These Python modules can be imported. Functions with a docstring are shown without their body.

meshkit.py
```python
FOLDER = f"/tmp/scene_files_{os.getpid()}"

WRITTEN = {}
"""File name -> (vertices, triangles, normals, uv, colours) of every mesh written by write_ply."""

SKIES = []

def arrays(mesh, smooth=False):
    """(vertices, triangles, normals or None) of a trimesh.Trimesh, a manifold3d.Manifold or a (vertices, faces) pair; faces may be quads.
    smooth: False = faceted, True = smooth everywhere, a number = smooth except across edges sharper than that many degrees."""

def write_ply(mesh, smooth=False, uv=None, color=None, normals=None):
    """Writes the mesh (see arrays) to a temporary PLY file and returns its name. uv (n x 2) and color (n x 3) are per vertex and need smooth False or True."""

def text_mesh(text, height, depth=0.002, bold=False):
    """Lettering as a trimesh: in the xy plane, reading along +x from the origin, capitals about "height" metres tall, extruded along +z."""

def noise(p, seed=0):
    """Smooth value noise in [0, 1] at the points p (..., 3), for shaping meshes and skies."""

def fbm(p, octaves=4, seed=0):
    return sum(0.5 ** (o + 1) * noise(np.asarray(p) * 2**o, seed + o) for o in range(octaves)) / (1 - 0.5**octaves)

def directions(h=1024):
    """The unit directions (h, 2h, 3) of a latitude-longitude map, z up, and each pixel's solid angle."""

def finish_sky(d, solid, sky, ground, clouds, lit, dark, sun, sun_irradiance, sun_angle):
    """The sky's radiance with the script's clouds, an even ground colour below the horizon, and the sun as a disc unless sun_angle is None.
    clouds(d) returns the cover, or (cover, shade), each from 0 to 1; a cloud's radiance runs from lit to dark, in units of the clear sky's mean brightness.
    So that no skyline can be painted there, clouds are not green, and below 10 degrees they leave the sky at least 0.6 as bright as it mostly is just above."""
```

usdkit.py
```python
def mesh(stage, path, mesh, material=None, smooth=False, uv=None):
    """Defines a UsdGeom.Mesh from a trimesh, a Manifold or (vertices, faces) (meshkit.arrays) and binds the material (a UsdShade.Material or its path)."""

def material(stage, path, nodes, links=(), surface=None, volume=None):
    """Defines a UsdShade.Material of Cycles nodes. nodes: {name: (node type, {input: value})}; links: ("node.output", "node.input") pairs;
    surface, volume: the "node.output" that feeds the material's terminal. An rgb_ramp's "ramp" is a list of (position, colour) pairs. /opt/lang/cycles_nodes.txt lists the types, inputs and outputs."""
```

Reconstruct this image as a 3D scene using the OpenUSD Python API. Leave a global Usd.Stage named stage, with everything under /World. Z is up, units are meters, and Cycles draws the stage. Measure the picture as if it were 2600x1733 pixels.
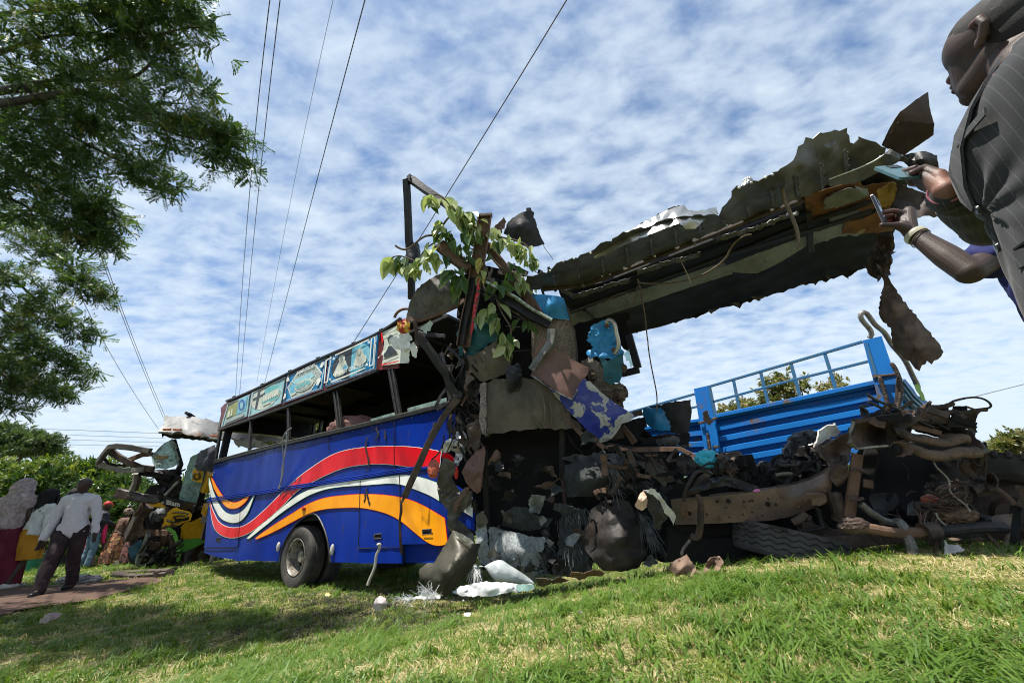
import math, random, numpy as np, trimesh, shapely, usdkit, meshkit
from shapely.geometry import Polygon, LineString
from scipy.spatial import Delaunay
from scipy.interpolate import RBFInterpolator
import manifold3d as m3
from pxr import Usd, UsdGeom, UsdLux, UsdShade, Gf, Sdf, Vt
stage = Usd.Stage.CreateInMemory()
UsdGeom.SetStageUpAxis(stage, 'Z'); UsdGeom.SetStageMetersPerUnit(stage, 1.0)
UsdGeom.Xform.Define(stage, '/World'); stage.SetDefaultPrim(stage.GetPrimAtPath('/World'))
UsdGeom.Scope.Define(stage, '/World/Looks')
# ---------------------------------------------------------------- camera
FPX = 977.0; PITCH = math.radians(23.3); ROLL = math.radians(3.8); EYE = np.array([0, 0, .5])
fw = np.array([0, math.cos(PITCH), math.sin(PITCH)]); _u = np.array([0, -math.sin(PITCH), math.cos(PITCH)]); _r = np.array([1., 0, 0])
UP = math.cos(ROLL)*_u + math.sin(ROLL)*_r; RT = math.cos(ROLL)*_r - math.sin(ROLL)*_u
cam = UsdGeom.Camera.Define(stage, '/World/camera')
cam.CreateHorizontalApertureAttr(36.0); cam.CreateVerticalApertureAttr(36.0*682/1024); cam.CreateFocalLengthAttr(36.0*FPX/2600)
cam.CreateClippingRangeAttr(Gf.Vec2f(.02, 5000))
cam.AddTransformOp().Set(Gf.Matrix4d(*RT, 0, *UP, 0, *(-fw), 0, *EYE, 1))
cam.CreateExposureAttr(0.9)
# ---------------------------------------------------------------- sky and sun
SUN = np.array([-.28, -.17, 1.]); SUN /= np.linalg.norm(SUN)
EL = math.asin(SUN[2]); AZ = math.atan2(SUN[0], SUN[1])
sky = UsdLux.DomeLight.Define(stage, '/World/sky'); sky.CreateIntensityAttr(1.0)
skymat = usdkit.material(stage, '/World/Looks/sky_air', {
    'tc': ('texture_coordinate', {}), 'sep': ('separate_xyz', {}),
    'zz': ('math', {'math_type': 'maximum', 'value2': 0.0}), 'zb': ('math', {'math_type': 'add', 'value2': .14}),
    'dx': ('math', {'math_type': 'divide'}), 'dy': ('math', {'math_type': 'divide'}), 'cv': ('combine_xyz', {}),
    'rot': ('mapping', {'rotation': (0, 0, .55), 'scale': (1.0, 1.55, 1.0)}),
    'n1': ('noise_texture', {'scale': 7.2, 'detail': 5.0, 'roughness': .54, 'distortion': .25}),
    'n2': ('noise_texture', {'scale': 1.1, 'detail': 3.0, 'roughness': .5}),
    'n3': ('noise_texture', {'scale': 12.5, 'detail': 3.0, 'roughness': .55}),
    'a1': ('math', {'math_type': 'multiply_add', 'value2': .40, 'value3': -.05}),
    'a2': ('math', {'math_type': 'multiply_add', 'value2': .78}),
    'a3': ('math', {'math_type': 'multiply_add', 'value2': .30}),
    'hz': ('rgb_ramp', {'ramp': [(0, (.40,)*3), (.10, (.28,)*3), (.28, (.11,)*3), (.55, (0.01,)*3), (1, (0.0,)*3)]}),
    'ah': ('math', {'math_type': 'add'}),
    'cov': ('rgb_ramp', {'ramp': [(0, (.05,)*3), (.48, (.13,)*3), (.60, (.36,)*3), (.72, (.62,)*3), (.88, (.86,)*3), (1, (.97,)*3)]}),
    'sky': ('sky_texture', {'sky_type': 'single_scattering', 'sun_disc': False, 'sun_elevation': EL, 'sun_rotation': AZ, 'altitude': 1100.0, 'air_density': 1.0, 'aerosol_density': .7, 'ozone_density': 2.2}),
    'tint': ('mix', {'mix_type': 'multiply', 'fac': 1.0, 'color2': (.62, .92, 1.12)}),
    'cl': ('mix', {'mix_type': 'mix', 'color2': (4.9, 5.65, 6.35)}),
    'bg': ('background_shader', {'strength': .088})},
    [('tc.generated', 'sep.vector'), ('sep.z', 'zz.value1'), ('zz.value', 'zb.value1'), ('sep.x', 'dx.value1'), ('zb.value', 'dx.value2'),
     ('sep.y', 'dy.value1'), ('zb.value', 'dy.value2'), ('dx.value', 'cv.x'), ('dy.value', 'cv.y'), ('cv.vector', 'rot.vector'),
     ('rot.vector', 'n1.vector'), ('rot.vector', 'n3.vector'), ('cv.vector', 'n2.vector'),
     ('n2.fac', 'a1.value1'), ('n1.fac', 'a2.value1'), ('a1.value', 'a2.value3'), ('n3.fac', 'a3.value1'), ('a2.value', 'a3.value3'),
     ('zz.value', 'hz.fac'), ('a3.value', 'ah.value1'), ('hz.color', 'ah.value2'), ('ah.value', 'cov.fac'),
     ('sky.color', 'tint.color1'), ('tint.color', 'cl.color1'), ('cov.color', 'cl.fac'), ('cl.color', 'bg.color')], surface='bg.background')
UsdShade.MaterialBindingAPI.Apply(sky.GetPrim()).Bind(skymat)
sky.GetPrim().SetCustomDataByKey('kind', 'structure')
sun = UsdLux.DistantLight.Define(stage, '/World/sun'); sun.CreateNormalizeAttr(True); sun.CreateIntensityAttr(1.25); sun.CreateAngleAttr(.5); sun.CreateColorAttr(Gf.Vec3f(1, .95, .87))
_z = SUN; _x = np.cross([0, 1, 0], _z); _x /= np.linalg.norm(_x); _y = np.cross(_z, _x)
sun.AddTransformOp().Set(Gf.Matrix4d(*_x, 0, *_y, 0, *_z, 0, 0, 0, 30, 1))
# ---------------------------------------------------------------- finding points: the photo pixel and a distance give a point in the world
def ray(x, y): return ((np.asarray(x, float)-1300)[..., None]*RT - (np.asarray(y, float)-866.5)[..., None]*UP)/FPX + fw
def at(x, y, d): return EYE + ray(x, y)*np.asarray(d, float)[..., None]
def proj(P):
    q = np.asarray(P, float)-EYE; z = q@fw
    return 1300+FPX*(q@RT)/z, 866.5-FPX*(q@UP)/z, z
def onp(x, y, P, n):
    d = ray(x, y); return EYE + d*(((P-EYE)@n)/(d@n))[..., None]
def depth_on(x, y, P, n): return ((P-EYE)@n)/(ray(x, y)@n)
B0 = at(775, 1497, 5.8); BD = np.array([-.8264, .5630, 0]); BD /= np.linalg.norm(BD); BN = np.cross(BD, [0, 0, 1])   # bus: wheel contact, rearward, away from the camera
BZ = B0[2]
def bp(x, y, off=0.): return onp(x, y, B0+BN*off, BN)
def bw(u, n, z): return B0 + BD*u + BN*n + np.array([0, 0, z])
def hd(x, y, h): return (BZ+np.asarray(h)-.5)/ray(x, y)[..., 2]
def smooth01(t): t = np.clip(t, 0, 1); return t*t*(3-2*t)
def ground(x, y):
    x = np.asarray(x, float); y = np.asarray(y, float)
    return -.45*smooth01((y-.75*x-1.4)/4.2) + .16*smooth01((-x-5.2)/2.2) + .05*smooth01((x-.5)/3)*smooth01((5-y)/3)
CROP = dict(A=(0, 1000, .4676), B=(500, 780, .47832), C=(950, 420, .44643), D=(950, 950, .38259), E=(1350, 200, .44643), F=(1600, 750, .44643), G=(2200, 0, .5420),
            H=(540, 780, .22321), I=(0, 0, .70140), J=(240, 1030, .28692), K=(0, 1170, .23602), L=(500, 1350, .34), M=(1700, 1350, .38249), N=(2150, 1000, .28699),
            O=(1600, 1050, .28698), P=(1800, 200, .26782), Q=(2200, 380, .20408), S=(1000, 1050, .28694), T=(1400, 650, .22315), V=(1500, 930, .2551), X=(0, 0, 1.0))
def px(c, s):
    """'x,y[,d] ...' measured in one enlargement -> rows of photo pixels (and distance)"""
    a = np.array([[float(v) for v in t.split(',')] for t in s.split()]); o = CROP[c]
    a[:, 0] = o[0]+a[:, 0]*o[2]; a[:, 1] = o[1]+a[:, 1]*o[2]
    return a
def pts(c, s, d=None):
    a = px(c, s)
    return at(a[:, 0], a[:, 1], a[:, 2] if d is None else np.full(len(a), d))
# ---------------------------------------------------------------- naming and objects
_used = {}
def fresh(parent, name):
    k = _used.get((parent, name), 0); _used[(parent, name)] = k+1
    return f'{parent}/{name}' + (f'_{k:03d}' if k else '')
def tag(p, label=None, cat=None, group=None, kind=None):
    p = p.GetPrim() if hasattr(p, 'GetPrim') else p
    for k, v in (('label', label), ('category', cat), ('group', group), ('kind', kind)):
        if v: p.SetCustomDataByKey(k, v)
    return p
ORG = {}
def thing(name, label, cat, origin, group=None, parent='/World'):
    path = fresh(parent, name); x = UsdGeom.Xform.Define(stage, path); o = np.asarray(origin, float)
    x.AddTranslateOp().Set(Gf.Vec3d(*map(float, o))); ORG[path] = o
    tag(x, label, cat, group); return path
def vf(m):
    if hasattr(m, 'to_mesh'): q = m.to_mesh(); return np.array(q.vert_properties[:, :3], float), np.array(q.tri_verts, int)
    if hasattr(m, 'vertices'): return np.array(m.vertices, float), np.array(m.faces, int)
    v, f = np.asarray(m[0], float), np.asarray(m[1], int)
    return (v, f) if f.shape[1] == 3 else (v, np.vstack([f[:, [0, 1, 2]], f[:, [0, 2, 3]]]))
def join(ms):
    V, F, n = [], [], 0
    for m in ms:
        v, f = vf(m); V.append(v); F.append(f+n); n += len(v)
    return np.vstack(V), np.vstack(F)
def sub(parent, name, label=None):
    path = fresh(parent, name); x = UsdGeom.Xform.Define(stage, path); ORG[path] = ORG[parent]; tag(x, label); return path
def part(parent, name, m, mat, label=None, smooth=30, kind=None):
    """a mesh of a thing (or of a part: then its holder's origin counts)"""
    v, f = vf(m); o = ORG[parent]; path = fresh(parent, name)
    usdkit.mesh(stage, path, trimesh.Trimesh(v-o, f, process=False), mat, smooth=smooth); ORG[path] = o
    if label or kind: tag(stage.GetPrimAtPath(path), label=label, kind=kind)
    return path
def single(name, m, mat, label, cat, group=None, smooth=30, kind=None):
    v, f = vf(m); o = np.array([*v.mean(0)[:2], v[:, 2].min()]); path = fresh('/World', name)
    g = usdkit.mesh(stage, path, trimesh.Trimesh(v-o, f, process=False), mat, smooth=smooth)
    g.AddTranslateOp().Set(Gf.Vec3d(*map(float, o))); ORG[path] = o
    tag(g, label, cat, group, kind); return path
def copy(src, name, label, cat, M4, group=None):
    path = fresh('/World', name); x = UsdGeom.Xform.Define(stage, path)
    x.AddTransformOp().Set(Gf.Matrix4d(*[float(v) for v in np.asarray(M4).T.ravel()]))
    x.GetPrim().GetReferences().AddInternalReference(src); x.GetPrim().SetInstanceable(True)
    tag(x, label, cat, group); return path
# ---------------------------------------------------------------- shapes
rng = np.random.default_rng(7)
def fbm(p, o=3, s=0): return meshkit.fbm(np.asarray(p, float)+1000.0, o, s)
def ridged(p, o=2, s=0): return 1-np.abs(2*fbm(p, o, s)-1)*1.6
def thicken(V, F, t):
    n = np.zeros_like(V); fn = np.cross(V[F[:, 1]]-V[F[:, 0]], V[F[:, 2]]-V[F[:, 0]])
    for k in range(3): np.add.at(n, F[:, k], fn)
    n /= np.linalg.norm(n, axis=1, keepdims=True)+1e-12
    N = len(V); W = np.vstack([V, V-n*t])
    e = np.vstack([F[:, [0, 1]], F[:, [1, 2]], F[:, [2, 0]]]); key = np.sort(e, 1)
    _, inv, cnt = np.unique(key, axis=0, return_inverse=True, return_counts=True); b = e[cnt[inv.ravel()] == 1]
    sk = np.vstack([np.stack([b[:, 1], b[:, 0], b[:, 0]+N], 1), np.stack([b[:, 1], b[:, 0]+N, b[:, 1]+N], 1)])
    return W, np.vstack([F, F[:, ::-1]+N, sk])
def fill(poly, res, rag=0., seed=0):
    """triangulates a shapely polygon with points every res units; rag: ragged rim"""
    g = np.random.default_rng(seed); rings = []
    for r in [poly.exterior, *poly.interiors]:
        c = np.array(r.coords)[:-1]; out = []
        for a, b in zip(c, np.roll(c, -1, 0)):
            n = max(1, int(np.linalg.norm(b-a)/res)); out.append(a+(b-a)*np.arange(n)[:, None]/n)
        out = np.vstack(out)
        if rag: out = out + g.normal(0, rag, out.shape)
        rings.append(out)
    P = Polygon(rings[0], rings[1:])
    if not P.is_valid:
        P = P.buffer(0)
        if P.geom_type != 'Polygon': P = max(P.geoms, key=lambda q: q.area)
        rings = [np.array(r.coords)[:-1] for r in [P.exterior, *P.interiors]]
    x0, y0, x1, y1 = P.bounds
    gx, gy = np.meshgrid(np.arange(x0, x1, res), np.arange(y0, y1, res)); q = np.stack([gx.ravel(), gy.ravel()], 1)
    q = q + g.uniform(-.3, .3, q.shape)*res
    inn = P.buffer(-res*.45)
    q = q[shapely.contains_xy(inn, q[:, 0], q[:, 1])] if not inn.is_empty else q[:0]
    A = np.unique(np.round(np.vstack(rings+[q]), 4), axis=0)
    T = Delaunay(A).simplices; c = A[T].mean(1); T = T[shapely.contains_xy(P, c[:, 0], c[:, 1])]
    ar = np.cross(A[T[:, 1]]-A[T[:, 0]], A[T[:, 2]]-A[T[:, 0]]); T = T[np.abs(ar) > 1e-6]; ar = ar[np.abs(ar) > 1e-6]
    T[ar < 0] = T[ar < 0][:, ::-1]
    return A, T[:, ::-1]     # photo y runs down: turned to face the camera
def facets(A, size, seed):
    """random flat facets with sharp creases between them, -.5 to .5, over the plane points A"""
    from scipy.interpolate import LinearNDInterpolator
    g = np.random.default_rng(seed); lo, hi = A.min(0)-size*2, A.max(0)+size*2; n = max(8, int(np.prod(hi-lo)/size**2)); q = g.uniform(lo, hi, (min(n, 4000), 2)); c = np.array([[lo[0], lo[1]], [lo[0], hi[1]], [hi[0], lo[1]], [hi[0], hi[1]]])
    return LinearNDInterpolator(np.vstack([q, c]), np.r_[g.uniform(-.5, .5, len(q)), 0, 0, 0, 0], fill_value=0.)(A)
def sheet(rim, mid=None, res=.05, cr=.02, fq=6., thick=.005, rag=.25, seed=1, o=3, ridge=True, soft=False):
    if not soft: res = res*.72
    """a bent, creased sheet: rim and inner points are rows of photo x, y, distance"""
    K = rim if mid is None else np.vstack([rim, mid]); d0 = K[:, 2].mean(); r = res*FPX/d0
    A, T = fill(Polygon(rim[:, :2]), r, rag*r, seed)
    K = K[np.unique(np.round(K[:, :2]), axis=0, return_index=True)[1]]
    d = RBFInterpolator(K[:, :2]/100, K[:, 2], kernel='linear', smoothing=1e-3)(A/100)
    if cr:
        W = at(A[:, 0], A[:, 1], d)
        n = ridged(W*fq, o, seed) if ridge else fbm(W*fq, o, seed)
        if soft: d = d - cr*(n-.4) - cr*.8*(fbm(W*fq*.4, 2, seed+9)-.5)
        else: d = d - cr*(1.3*facets(A, .8*FPX/d0/fq, seed+20)+.75*facets(A, .33*FPX/d0/fq, seed+21)+.3*(n-.4))
    V = at(A[:, 0], A[:, 1], d)
    return thicken(V, T, thick)
def sh(c, rim, mid=None, **k): return sheet(px(c, rim), None if mid is None else px(c, mid), **k)
def tube(P, r, n=8, cap=True, squash=None):
    """round bar along points; r one radius or one per point"""
    P = np.asarray(P, float); t = np.gradient(P, axis=0); t /= np.linalg.norm(t, axis=1, keepdims=True)+1e-12
    a = np.cross(t[0], [0, 0, 1.] if abs(t[0][2]) < .9 else [1., 0, 0]); a /= np.linalg.norm(a); As = []
    for k in t:
        a = a-k*(a@k); a /= np.linalg.norm(a)+1e-12; As.append(a)
    As = np.array(As); Bs = np.cross(t, As); ang = np.arange(n)*2*np.pi/n
    R = np.broadcast_to(r, (len(P),))[:, None, None]
    V = (P[:, None]+R*(np.cos(ang)[None, :, None]*As[:, None]+np.sin(ang)[None, :, None]*Bs[:, None])).reshape(-1, 3)
    i, j = np.meshgrid(np.arange(len(P)-1), np.arange(n), indexing='ij'); i = i.ravel(); j = j.ravel(); k = (j+1) % n
    F = np.vstack([np.stack([i*n+j, i*n+k, (i+1)*n+k], 1), np.stack([i*n+j, (i+1)*n+k, (i+1)*n+j], 1)])
    if cap:
        m = len(V); V = np.vstack([V, P[:1], P[-1:]]); jj = np.arange(n); kk = (jj+1) % n; L = (len(P)-1)*n
        F = np.vstack([F, np.stack([np.full(n, m), kk, jj], 1), np.stack([np.full(n, m+1), L+jj, L+kk], 1)])
    return V, F
def spline(P, k=6):
    """smooth curve through the rows of P"""
    P = np.asarray(P, float)
    if len(P) < 3: return P[0]+(P[-1]-P[0])*np.linspace(0, 1, k+1)[:, None]
    from scipy.interpolate import CubicSpline
    s = np.r_[0, np.cumsum(np.linalg.norm(np.diff(P[:, :3], axis=0), axis=1)+1e-6)]
    return CubicSpline(s, P)(np.linspace(0, s[-1], k*(len(P)-1)+1))
def wire(P, r, k=6, n=6): return tube(spline(P, k), r, n)
def bar(P, w, h, side=None, hollow=0., rough=0., seed=0):
    """box-section bar along points; side: the direction of its width"""
    P = np.asarray(P, float)
    if rough and len(P) == 2: P = P[0]+(P[1]-P[0])*np.linspace(0, 1, 7)[:, None]
    t = np.gradient(P, axis=0); t /= np.linalg.norm(t, axis=1, keepdims=True)+1e-12
    s0 = np.array(side if side is not None else ([0, 0, 1.] if abs(t[0][2]) < .8 else BD), float)
    a = s0[None]-t*(t@s0)[:, None]; a /= np.linalg.norm(a, axis=1, keepdims=True)+1e-12; b = np.cross(t, a); c = min(w, h)*.12
    prof = np.array([(-w/2+c, -h/2), (w/2-c, -h/2), (w/2, -h/2+c), (w/2, h/2-c), (w/2-c, h/2), (-w/2+c, h/2), (-w/2, h/2-c), (-w/2, -h/2+c)])
    g = np.random.default_rng(seed+3); n = len(prof); V = []
    for i in range(len(P)):
        q = prof*(1+g.normal(0, rough, (1, 2))) + g.normal(0, rough*min(w, h), 2)
        V.append(P[i]+q[:, :1]*a[i]+q[:, 1:]*b[i])
    V = np.vstack(V); i, j = np.meshgrid(np.arange(len(P)-1), np.arange(n), indexing='ij'); i = i.ravel(); j = j.ravel(); k = (j+1) % n
    F = np.vstack([np.stack([i*n+j, i*n+k, (i+1)*n+k], 1), np.stack([i*n+j, (i+1)*n+k, (i+1)*n+j], 1)])
    L = (len(P)-1)*n; cap = np.array([(0, q+1, q) for q in range(1, n-1)])
    return V, np.vstack([F, cap, cap[:, ::-1]+L])
def channel(P, w, h, t=.008, side=None):
    """C-section bar: web of height w, flanges of depth h"""
    P = np.asarray(P, float); s0 = np.array(side if side is not None else [0, 0, 1.], float)
    tt = np.gradient(P, axis=0); tt /= np.linalg.norm(tt, axis=1, keepdims=True)
    a = s0[None]-tt*(tt@s0)[:, None]; a /= np.linalg.norm(a, axis=1, keepdims=True); b = np.cross(tt, a)
    pr = np.array([(-w/2, 0), (-w/2, h), (-w/2+t, h), (-w/2+t, t), (w/2-t, t), (w/2-t, h), (w/2, h), (w/2, 0)])
    n = len(pr); V = np.vstack([P[i]+pr[:, :1]*a[i]+pr[:, 1:]*b[i] for i in range(len(P))])
    i, j = np.meshgrid(np.arange(len(P)-1), np.arange(n), indexing='ij'); i = i.ravel(); j = j.ravel(); k = (j+1) % n
    F = np.vstack([np.stack([i*n+j, i*n+k, (i+1)*n+k], 1), np.stack([i*n+j, (i+1)*n+k, (i+1)*n+j], 1)])
    L = (len(P)-1)*n; cap = np.array([(0, 1, 2), (0, 2, 3), (0, 3, 4), (0, 4, 7), (4, 5, 6), (4, 6, 7)])
    return V, np.vstack([F, cap[:, ::-1], cap+L])
def ball(c, r, k=2, sc=(1, 1, 1)):
    m = trimesh.creation.icosphere(k, 1.); return np.array(m.vertices)*np.array(sc)*r+np.asarray(c), np.array(m.faces)
def frame_to(d, up=(0, 0, 1)):
    z = np.asarray(d, float)/np.linalg.norm(d); x = np.cross(up, z)
    if np.linalg.norm(x) < 1e-4: x = np.cross([1, 0, 0], z)
    x /= np.linalg.norm(x); return np.stack([x, np.cross(z, x), z], 1)
def revolve(prof, c, axis, n=40):
    """rows (radius, along) turned about an axis"""
    prof = np.asarray(prof, float); R = frame_to(axis); ang = np.arange(n)*2*np.pi/n; k = len(prof)
    V = np.stack([np.cos(ang)[:, None]*prof[:, 0], np.sin(ang)[:, None]*prof[:, 0], np.broadcast_to(prof[:, 1], (n, k))], -1).reshape(-1, 3)
    i, j = np.meshgrid(np.arange(n), np.arange(k-1), indexing='ij'); i = i.ravel(); j = j.ravel(); i2 = (i+1) % n
    F = np.vstack([np.stack([i*k+j, i2*k+j, i2*k+j+1], 1), np.stack([i*k+j, i2*k+j+1, i*k+j+1], 1)])
    return V@R.T+np.asarray(c), F
def lump(c, r, seed=0, k=3, amp=.35, fq=2.2, sc=(1, 1, 1)):
    v, f = ball((0, 0, 0), 1., k); n = ridged(v*fq+seed*7.3, 3, seed)
    v = v*(1+amp*(n[:, None]-.55))
    return v*np.array(sc)*r+np.asarray(c), f
def box(c, e, R=None, ch=.0):
    h = np.asarray(e, float)/2
    if ch:
        p = np.array([(sx*(h[0]-(a != 0)*ch), sy*(h[1]-(a != 1)*ch), sz*(h[2]-(a != 2)*ch)) for a in range(3) for sx in (-1, 1) for sy in (-1, 1) for sz in (-1, 1)])
        m = trimesh.convex.convex_hull(p); v, f = np.array(m.vertices), np.array(m.faces)
    else:
        m = trimesh.creation.box(e); v, f = np.array(m.vertices), np.array(m.faces)
    return (v if R is None else v@np.asarray(R).T)+np.asarray(c), f
RB = np.stack([BD, BN, [0, 0, 1.]], 1)      # the bus's own axes
# ---------------------------------------------------------------- materials
def mat(name, nodes, links, surface): return usdkit.material(stage, '/World/Looks/'+name, nodes, links, surface=surface)
def M(name, c1, c2=None, rough=.6, metal=0., sc=5., lo=.4, hi=.62, bump=0., bsc=None, c3=None, sc3=18., lo3=.6, hi3=.68, rv=.12, spec=.32, coat=0., sheen=0., detail=6., stretch=None, isl=0., bdist=.01):
    """procedural look: colour c1 blended to c2 by noise, spots of c3, relief"""
    c2 = c2 or tuple(v*.7 for v in c1)
    n = {'g': ('geometry', {}), 'n': ('noise_texture', {'scale': sc, 'detail': detail, 'roughness': .62}),
         'r': ('rgb_ramp', {'ramp': [(0, c1), (lo, c1), (hi, c2), (1, c2)]}),
         'rr': ('map_range', {'from_min': .3, 'from_max': .7, 'to_min': max(rough-rv, .03), 'to_max': min(rough+rv, 1.)}),
         'p': ('principled_bsdf', {'metallic': metal, 'specular_ior_level': spec, 'coat_weight': coat, 'coat_roughness': .15, 'sheen_weight': sheen})}
    src = 'g.position'; l = []
    if stretch: n['m'] = ('mapping', {'scale': stretch}); l.append(('g.position', 'm.vector')); src = 'm.vector'
    l += [(src, 'n.vector'), ('n.fac', 'r.fac'), ('n.fac', 'rr.value'), ('rr.result', 'p.roughness')]
    col = 'r.color'
    if c3 is not None:
        n['n3'] = ('noise_texture', {'scale': sc3, 'detail': 7., 'roughness': .65}); n['r3'] = ('rgb_ramp', {'ramp': [(0, (0,)*3), (lo3, (0,)*3), (hi3, (1,)*3), (1, (1,)*3)]})
        n['x3'] = ('mix', {'color2': c3}); l += [(src, 'n3.vector'), ('n3.fac', 'r3.fac'), ('r3.color', 'x3.fac'), (col, 'x3.color1')]; col = 'x3.color'
    if isl:
        n['iv'] = ('map_range', {'from_min': 0., 'from_max': 1., 'to_min': 1-isl, 'to_max': 1+isl}); n['ih'] = ('hsv', {})
        l += [('g.random_per_island', 'iv.value'), ('iv.result', 'ih.value'), (col, 'ih.color')]; col = 'ih.color'
    l.append((col, 'p.base_color'))
    if bump:
        n['bn'] = ('noise_texture', {'scale': bsc or sc*4, 'detail': 5., 'roughness': .6}); n['b'] = ('bump', {'strength': bump, 'distance': bdist})
        l += [(src, 'bn.vector'), ('bn.fac', 'b.height'), ('b.normal', 'p.normal')]
    return mat(name, n, l, 'p.BSDF')
def leafmat(name, a, b, trans=.35, rough=.45, hue=.03):
    """leaf: two greens by leaf, some light passes"""
    return mat(name, {'g': ('geometry', {}), 'oi': ('object_info', {}), 'ad': ('math', {'math_type': 'add'}), 'fr': ('math', {'math_type': 'fraction'}), 'r': ('rgb_ramp', {'ramp': [(0, a), (1, b)]}),
        'p': ('principled_bsdf', {'roughness': rough, 'specular_ior_level': .4}), 't': ('translucent_bsdf', {}), 'br': ('mix', {'mix_type': 'multiply', 'fac': 1., 'color2': (1.5, 1.6, .7)}), 'x': ('mix_closure', {'fac': trans})},
        [('g.random_per_island', 'ad.value1'), ('oi.random', 'ad.value2'), ('ad.value', 'fr.value1'), ('fr.value', 'r.fac'), ('r.color', 'p.base_color'), ('r.color', 'br.color1'), ('br.color', 't.color'), ('p.BSDF', 'x.closure1'), ('t.BSDF', 'x.closure2')], 'x.closure')
def panemat(name, tint, cracked=0., cloud=.25):
    n = {'g': ('geometry', {}), 'tr': ('transparent_bsdf', {'color': tint}), 'gl': ('glossy_bsdf', {'color': (.9, .95, .95), 'roughness': .06}), 'fr': ('fresnel', {'IOR': 1.6}), 'x': ('mix_closure', {}),
         'v': ('voronoi_texture', {'scale': 9., 'feature': 'distance_to_edge'}), 'vr': ('rgb_ramp', {'ramp': [(0, (1,)*3), (.05, (.15,)*3), (.1, (0,)*3), (1, (0,)*3)]}), 'n': ('noise_texture', {'scale': 7., 'detail': 6.}),
         'ml': ('math', {'math_type': 'multiply_add', 'value2': cracked, 'value3': 0.}), 'nn': ('math', {'math_type': 'multiply_add', 'value2': cloud}), 'df': ('diffuse_bsdf', {'color': tuple(min(1, t*.75) for t in tint)}), 'y': ('mix_closure', {})}
    return mat(name, n, [('fr.fac', 'x.fac'), ('tr.BSDF', 'x.closure1'), ('gl.BSDF', 'x.closure2'), ('g.position', 'v.vector'), ('g.position', 'n.vector'), ('v.distance', 'vr.fac'), ('vr.color', 'ml.value1'), ('ml.value', 'nn.value3'), ('n.fac', 'nn.value1'),
        ('nn.value', 'y.fac'), ('x.closure', 'y.closure1'), ('df.BSDF', 'y.closure2')], 'y.closure')
blue_paint = M('blue_paint', (.004, .026, .24), (.003, .018, .17), rough=.26, sc=1.6, c3=(.035, .04, .06), sc3=8., lo3=.60, hi3=.74, spec=.10, bump=.05, bsc=3., bdist=.02, stretch=(1, 1, .35))
red_paint = M('red_paint', (.66, .002, .008), (.5, .002, .008), rough=.25, spec=.2, sc=3., c3=(.12, .01, .01), sc3=9, lo3=.66, hi3=.74, stretch=(1, 1, .35))
white_paint = M('white_paint', (.78, .79, .74), (.62, .63, .58), rough=.3, sc=3., c3=(.35, .34, .3), sc3=10, lo3=.64, hi3=.74)
orange_paint = M('orange_paint', (.86, .33, .004), (.76, .26, .004), rough=.28, spec=.2, sc=3., c3=(.38, .15, .02), sc3=10, lo3=.65, hi3=.75, stretch=(1, 1, .4))
green_paint = M('green_paint', (.02, .16, .05), rough=.4)
black_metal = M('black_metal', (.009, .009, .010), (.020, .018, .016), rough=.5, sc=9., c3=(.05, .034, .024), sc3=14, lo3=.60, hi3=.7, bump=.25, bsc=30)
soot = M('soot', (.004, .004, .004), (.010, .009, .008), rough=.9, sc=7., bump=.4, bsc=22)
dark_plastic = M('dark_plastic', (.010, .010, .011), (.024, .023, .021), rough=.36, sc=6., bump=.3, bsc=20)
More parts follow.
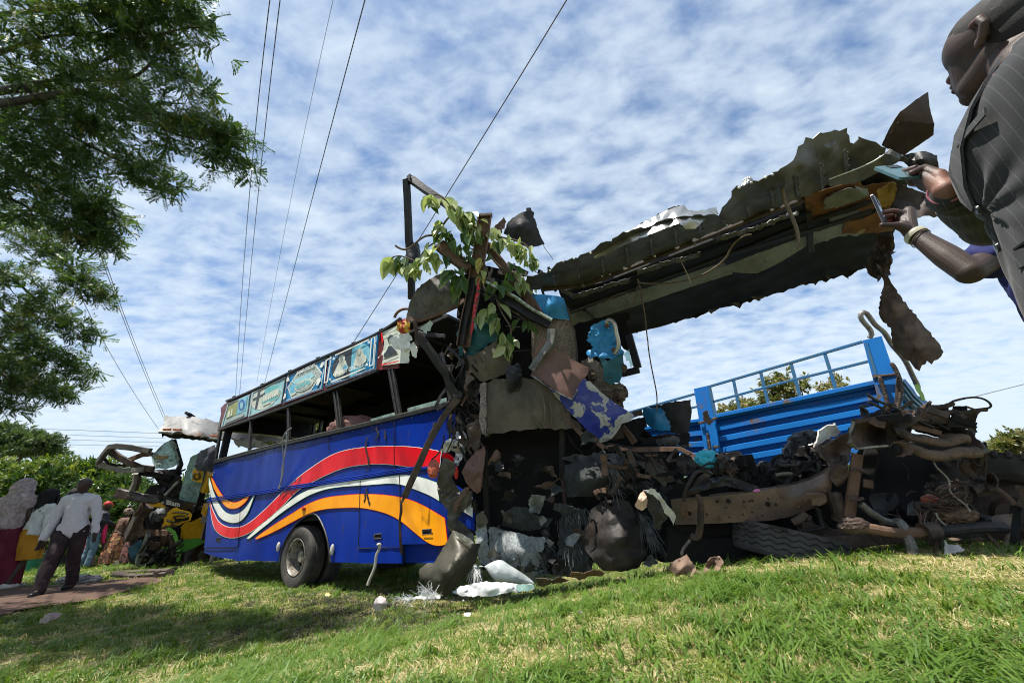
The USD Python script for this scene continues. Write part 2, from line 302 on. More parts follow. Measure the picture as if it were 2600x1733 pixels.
rust = M('rust', (.135, .078, .050), (.07, .043, .03), rough=.72, sc=8., c3=(.15, .08, .045), sc3=16, lo3=.55, hi3=.68, bump=.4, bsc=40)
dark_rust = M('dark_rust', (.075, .049, .036), (.030, .022, .018), rough=.55, sc=7., c3=(.10, .068, .05), sc3=20, lo3=.6, hi3=.7, bump=.35, bsc=45)
frame_steel = M('frame_steel', (.125, .080, .056), (.06, .041, .032), rough=.5, sc=4., c3=(.11, .085, .07), sc3=15, lo3=.6, hi3=.72, bump=.3, bsc=50, spec=.6)
primer_brown = M('primer_brown', (.14, .075, .058), (.10, .055, .044), rough=.55, sc=6., c3=(.22, .16, .14), sc3=16, lo3=.64, hi3=.72, bump=.2, bsc=30)
bare_metal = M('bare_metal', (.20, .195, .17), (.11, .10, .08), rough=.38, metal=.55, sc=5., c3=(.05, .042, .034), sc3=9, lo3=.56, hi3=.68, bump=.3, bsc=18)
bright_metal = M('bright_metal', (.5, .5, .48), (.33, .32, .3), rough=.3, metal=.7, sc=6., c3=(.12, .10, .08), sc3=14, lo3=.62, hi3=.72, bump=.15)
olive_skin = M('olive_skin', (.118, .119, .122), (.064, .064, .066), rough=.5, metal=.25, sc=3.5, c3=(.12, .09, .065), sc3=7, lo3=.66, hi3=.76, bump=.25, bsc=10)
rubber = M('rubber', (.042, .041, .041), (.07, .067, .063), rough=.72, sc=9., bump=.2, bsc=60, c3=(.07, .06, .05), sc3=6, lo3=.62, hi3=.8)
dusty_rubber = M('dusty_rubber', (.06, .054, .047), (.035, .032, .03), rough=.8, sc=6., c3=(.12, .10, .08), sc3=7, lo3=.6, hi3=.78, bump=.2, bsc=50)
# ================================================================ ground, path, grass
def gp(x, y):
    z = np.full(np.shape(x), -.2); d = ray(x, y)
    for _ in range(40):
        t = (z-.5)/np.minimum(d[..., 2], -1e-3); t = np.clip(t, 0, 400); P = EYE+d*t[..., None]; z = .5*z+.5*ground(P[..., 0], P[..., 1])
    return np.stack([P[..., 0], P[..., 1], ground(P[..., 0], P[..., 1])], -1)
PATH = px('A', '-700,1040 0,1046 200,1050 380,1036 560,1022 720,1004 840,1000 900,1012 835,1034 660,1080 510,1122 380,1140 250,1152 100,1185 0,1212 -300,1290 -900,1330')
PATHXY = Polygon(gp(PATH[:, 0], PATH[:, 1])[:, :2]).buffer(0)
r_ = np.r_[0.01, np.geomspace(.35, 420, 120)]; a_ = np.linspace(0, 2*np.pi, 181)[:-1]
gx, gy = (r_[:, None]*np.sin(a_)).ravel(), (r_[:, None]*np.cos(a_)).ravel()
gz = ground(gx, gy) + .022*(fbm(np.stack([gx*2.2, gy*2.2, 0*gx], 1), 3, 5)-.5)*np.clip(np.hypot(gx, gy), .4, 6)/3 - .02
i, j = np.meshgrid(np.arange(len(r_)-1), np.arange(180), indexing='ij'); i = i.ravel(); j = j.ravel(); k = (j+1) % 180
GF = np.vstack([np.stack([i*180+j, (i+1)*180+j, (i+1)*180+k], 1), np.stack([i*180+j, (i+1)*180+k, i*180+k], 1)])[:, ::-1]
ground_mat = M('ground_soil', (.08, .095, .028), (.16, .14, .065), rough=.9, sc=9., c3=(.03, .04, .012), sc3=40, lo3=.5, hi3=.65, bump=.6, bsc=70)
g_ = single('ground', (np.stack([gx, gy, gz], 1), GF), ground_mat, None, None, smooth=True, kind='structure')
A, T = fill(PATHXY, .11, .02, 4)
pv = np.stack([A, ground(A[:, 0], A[:, 1])[:, None].repeat(1, 1)[:, :1].T[0] if False else ground(A[:, 0], A[:, 1])], 1) if False else np.column_stack([A, ground(A[:, 0], A[:, 1])+.02+.02*(fbm(np.column_stack([A*5, A[:, 0]*0]), 3, 8)-.5)])
dirt = M('dirt', (.095, .056, .038), (.06, .037, .027), rough=.95, sc=3., c3=(.14, .085, .058), sc3=12, lo3=.56, hi3=.68, bump=.7, bsc=26)
single('dirt_path', (pv, T[:, ::-1]), dirt, None, None, smooth=True, kind='structure')

def tuft(seed, n, rad, lmin, lmax, w, lean, flat=0.):
    g = np.random.default_rng(seed); V, F = [], []
    for _ in range(n):
        c = g.normal(0, rad/2, 2); a = g.uniform(0, 2*np.pi); L = g.uniform(lmin, lmax); ww = w*g.uniform(.6, 1.3); le = lean*g.uniform(.3, 1.4)
        d = np.array([math.cos(a), math.sin(a)]); s = np.array([-d[1], d[0]])*ww/2; tw = g.uniform(-.6, .6)
        for kx, tt in enumerate((0, .4, .75, 1.)):
            th = le*tt*1.2; hor = L*tt*math.sin(min(th, 1.45)); z = L*tt*math.cos(min(th, 1.45))*(1-flat)+.004
            if flat: hor = L*tt
            p = c+d*hor; q = s*(1-.95*max(0, tt-.35)/.65); V += [(p[0]-q[0], p[1]-q[1], z-q[0]*tw), (p[0]+q[0], p[1]+q[1], z+q[0]*tw)]
        b = len(V)-8
        for m in range(3): F += [(b+2*m, b+2*m+1, b+2*m+3), (b+2*m, b+2*m+3, b+2*m+2)]
    return np.array(V), np.array(F)
grass_green = leafmat('grass_green', (.095, .155, .02), (.25, .28, .055), .35, .5)
grass_deep = leafmat('grass_deep', (.06, .125, .016), (.12, .195, .03), .35, .42)
grass_straw = leafmat('grass_straw', (.33, .27, .13), (.50, .43, .25), .25, .6)
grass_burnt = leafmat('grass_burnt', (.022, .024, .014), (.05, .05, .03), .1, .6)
def scatter(name, protos, P, mats, label, cat, kind='stuff', parent='/World', normals=None, scl=None, which=None, quat=None):
    path = fresh(parent, name); pi = UsdGeom.PointInstancer.Define(stage, path); tg = []
    for q, (m, mt) in enumerate(zip(protos, mats)):
        v, f = vf(m); pp = f'{path}/{name}_piece' + (f'_{q:03d}' if q else ''); usdkit.mesh(stage, pp, trimesh.Trimesh(v, f, process=False), mt, smooth=False); tg.append(pp)
    pi.CreatePrototypesRel().SetTargets(tg); n = len(P)
    pi.CreatePositionsAttr(Vt.Vec3fArray.FromNumpy(np.asarray(P, np.float32)))
    pi.CreateProtoIndicesAttr(Vt.IntArray.FromNumpy(np.asarray(which, np.int32)))
    pi.CreateScalesAttr(Vt.Vec3fArray.FromNumpy(np.repeat(np.asarray(scl, np.float32)[:, None], 3, 1)))
    if quat is None:
        a = np.random.default_rng(3).uniform(0, 2*np.pi, n); quat = np.stack([np.cos(a/2), 0*a, 0*a, np.sin(a/2)], 1)
    pi.CreateOrientationsAttr(Vt.QuathArray([Gf.Quath(float(q[0]), float(q[1]), float(q[2]), float(q[3])) for q in quat]))
    tag(pi, label, cat, None, kind); return path
g = np.random.default_rng(21); NG = 60000
rr = .75*np.exp(g.uniform(0, 1, NG*2)**.93*math.log(40/.75)); aa = g.uniform(-1.15, 1.12, NG*2)
P_ = np.column_stack([rr*np.sin(aa), rr*np.cos(aa), 0*rr]); P_[:, 2] = ground(P_[:, 0], P_[:, 1])-.012
sx_, sy_, sz_ = proj(P_); ok = (sz_ > .3) & (sx_ > -250) & (sx_ < 2850) & (sy_ < 1950)
ok &= ~shapely.contains_xy(PATHXY.buffer(-.05), P_[:, 0], P_[:, 1])
P_ = P_[ok][:NG]; rr = np.hypot(P_[:, 0], P_[:, 1]); sx_, sy_, _ = proj(P_)
dry = .5+.55*(fbm(np.column_stack([P_[:, :2]*1.5, 0*rr]), 2, 2)-.5)+.75*(fbm(np.column_stack([P_[:, :2]*6., 0*rr]), 2, 6)-.5) + .17*smooth01((P_[:, 0]+1.0-.25*P_[:, 1])/2.5)
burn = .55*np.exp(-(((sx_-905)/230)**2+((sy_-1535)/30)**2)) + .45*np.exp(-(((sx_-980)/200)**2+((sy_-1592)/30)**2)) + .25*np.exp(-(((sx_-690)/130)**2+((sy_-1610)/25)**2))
u_ = g.uniform(0, 1, len(P_)); wh = np.zeros(len(P_), int)
wh[u_ < .45] = 1; deep = (fbm(np.column_stack([P_[:, :2]*1.1, 0*rr]), 2, 12) - .18*smooth01((P_[:, 0]+1.8-.2*P_[:, 1])/2.2)) > .42; wh[deep & (u_ > .55)] = 2; long_ = fbm(np.column_stack([P_[:, :2]*2.3, 0*rr]), 2, 33) > .57; wh[long_ & (u_ > .6)] = 3; wh[u_ > .9] = 3
st = g.uniform(0, 1, len(P_)) < np.clip((dry-.33)*1.9, .10, .58); wh[st] = 4; wh[st & (g.uniform(0, 1, len(P_)) < .4)] = 5
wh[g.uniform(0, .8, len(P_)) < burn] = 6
sc_ = g.uniform(.75, 1.25, len(P_))*np.clip(.8+.07*rr, .85, 1.9); sc_[wh == 4] *= .9; P_[wh == 4, 2] += .012
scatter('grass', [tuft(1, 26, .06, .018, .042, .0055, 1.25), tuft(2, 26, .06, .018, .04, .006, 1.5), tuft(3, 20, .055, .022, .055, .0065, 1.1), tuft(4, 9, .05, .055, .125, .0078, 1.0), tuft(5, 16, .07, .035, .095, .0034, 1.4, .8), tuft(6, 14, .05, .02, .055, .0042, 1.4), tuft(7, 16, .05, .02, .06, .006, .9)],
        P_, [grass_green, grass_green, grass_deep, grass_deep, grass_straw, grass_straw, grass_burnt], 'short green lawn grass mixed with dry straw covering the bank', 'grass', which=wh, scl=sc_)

# ================================================================ blue bus
def dent(P):
    q = (np.asarray(P)-B0)@RB
    return .034*(fbm(np.column_stack([q[:, 0]*1.1, q[:, 2]*1.5, 0*q[:, 0]]), 2, 41)-.5) + .010*(fbm(np.column_stack([q[:, 0]*4, q[:, 2]*3, 0*q[:, 0]]), 2, 43)-.5)
def panel_p(poly, off, res=13, thick=.006, rag=0., seed=0, base=0.):
    A, T = fill(poly, res, rag, seed); V = bp(A[:, 0], A[:, 1], base); V = V+BN*(dent(V)-off)[:, None]
    return thicken(V, T, thick)
def panel(c, s, off, **k): return panel_p(Polygon(px(c, s)[:, :2]).buffer(0), off, **k)
def curve(c, s, k=5):
    return spline(px(c, s)[:, :2], k)
def band(c, up, lo, grow=0.):
    p = Polygon(np.vstack([curve(c, up), curve(c, lo)[::-1]])).buffer(0)
    if p.geom_type != 'Polygon': p = max(p.geoms, key=lambda q: q.area)
    return p.buffer(grow, join_style=2) if grow else p
bus = thing('bus', 'wrecked dark blue bus with red, white and orange swooping stripes and torn open front', 'bus', [B0[0], B0[1], BZ])
BODY = Polygon(px('B', '90,828 500,722 760,662 1090,583 1362,512 1372,600 1352,680 1312,738 1292,772 1366,800 1372,845 1300,850 1288,880 1400,960 1468,1010 1470,1185 1420,1160 1340,1150 1336,1252 1088,1256 1092,1357 860,1355 708,1352 690,1220 660,1140 622,1098 580,1108 520,1160 470,1235 440,1350 330,1343 215,1342 75,1315 38,1300')[:, :2]).buffer(0)
part(bus, 'side_panel', panel_p(BODY, 0., rag=.5, thick=.012), blue_paint, smooth=25)
part(bus, 'skirt_panel', panel('B', '1086,1256 1336,1252 1330,1290 1300,1362 1090,1357', -.05, thick=.012), blue_paint)
part(bus, 'lower_panel', panel('B', '860,1278 1088,1272 1090,1357 862,1356', .012, thick=.01), blue_paint)
# hatch doors stand a little proud
hd1 = part(bus, 'hatch_door', panel('B', '872,918 1076,892 1084,1270 864,1274', .010, thick=.01), blue_paint)
hd2 = part(bus, 'hatch_door', panel('B', '1086,890 1150,884 1290,880 1290,930 1290,1030 1330,1120 1336,1252 1092,1256', .012, thick=.01), blue_paint)
hd3 = part(bus, 'hatch_door', panel('B', '62,1042 234,1014 219,1270 40,1272', .008, thick=.01), blue_paint)
for h_, s_ in ((hd1, '942,1202 980,1200 980,1225 943,1227'), (hd2, '1198,1178 1246,1174 1246,1200 1200,1204'), (hd3, '110,1222 128,1220 127,1236 109,1238')):
    part(h_, 'latch_recess', panel('B', s_, .022, thick=.012), soot)
    a = px('B', s_)[:, :2]; part(h_, 'latch_rim', tube(bp(*np.vstack([a, a[:1]]).T, -.024), .004, 5), bare_metal)
for up, lo, m_, ol, nm in (
    ('72,1030 90,1085 120,1135 160,1162 215,1168 260,1155 330,1105 400,1040 480,960 560,890 640,832 740,775 840,750 940,740 1040,737 1130,740 1230,752 1300,766', '70,1034 80,1100 100,1170 140,1208 190,1221 230,1214 290,1190 370,1130 450,1060 530,982 600,935 680,893 780,852 880,834 980,830 1080,838 1150,848 1240,852 1292,846', red_paint, white_paint, 'red_stripe'),
    ('270,1225 340,1160 430,1085 520,1012 600,968 700,936 800,922 870,916 1000,900 1070,891 1130,891 1200,903 1275,928 1290,934', '284,1225 360,1165 450,1092 540,1032 620,988 700,962 790,949 870,944 960,938 1080,938 1150,960 1230,992 1290,1026', white_paint, green_paint, 'white_stripe'),
    ('320,1226 420,1150 500,1100 590,1046 680,1012 780,997 870,991 960,992 1060,1003 1130,1020 1230,1065 1318,1118', '330,1226 430,1180 520,1132 600,1092 680,1070 780,1062 870,1062 950,1075 1040,1106 1110,1150 1180,1210 1240,1252 1334,1251', orange_paint, red_paint, 'orange_stripe'),
    ('68,905 80,945 100,1000 125,1050 160,1088 200,1098 240,1085 275,1050 310,995', '66,940 80,1010 100,1070 130,1115 170,1138 215,1140 255,1115 288,1058 312,996', white_paint, green_paint, 'white_stripe'),
    ('80,905 105,945 130,985 165,1022 200,1035 240,1025 283,995', '80,908 100,970 130,1020 165,1060 210,1065 250,1045 284,998', orange_paint, red_paint, 'orange_stripe')):
    b_ = band('B', up, lo); s_ = part(bus, nm, panel_p(b_, .0185, res=10, thick=.003), m_, smooth=25)
    part(s_, 'stripe_edge', panel_p(b_.buffer(1.3), .0165, res=10, thick=.002), ol, smooth=25)
part(bus, 'white_stripe', panel('B', '1404,1030 1468,1004 1468,1112 1440,1095 1400,1070', .0185, thick=.003), white_paint)
for s_ in ('60,1024 500,958 900,896 1100,864 1290,842', '60,1032 500,966 900,904 1100,872 1290,849', '62,1014 500,949 900,888 1100,857 1180,846'):
    a = spline(px('B', s_)[:, :2], 6); V = bp(a[:, 0], a[:, 1]); part(bus, 'rub_rail', tube(V+BN*(dent(V)-.024)[:, None], .011, 6), blue_paint)
for s_ in ('236,1082 220,1270', '871,918 863,1270', '1081,890 1088,1268', '1055,600 1055,860', '40,1273 219,1271', '864,1276 1086,1272', '700,668 703,760'):
    a = spline(px('B', s_)[:, :2], 8); V = bp(a[:, 0], a[:, 1]); part(bus, 'panel_seam', bar(V+BN*(dent(V)-.021)[:, None], .012, .006, side=BD), soot)
a = px('B', '440,1350 470,1235 520,1158 580,1106 622,1096 660,1140 690,1222 708,1352')[:, :2]; a = spline(a, 5)
part(bus, 'wheel_arch_lip', tube(bp(a[:, 0], a[:, 1], -.012), .014, 6), black_metal)
for s_ in ('432,1270', '718,1285'):
    a = px('B', s_)[0]; c_ = bp(a[0], a[1], -.03); part(bus, 'side_lamp', revolve([(0, .03), (.03, .028), (.045, .012), (.05, 0), (0, 0)], c_, -BN, 16)if False else (ball((0, 0, 0), 1, 2)[0]*np.array([.035, .03, .075])@RB.T+c_, ball((0, 0, 0), 1, 2)[1]), M('lamp_lens'+s_[:3], (.5, .48, .42), (.3, .28, .25), rough=.3), smooth=True)
a = px('B', '567,1067')[0]; c_ = bp(a[0], a[1], -.03); part(bus, 'marker_lamp', (ball((0, 0, 0), 1, 2)[0]*np.array([.055, .02, .032])@RB.T+c_, ball((0, 0, 0), 1, 2)[1]), M('red_lens', (.35, .03, .01), rough=.2), smooth=True)
# upper body: sign band, gutter, window pillars
part(bus, 'sign_band', panel('H', '90,1140 160,1078 450,958 850,768 1330,553 1910,296 2110,170 2110,690 1880,714 1260,944 790,1112 400,1268 98,1388', 0., thick=.03), M('band_paint', (.16, .03, .03), (.10, .02, .022), rough=.4, sc=6))
a = px('H', '160,1066 450,948 850,757 1330,541 1910,282 2140,130')[:, :2]; a = spline(a, 5)
part(bus, 'roof_gutter', bar(bp(a[:, 0], a[:, 1], -.02), .05, .06, side=[0, 0, 1.]), black_metal)
for t_ in (.06, .2, .37, .55, .72, .9):
    q_ = a[int(t_*(len(a)-1))]; part(bus, 'gutter_bracket', box(bp(q_[0], q_[1]-4, 0), (.1, .05, .05), RB, .01), black_metal)
for s_, w_ in (('288,600 278,778', .07), ('488,532 489,728', .075), ('731,456 756,668', .05), ('748,450 772,662', .035), ('1022,338 1066,592', .045), ('1040,330 1084,588', .04), ('128,640 96,830', .10), ('1300,250 1352,520', .05)):
    a = px('B', s_)[:, :2]; a = a[0]+(a[1]-a[0])*np.linspace(-.03, 1.03, 6)[:, None]; part(bus, 'window_pillar', bar(bp(a[:, 0], a[:, 1], .015), w_, .05, side=BD), black_metal)
for s_, w_, m_ in (('92,824 500,718 760,657 1090,578 1362,508', .055, black_metal), ('100,812 500,706 760,645 1090,566 1355,498', .016, bare_metal), ('125,648 300,588 480,524 700,440 960,336', .05, black_metal)):
    a = spline(px('B', s_)[:, :2], 5); part(bus, 'window_rail', bar(bp(a[:, 0], a[:, 1], -.012), w_, .05, side=[0, 0, 1.]), m_)
# inside: floor, ceiling, far side, tail, all grimy and dark
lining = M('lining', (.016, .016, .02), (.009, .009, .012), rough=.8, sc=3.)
def slab(u0, u1, n0, n1, z0, z1): return box(bw((u0+u1)/2, (n0+n1)/2, (z0+z1)/2), (abs(u1-u0), abs(n1-n0), abs(z1-z0)), RB, .01)
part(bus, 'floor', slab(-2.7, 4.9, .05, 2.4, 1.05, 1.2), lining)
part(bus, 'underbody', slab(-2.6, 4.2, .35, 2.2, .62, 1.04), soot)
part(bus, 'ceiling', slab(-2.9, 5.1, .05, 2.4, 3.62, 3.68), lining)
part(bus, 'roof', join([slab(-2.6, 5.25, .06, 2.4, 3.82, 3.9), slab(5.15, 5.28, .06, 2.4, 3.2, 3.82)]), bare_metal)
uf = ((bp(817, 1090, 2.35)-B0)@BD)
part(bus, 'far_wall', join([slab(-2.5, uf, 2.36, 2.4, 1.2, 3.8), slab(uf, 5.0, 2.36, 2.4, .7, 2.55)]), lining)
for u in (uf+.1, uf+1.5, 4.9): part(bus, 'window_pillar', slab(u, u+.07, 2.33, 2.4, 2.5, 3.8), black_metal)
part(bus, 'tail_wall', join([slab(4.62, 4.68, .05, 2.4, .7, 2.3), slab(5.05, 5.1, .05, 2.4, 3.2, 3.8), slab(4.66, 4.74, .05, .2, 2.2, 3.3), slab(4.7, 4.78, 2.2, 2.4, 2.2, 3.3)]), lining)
for u in (-2.2, -1.2, -.2, .8, 1.9, 3.0, 4.0): part(bus, 'roof_bow', slab(u, u+.05, .1, 2.35, 3.55, 3.62), black_metal)
part(bus, 'wheel_well', slab(-1.0, 1.1, .03, .08, .95, 1.35), soot)
part(bus, 'wheel_well', slab(-.95, 1.05, .6, .7, .35, 1.1), soot)
pane = panemat('green_pane', (.72, .86, .82), .25, .35)
for s_ in ('905,590 1062,545 1066,588 908,625', '1100,532 1305,474 1310,516 1104,570', '1325,470 1352,462 1358,500 1330,508'):
    part(bus, 'pane', panel('B', s_, -.06, thick=.006, base=.06), pane, smooth=False)
part(bus, 'glass_glint', panel('B', '1200,545 1216,548 1236,494 1222,492', -.05, thick=.004, base=.05), white_paint) if False else None
# wheels
tyre_prof = [(.30, -.13), (.40, -.145), (.445, -.13), (.462, -.105), (.462, -.07), (.452, -.066), (.452, -.054), (.462, -.05), (.462, -.02), (.452, -.016), (.452, -.004), (.462, 0), (.462, .03), (.452, .034), (.452, .046), (.462, .05), (.462, .09), (.445, .118), (.40, .135), (.31, .125), (.272, .10), (.262, .085)]
def wheel(c, axis, k=1., tm=None, parent=None, nm='wheel', lab=None):
    w_ = parent
    tp = [(r*k, z*k) for r, z in tyre_prof]
    V, F = revolve(tp, c, axis, 56)
    Q = part(w_, 'tyre', (V, F), tm or dusty_rubber, smooth=40)
    V, F = revolve([(.262*k, .10*k), (.275*k, .115*k), (.262*k, .118*k), (.25*k, .10*k), (.238*k, .02*k), (.225*k, -.06*k), (.20*k, -.075*k), (.13*k, -.06*k), (.12*k, -.02*k), (.085*k, 0), (.08*k, .035*k), (0, .04*k)], c, axis, 40)
    part(w_, 'rim', (V, F), rim_mat, smooth=35)
    R = frame_to(axis)
    for q in range(8):
        an = q*np.pi/4; o = R@np.array([math.cos(an)*.172*k, math.sin(an)*.172*k, -.055*k])
        part(w_, 'rim_hole', revolve([(0, .012*k), (.03*k, .010*k), (.032*k, -.01*k), (0, -.012*k)], c+o, axis, 10), soot)
        o = R@np.array([math.cos(an+.4)*.105*k, math.sin(an+.4)*.105*k, .0]); part(w_, 'wheel_nut', revolve([(0, .03*k), (.011*k, .028*k), (.013*k, 0), (0, 0)], c+o, axis, 6), dark_rust)
rim_mat = M('rim_paint', (.33, .31, .27), (.16, .14, .12), rough=.45, metal=.4, sc=9., c3=(.07, .045, .03), sc3=12, lo3=.5, hi3=.62, bump=.3)
wc_ = bp(768, 1411, .13)
w1 = fresh(bus, 'wheel'); UsdGeom.Xform.Define(stage, w1); ORG[w1] = ORG[bus]
wheel(wc_, -BN, 1., parent=w1)
w2 = fresh(bus, 'wheel'); UsdGeom.Xform.Define(stage, w2); ORG[w2] = ORG[bus]
part(w2, 'tyre', revolve(tyre_prof, wc_+BN*.33, -BN, 40), rubber)
for n_ in (1.75, 2.1):
    w3 = fresh(bus, 'wheel'); UsdGeom.Xform.Define(stage, w3); ORG[w3] = ORG[bus]; part(w3, 'tyre', revolve(tyre_prof, wc_+BN*n_, -BN, 40), rubber)
part(bus, 'rear_axle', tube([wc_+BN*.2, wc_+BN*2.1], .09, 10), soot)
# sign panels along the roof line
sign_blue = M('sign_blue', (.012, .19, .40), (.01, .15, .34), rough=.35, sc=4); sign_pale = M('sign_pale', (.30, .55, .60), (.22, .45, .50), rough=.4, sc=8)
sign_cream = M('sign_cream', (.55, .58, .5), (.45, .48, .42), rough=.45, sc=6); sign_dark = M('sign_dark', (.03, .04, .05), (.05, .06, .07), rough=.4, sc=9); sign_olive = M('sign_olive', (.30, .31, .10), (.2, .22, .08), rough=.45, sc=14)
sign_teal = M('sign_teal', (.06, .33, .36), (.20, .48, .47), rough=.4, sc=16); sign_sky = M('sign_sky', (.08, .36, .52), (.25, .52, .62), rough=.4, sc=7); sign_grey = M('sign_grey', (.30, .36, .34), (.45, .5, .46), rough=.45, sc=22, c3=(.08, .12, .13), sc3=40, lo3=.52, hi3=.58)
sign_navy = M('sign_navy', (.03, .09, .30), (.05, .16, .42), rough=.4, sc=8)
def lettering(text, p0, p1, hpx, off, m_, parent, bold=True, lean=(.15, -1.)):
    t = meshkit.text_mesh(text, 1., .002, bold); v, f = np.array(t.vertices), np.array(t.faces); w = v[:, 0].max()
    p0, p1 = px('H', p0)[0, :2], px('H', p1)[0, :2]; q = p0+(p1-p0)*(v[:, :1]/w)+np.array(lean)*hpx*.2232*v[:, 1:2]
    V = bp(q[:, 0], q[:, 1]); V = V+BN*(dent(V)-off-(v[:, 2] > .001)*.003)[:, None]; part(parent, 'lettering', (V, f), m_, smooth=False)
def inset(s, k, k2=None):
    a = px('H', s)[:, :2]; p = Polygon(a); c = np.array(p.centroid.coords[0]); return Polygon(c+(a-c)*np.array([k, k2 or k]))
def oval(c, rx, ry, sk, n=28):
    an = np.arange(n)*2*np.pi/n; c = px('H', c)[0, :2]; x, y = np.cos(an)*rx, np.sin(an)*ry; return Polygon(c+np.column_stack([x+.13*-y*0, y+sk*x])*.22321)
def star(c, r, sk=-.4):
    an = np.arange(10)*np.pi/5-np.pi/2; q = np.where(np.arange(10) % 2, .42, 1.)*r; c = px('H', c)[0, :2]; x, y = np.cos(an)*q, np.sin(an)*q; return Polygon(c+np.column_stack([x, y+sk*x])*.22321)
def pg(s): return Polygon(px('H', s)[:, :2]).buffer(0)
LV = [.036]
def art(parent, polys, m_, nm='picture'):
    LV[0] += .0025
    for p in (polys if isinstance(polys, list) else [polys]):
        if p.geom_type != 'Polygon': p = max(p.geoms, key=lambda q: q.area)
        part(parent, nm, panel_p(p, LV[0], res=6, thick=.0015), m_, smooth=False)
SG = ['176,1098 446,984 404,1240 104,1366', '460,968 846,782 790,1094 412,1254', '856,764 1320,560 1266,930 800,1100', '1336,548 1912,292 1876,704 1282,922']
signs = []
for s_, m_, lab in zip(SG, (sign_pale, sign_pale, sign_blue, sign_blue), ('pale rearmost sign with yellow and blue picture', 'pale sign with a dark cross', 'blue sign with a hexagon picture', 'bright blue sign with an oval picture and stars')):
    p_ = part(bus, 'sign_panel', panel_p(inset(s_, .97), .030, thick=.02), m_, label=lab); signs.append(p_); LV[0] = .030
    q = np.array(inset(s_, .955, .95).exterior.coords); part(p_, 'sign_frame', tube(bp(q[:, 0], q[:, 1], -.033), .008, 5), red_paint if False else M('sign_trim'+str(len(signs)), (.25, .2, .22), (.18, .06, .07), rough=.4))
    q = inset(s_, .92, .90); LV[0] = .030; art(p_, q.difference(inset(s_, .90, .87)).buffer(.05) if False else Polygon(q.exterior.coords, [inset(s_, .895, .87).exterior.coords]), white_paint if m_ is sign_blue else sign_cream, 'border_line')
S1, S2, S3, S4 = signs; LV[0] = .032
art(S1, pg('196,1110 318,1056 280,1226 166,1270'), sign_olive); art(S1, pg('322,1052 424,1010 392,1172 284,1222'), sign_sky); art(S1, oval('352,1110', 38, 62, -.4), sign_navy); art(S1, oval('352,1118', 17, 38, -.4), sign_pale); art(S1, [pg('200,1180 216,1176 214,1244 186,1256'), pg('236,1164 250,1160 246,1230 224,1240')], sign_cream); art(S1, pg('164,1290 384,1196 372,1236 156,1328'), sign_grey)
LV[0] = .032
art(S2, oval('622,1020', 165, 125, -.45), sign_cream); art(S2, pg('620,900 770,880 780,960 740,1050 590,1110 570,1090'), sign_teal); art(S2, [pg('534,960 560,950 520,1150 496,1160'), pg('480,1042 612,968 612,990 480,1066')], sign_dark); art(S2, [oval('%d,%d' % (600+26*q, 1040-13*q), 15, 42, -.3) for q in range(7)], sign_cream); art(S2, pg('590,1102 680,1068 676,1090 590,1124'), sign_cream)
LV[0] = .032
art(S3, pg('968,756 1190,650 1262,750 1140,948 912,1036 862,912'), white_paint, 'border_line'); art(S3, pg('974,764 1186,662 1252,752 1134,938 918,1022 872,910'), sign_grey); art(S3, pg('880,905 960,860 980,960 920,1015'), sign_sky)
art(S3, pg('905,850 1040,790 1130,740 1180,780 1100,850 960,880'), sign_pale); art(S3, [oval('1060,890', 110, 62, -.35), oval('940,985', 30, 14, -.5)], sign_cream); art(S3, oval('1060,890', 92, 48, -.35), sign_grey)
art(S3, [oval('%d,%d' % (980+28*q, 905-13*q+(q % 2)*22), 15, 20, -.2) for q in range(6)], sign_dark if False else sign_teal); art(S3, [pg('1240,690 1262,640 1286,620 1290,650 1270,690'), pg('1204,890 1226,820 1256,800 1256,840 1230,890'), pg('862,850 872,800 890,800 896,840'), pg('820,1050 840,980 858,985 852,1030')], white_paint)
lettering('PLANET COACHES', '978,772', '1184,676', 30, .052, white_paint, S3)
LV[0] = .032
ov = oval('1596,618', 228, 172, -.45); art(S4, ov, sign_sky); art(S4, ov.intersection(pg('1300,520 1606,480 1570,800 1300,900')), sign_dark)
art(S4, [pg('1388,772 1440,660 1470,600 1500,590 1530,610 1540,650 1560,690 1500,770 1420,800')], sign_cream); art(S4, [oval('1490,588', 36, 40, -.3)], sign_cream); art(S4, [oval('1488,592', 17, 22, -.3)], sign_grey); art(S4, pg('1500,690 1530,650 1562,690 1520,740'), sign_sky)
art(S4, pg('1620,660 1650,570 1670,500 1700,470 1735,490 1745,540 1780,560 1770,620 1730,650 1640,670'), sign_cream); art(S4, oval('1696,520', 26, 38, -.3), sign_grey); art(S4, oval('1695,520', 17, 27, -.3), sign_cream)
art(S4, [star('1408,590', 20), star('1814,408', 22), star('1782,658', 22), star('1366,824', 18)], white_paint, 'star'); art(S4, [pg('1424,546 1812,372 1812,386 1424,562'), pg('1376,846 1768,690 1768,704 1376,862')], white_paint, 'border_line')
art(S4, [Polygon(pg('1316,610 1386,568 1344,856 1300,872').exterior.coords, [pg('1330,616 1376,588 1334,846 1312,854').exterior.coords]), Polygon(pg('1840,370 1890,342 1862,664 1810,684').exterior.coords, [pg('1852,378 1880,360 1852,656 1822,666').exterior.coords])], white_paint, 'border_line')
lettering('PLANET COACHES', '1420,784', '1744,676', 42, .056, white_paint, S4)
S5 = part(bus, 'sign_panel', panel('H', '1936,290 2060,236 2150,196 2150,640 1938,668 1955,500 1965,400', .02, thick=.02, rag=.6), sign_cream, label='torn cream sign with a broken black picture'); LV[0] = .03
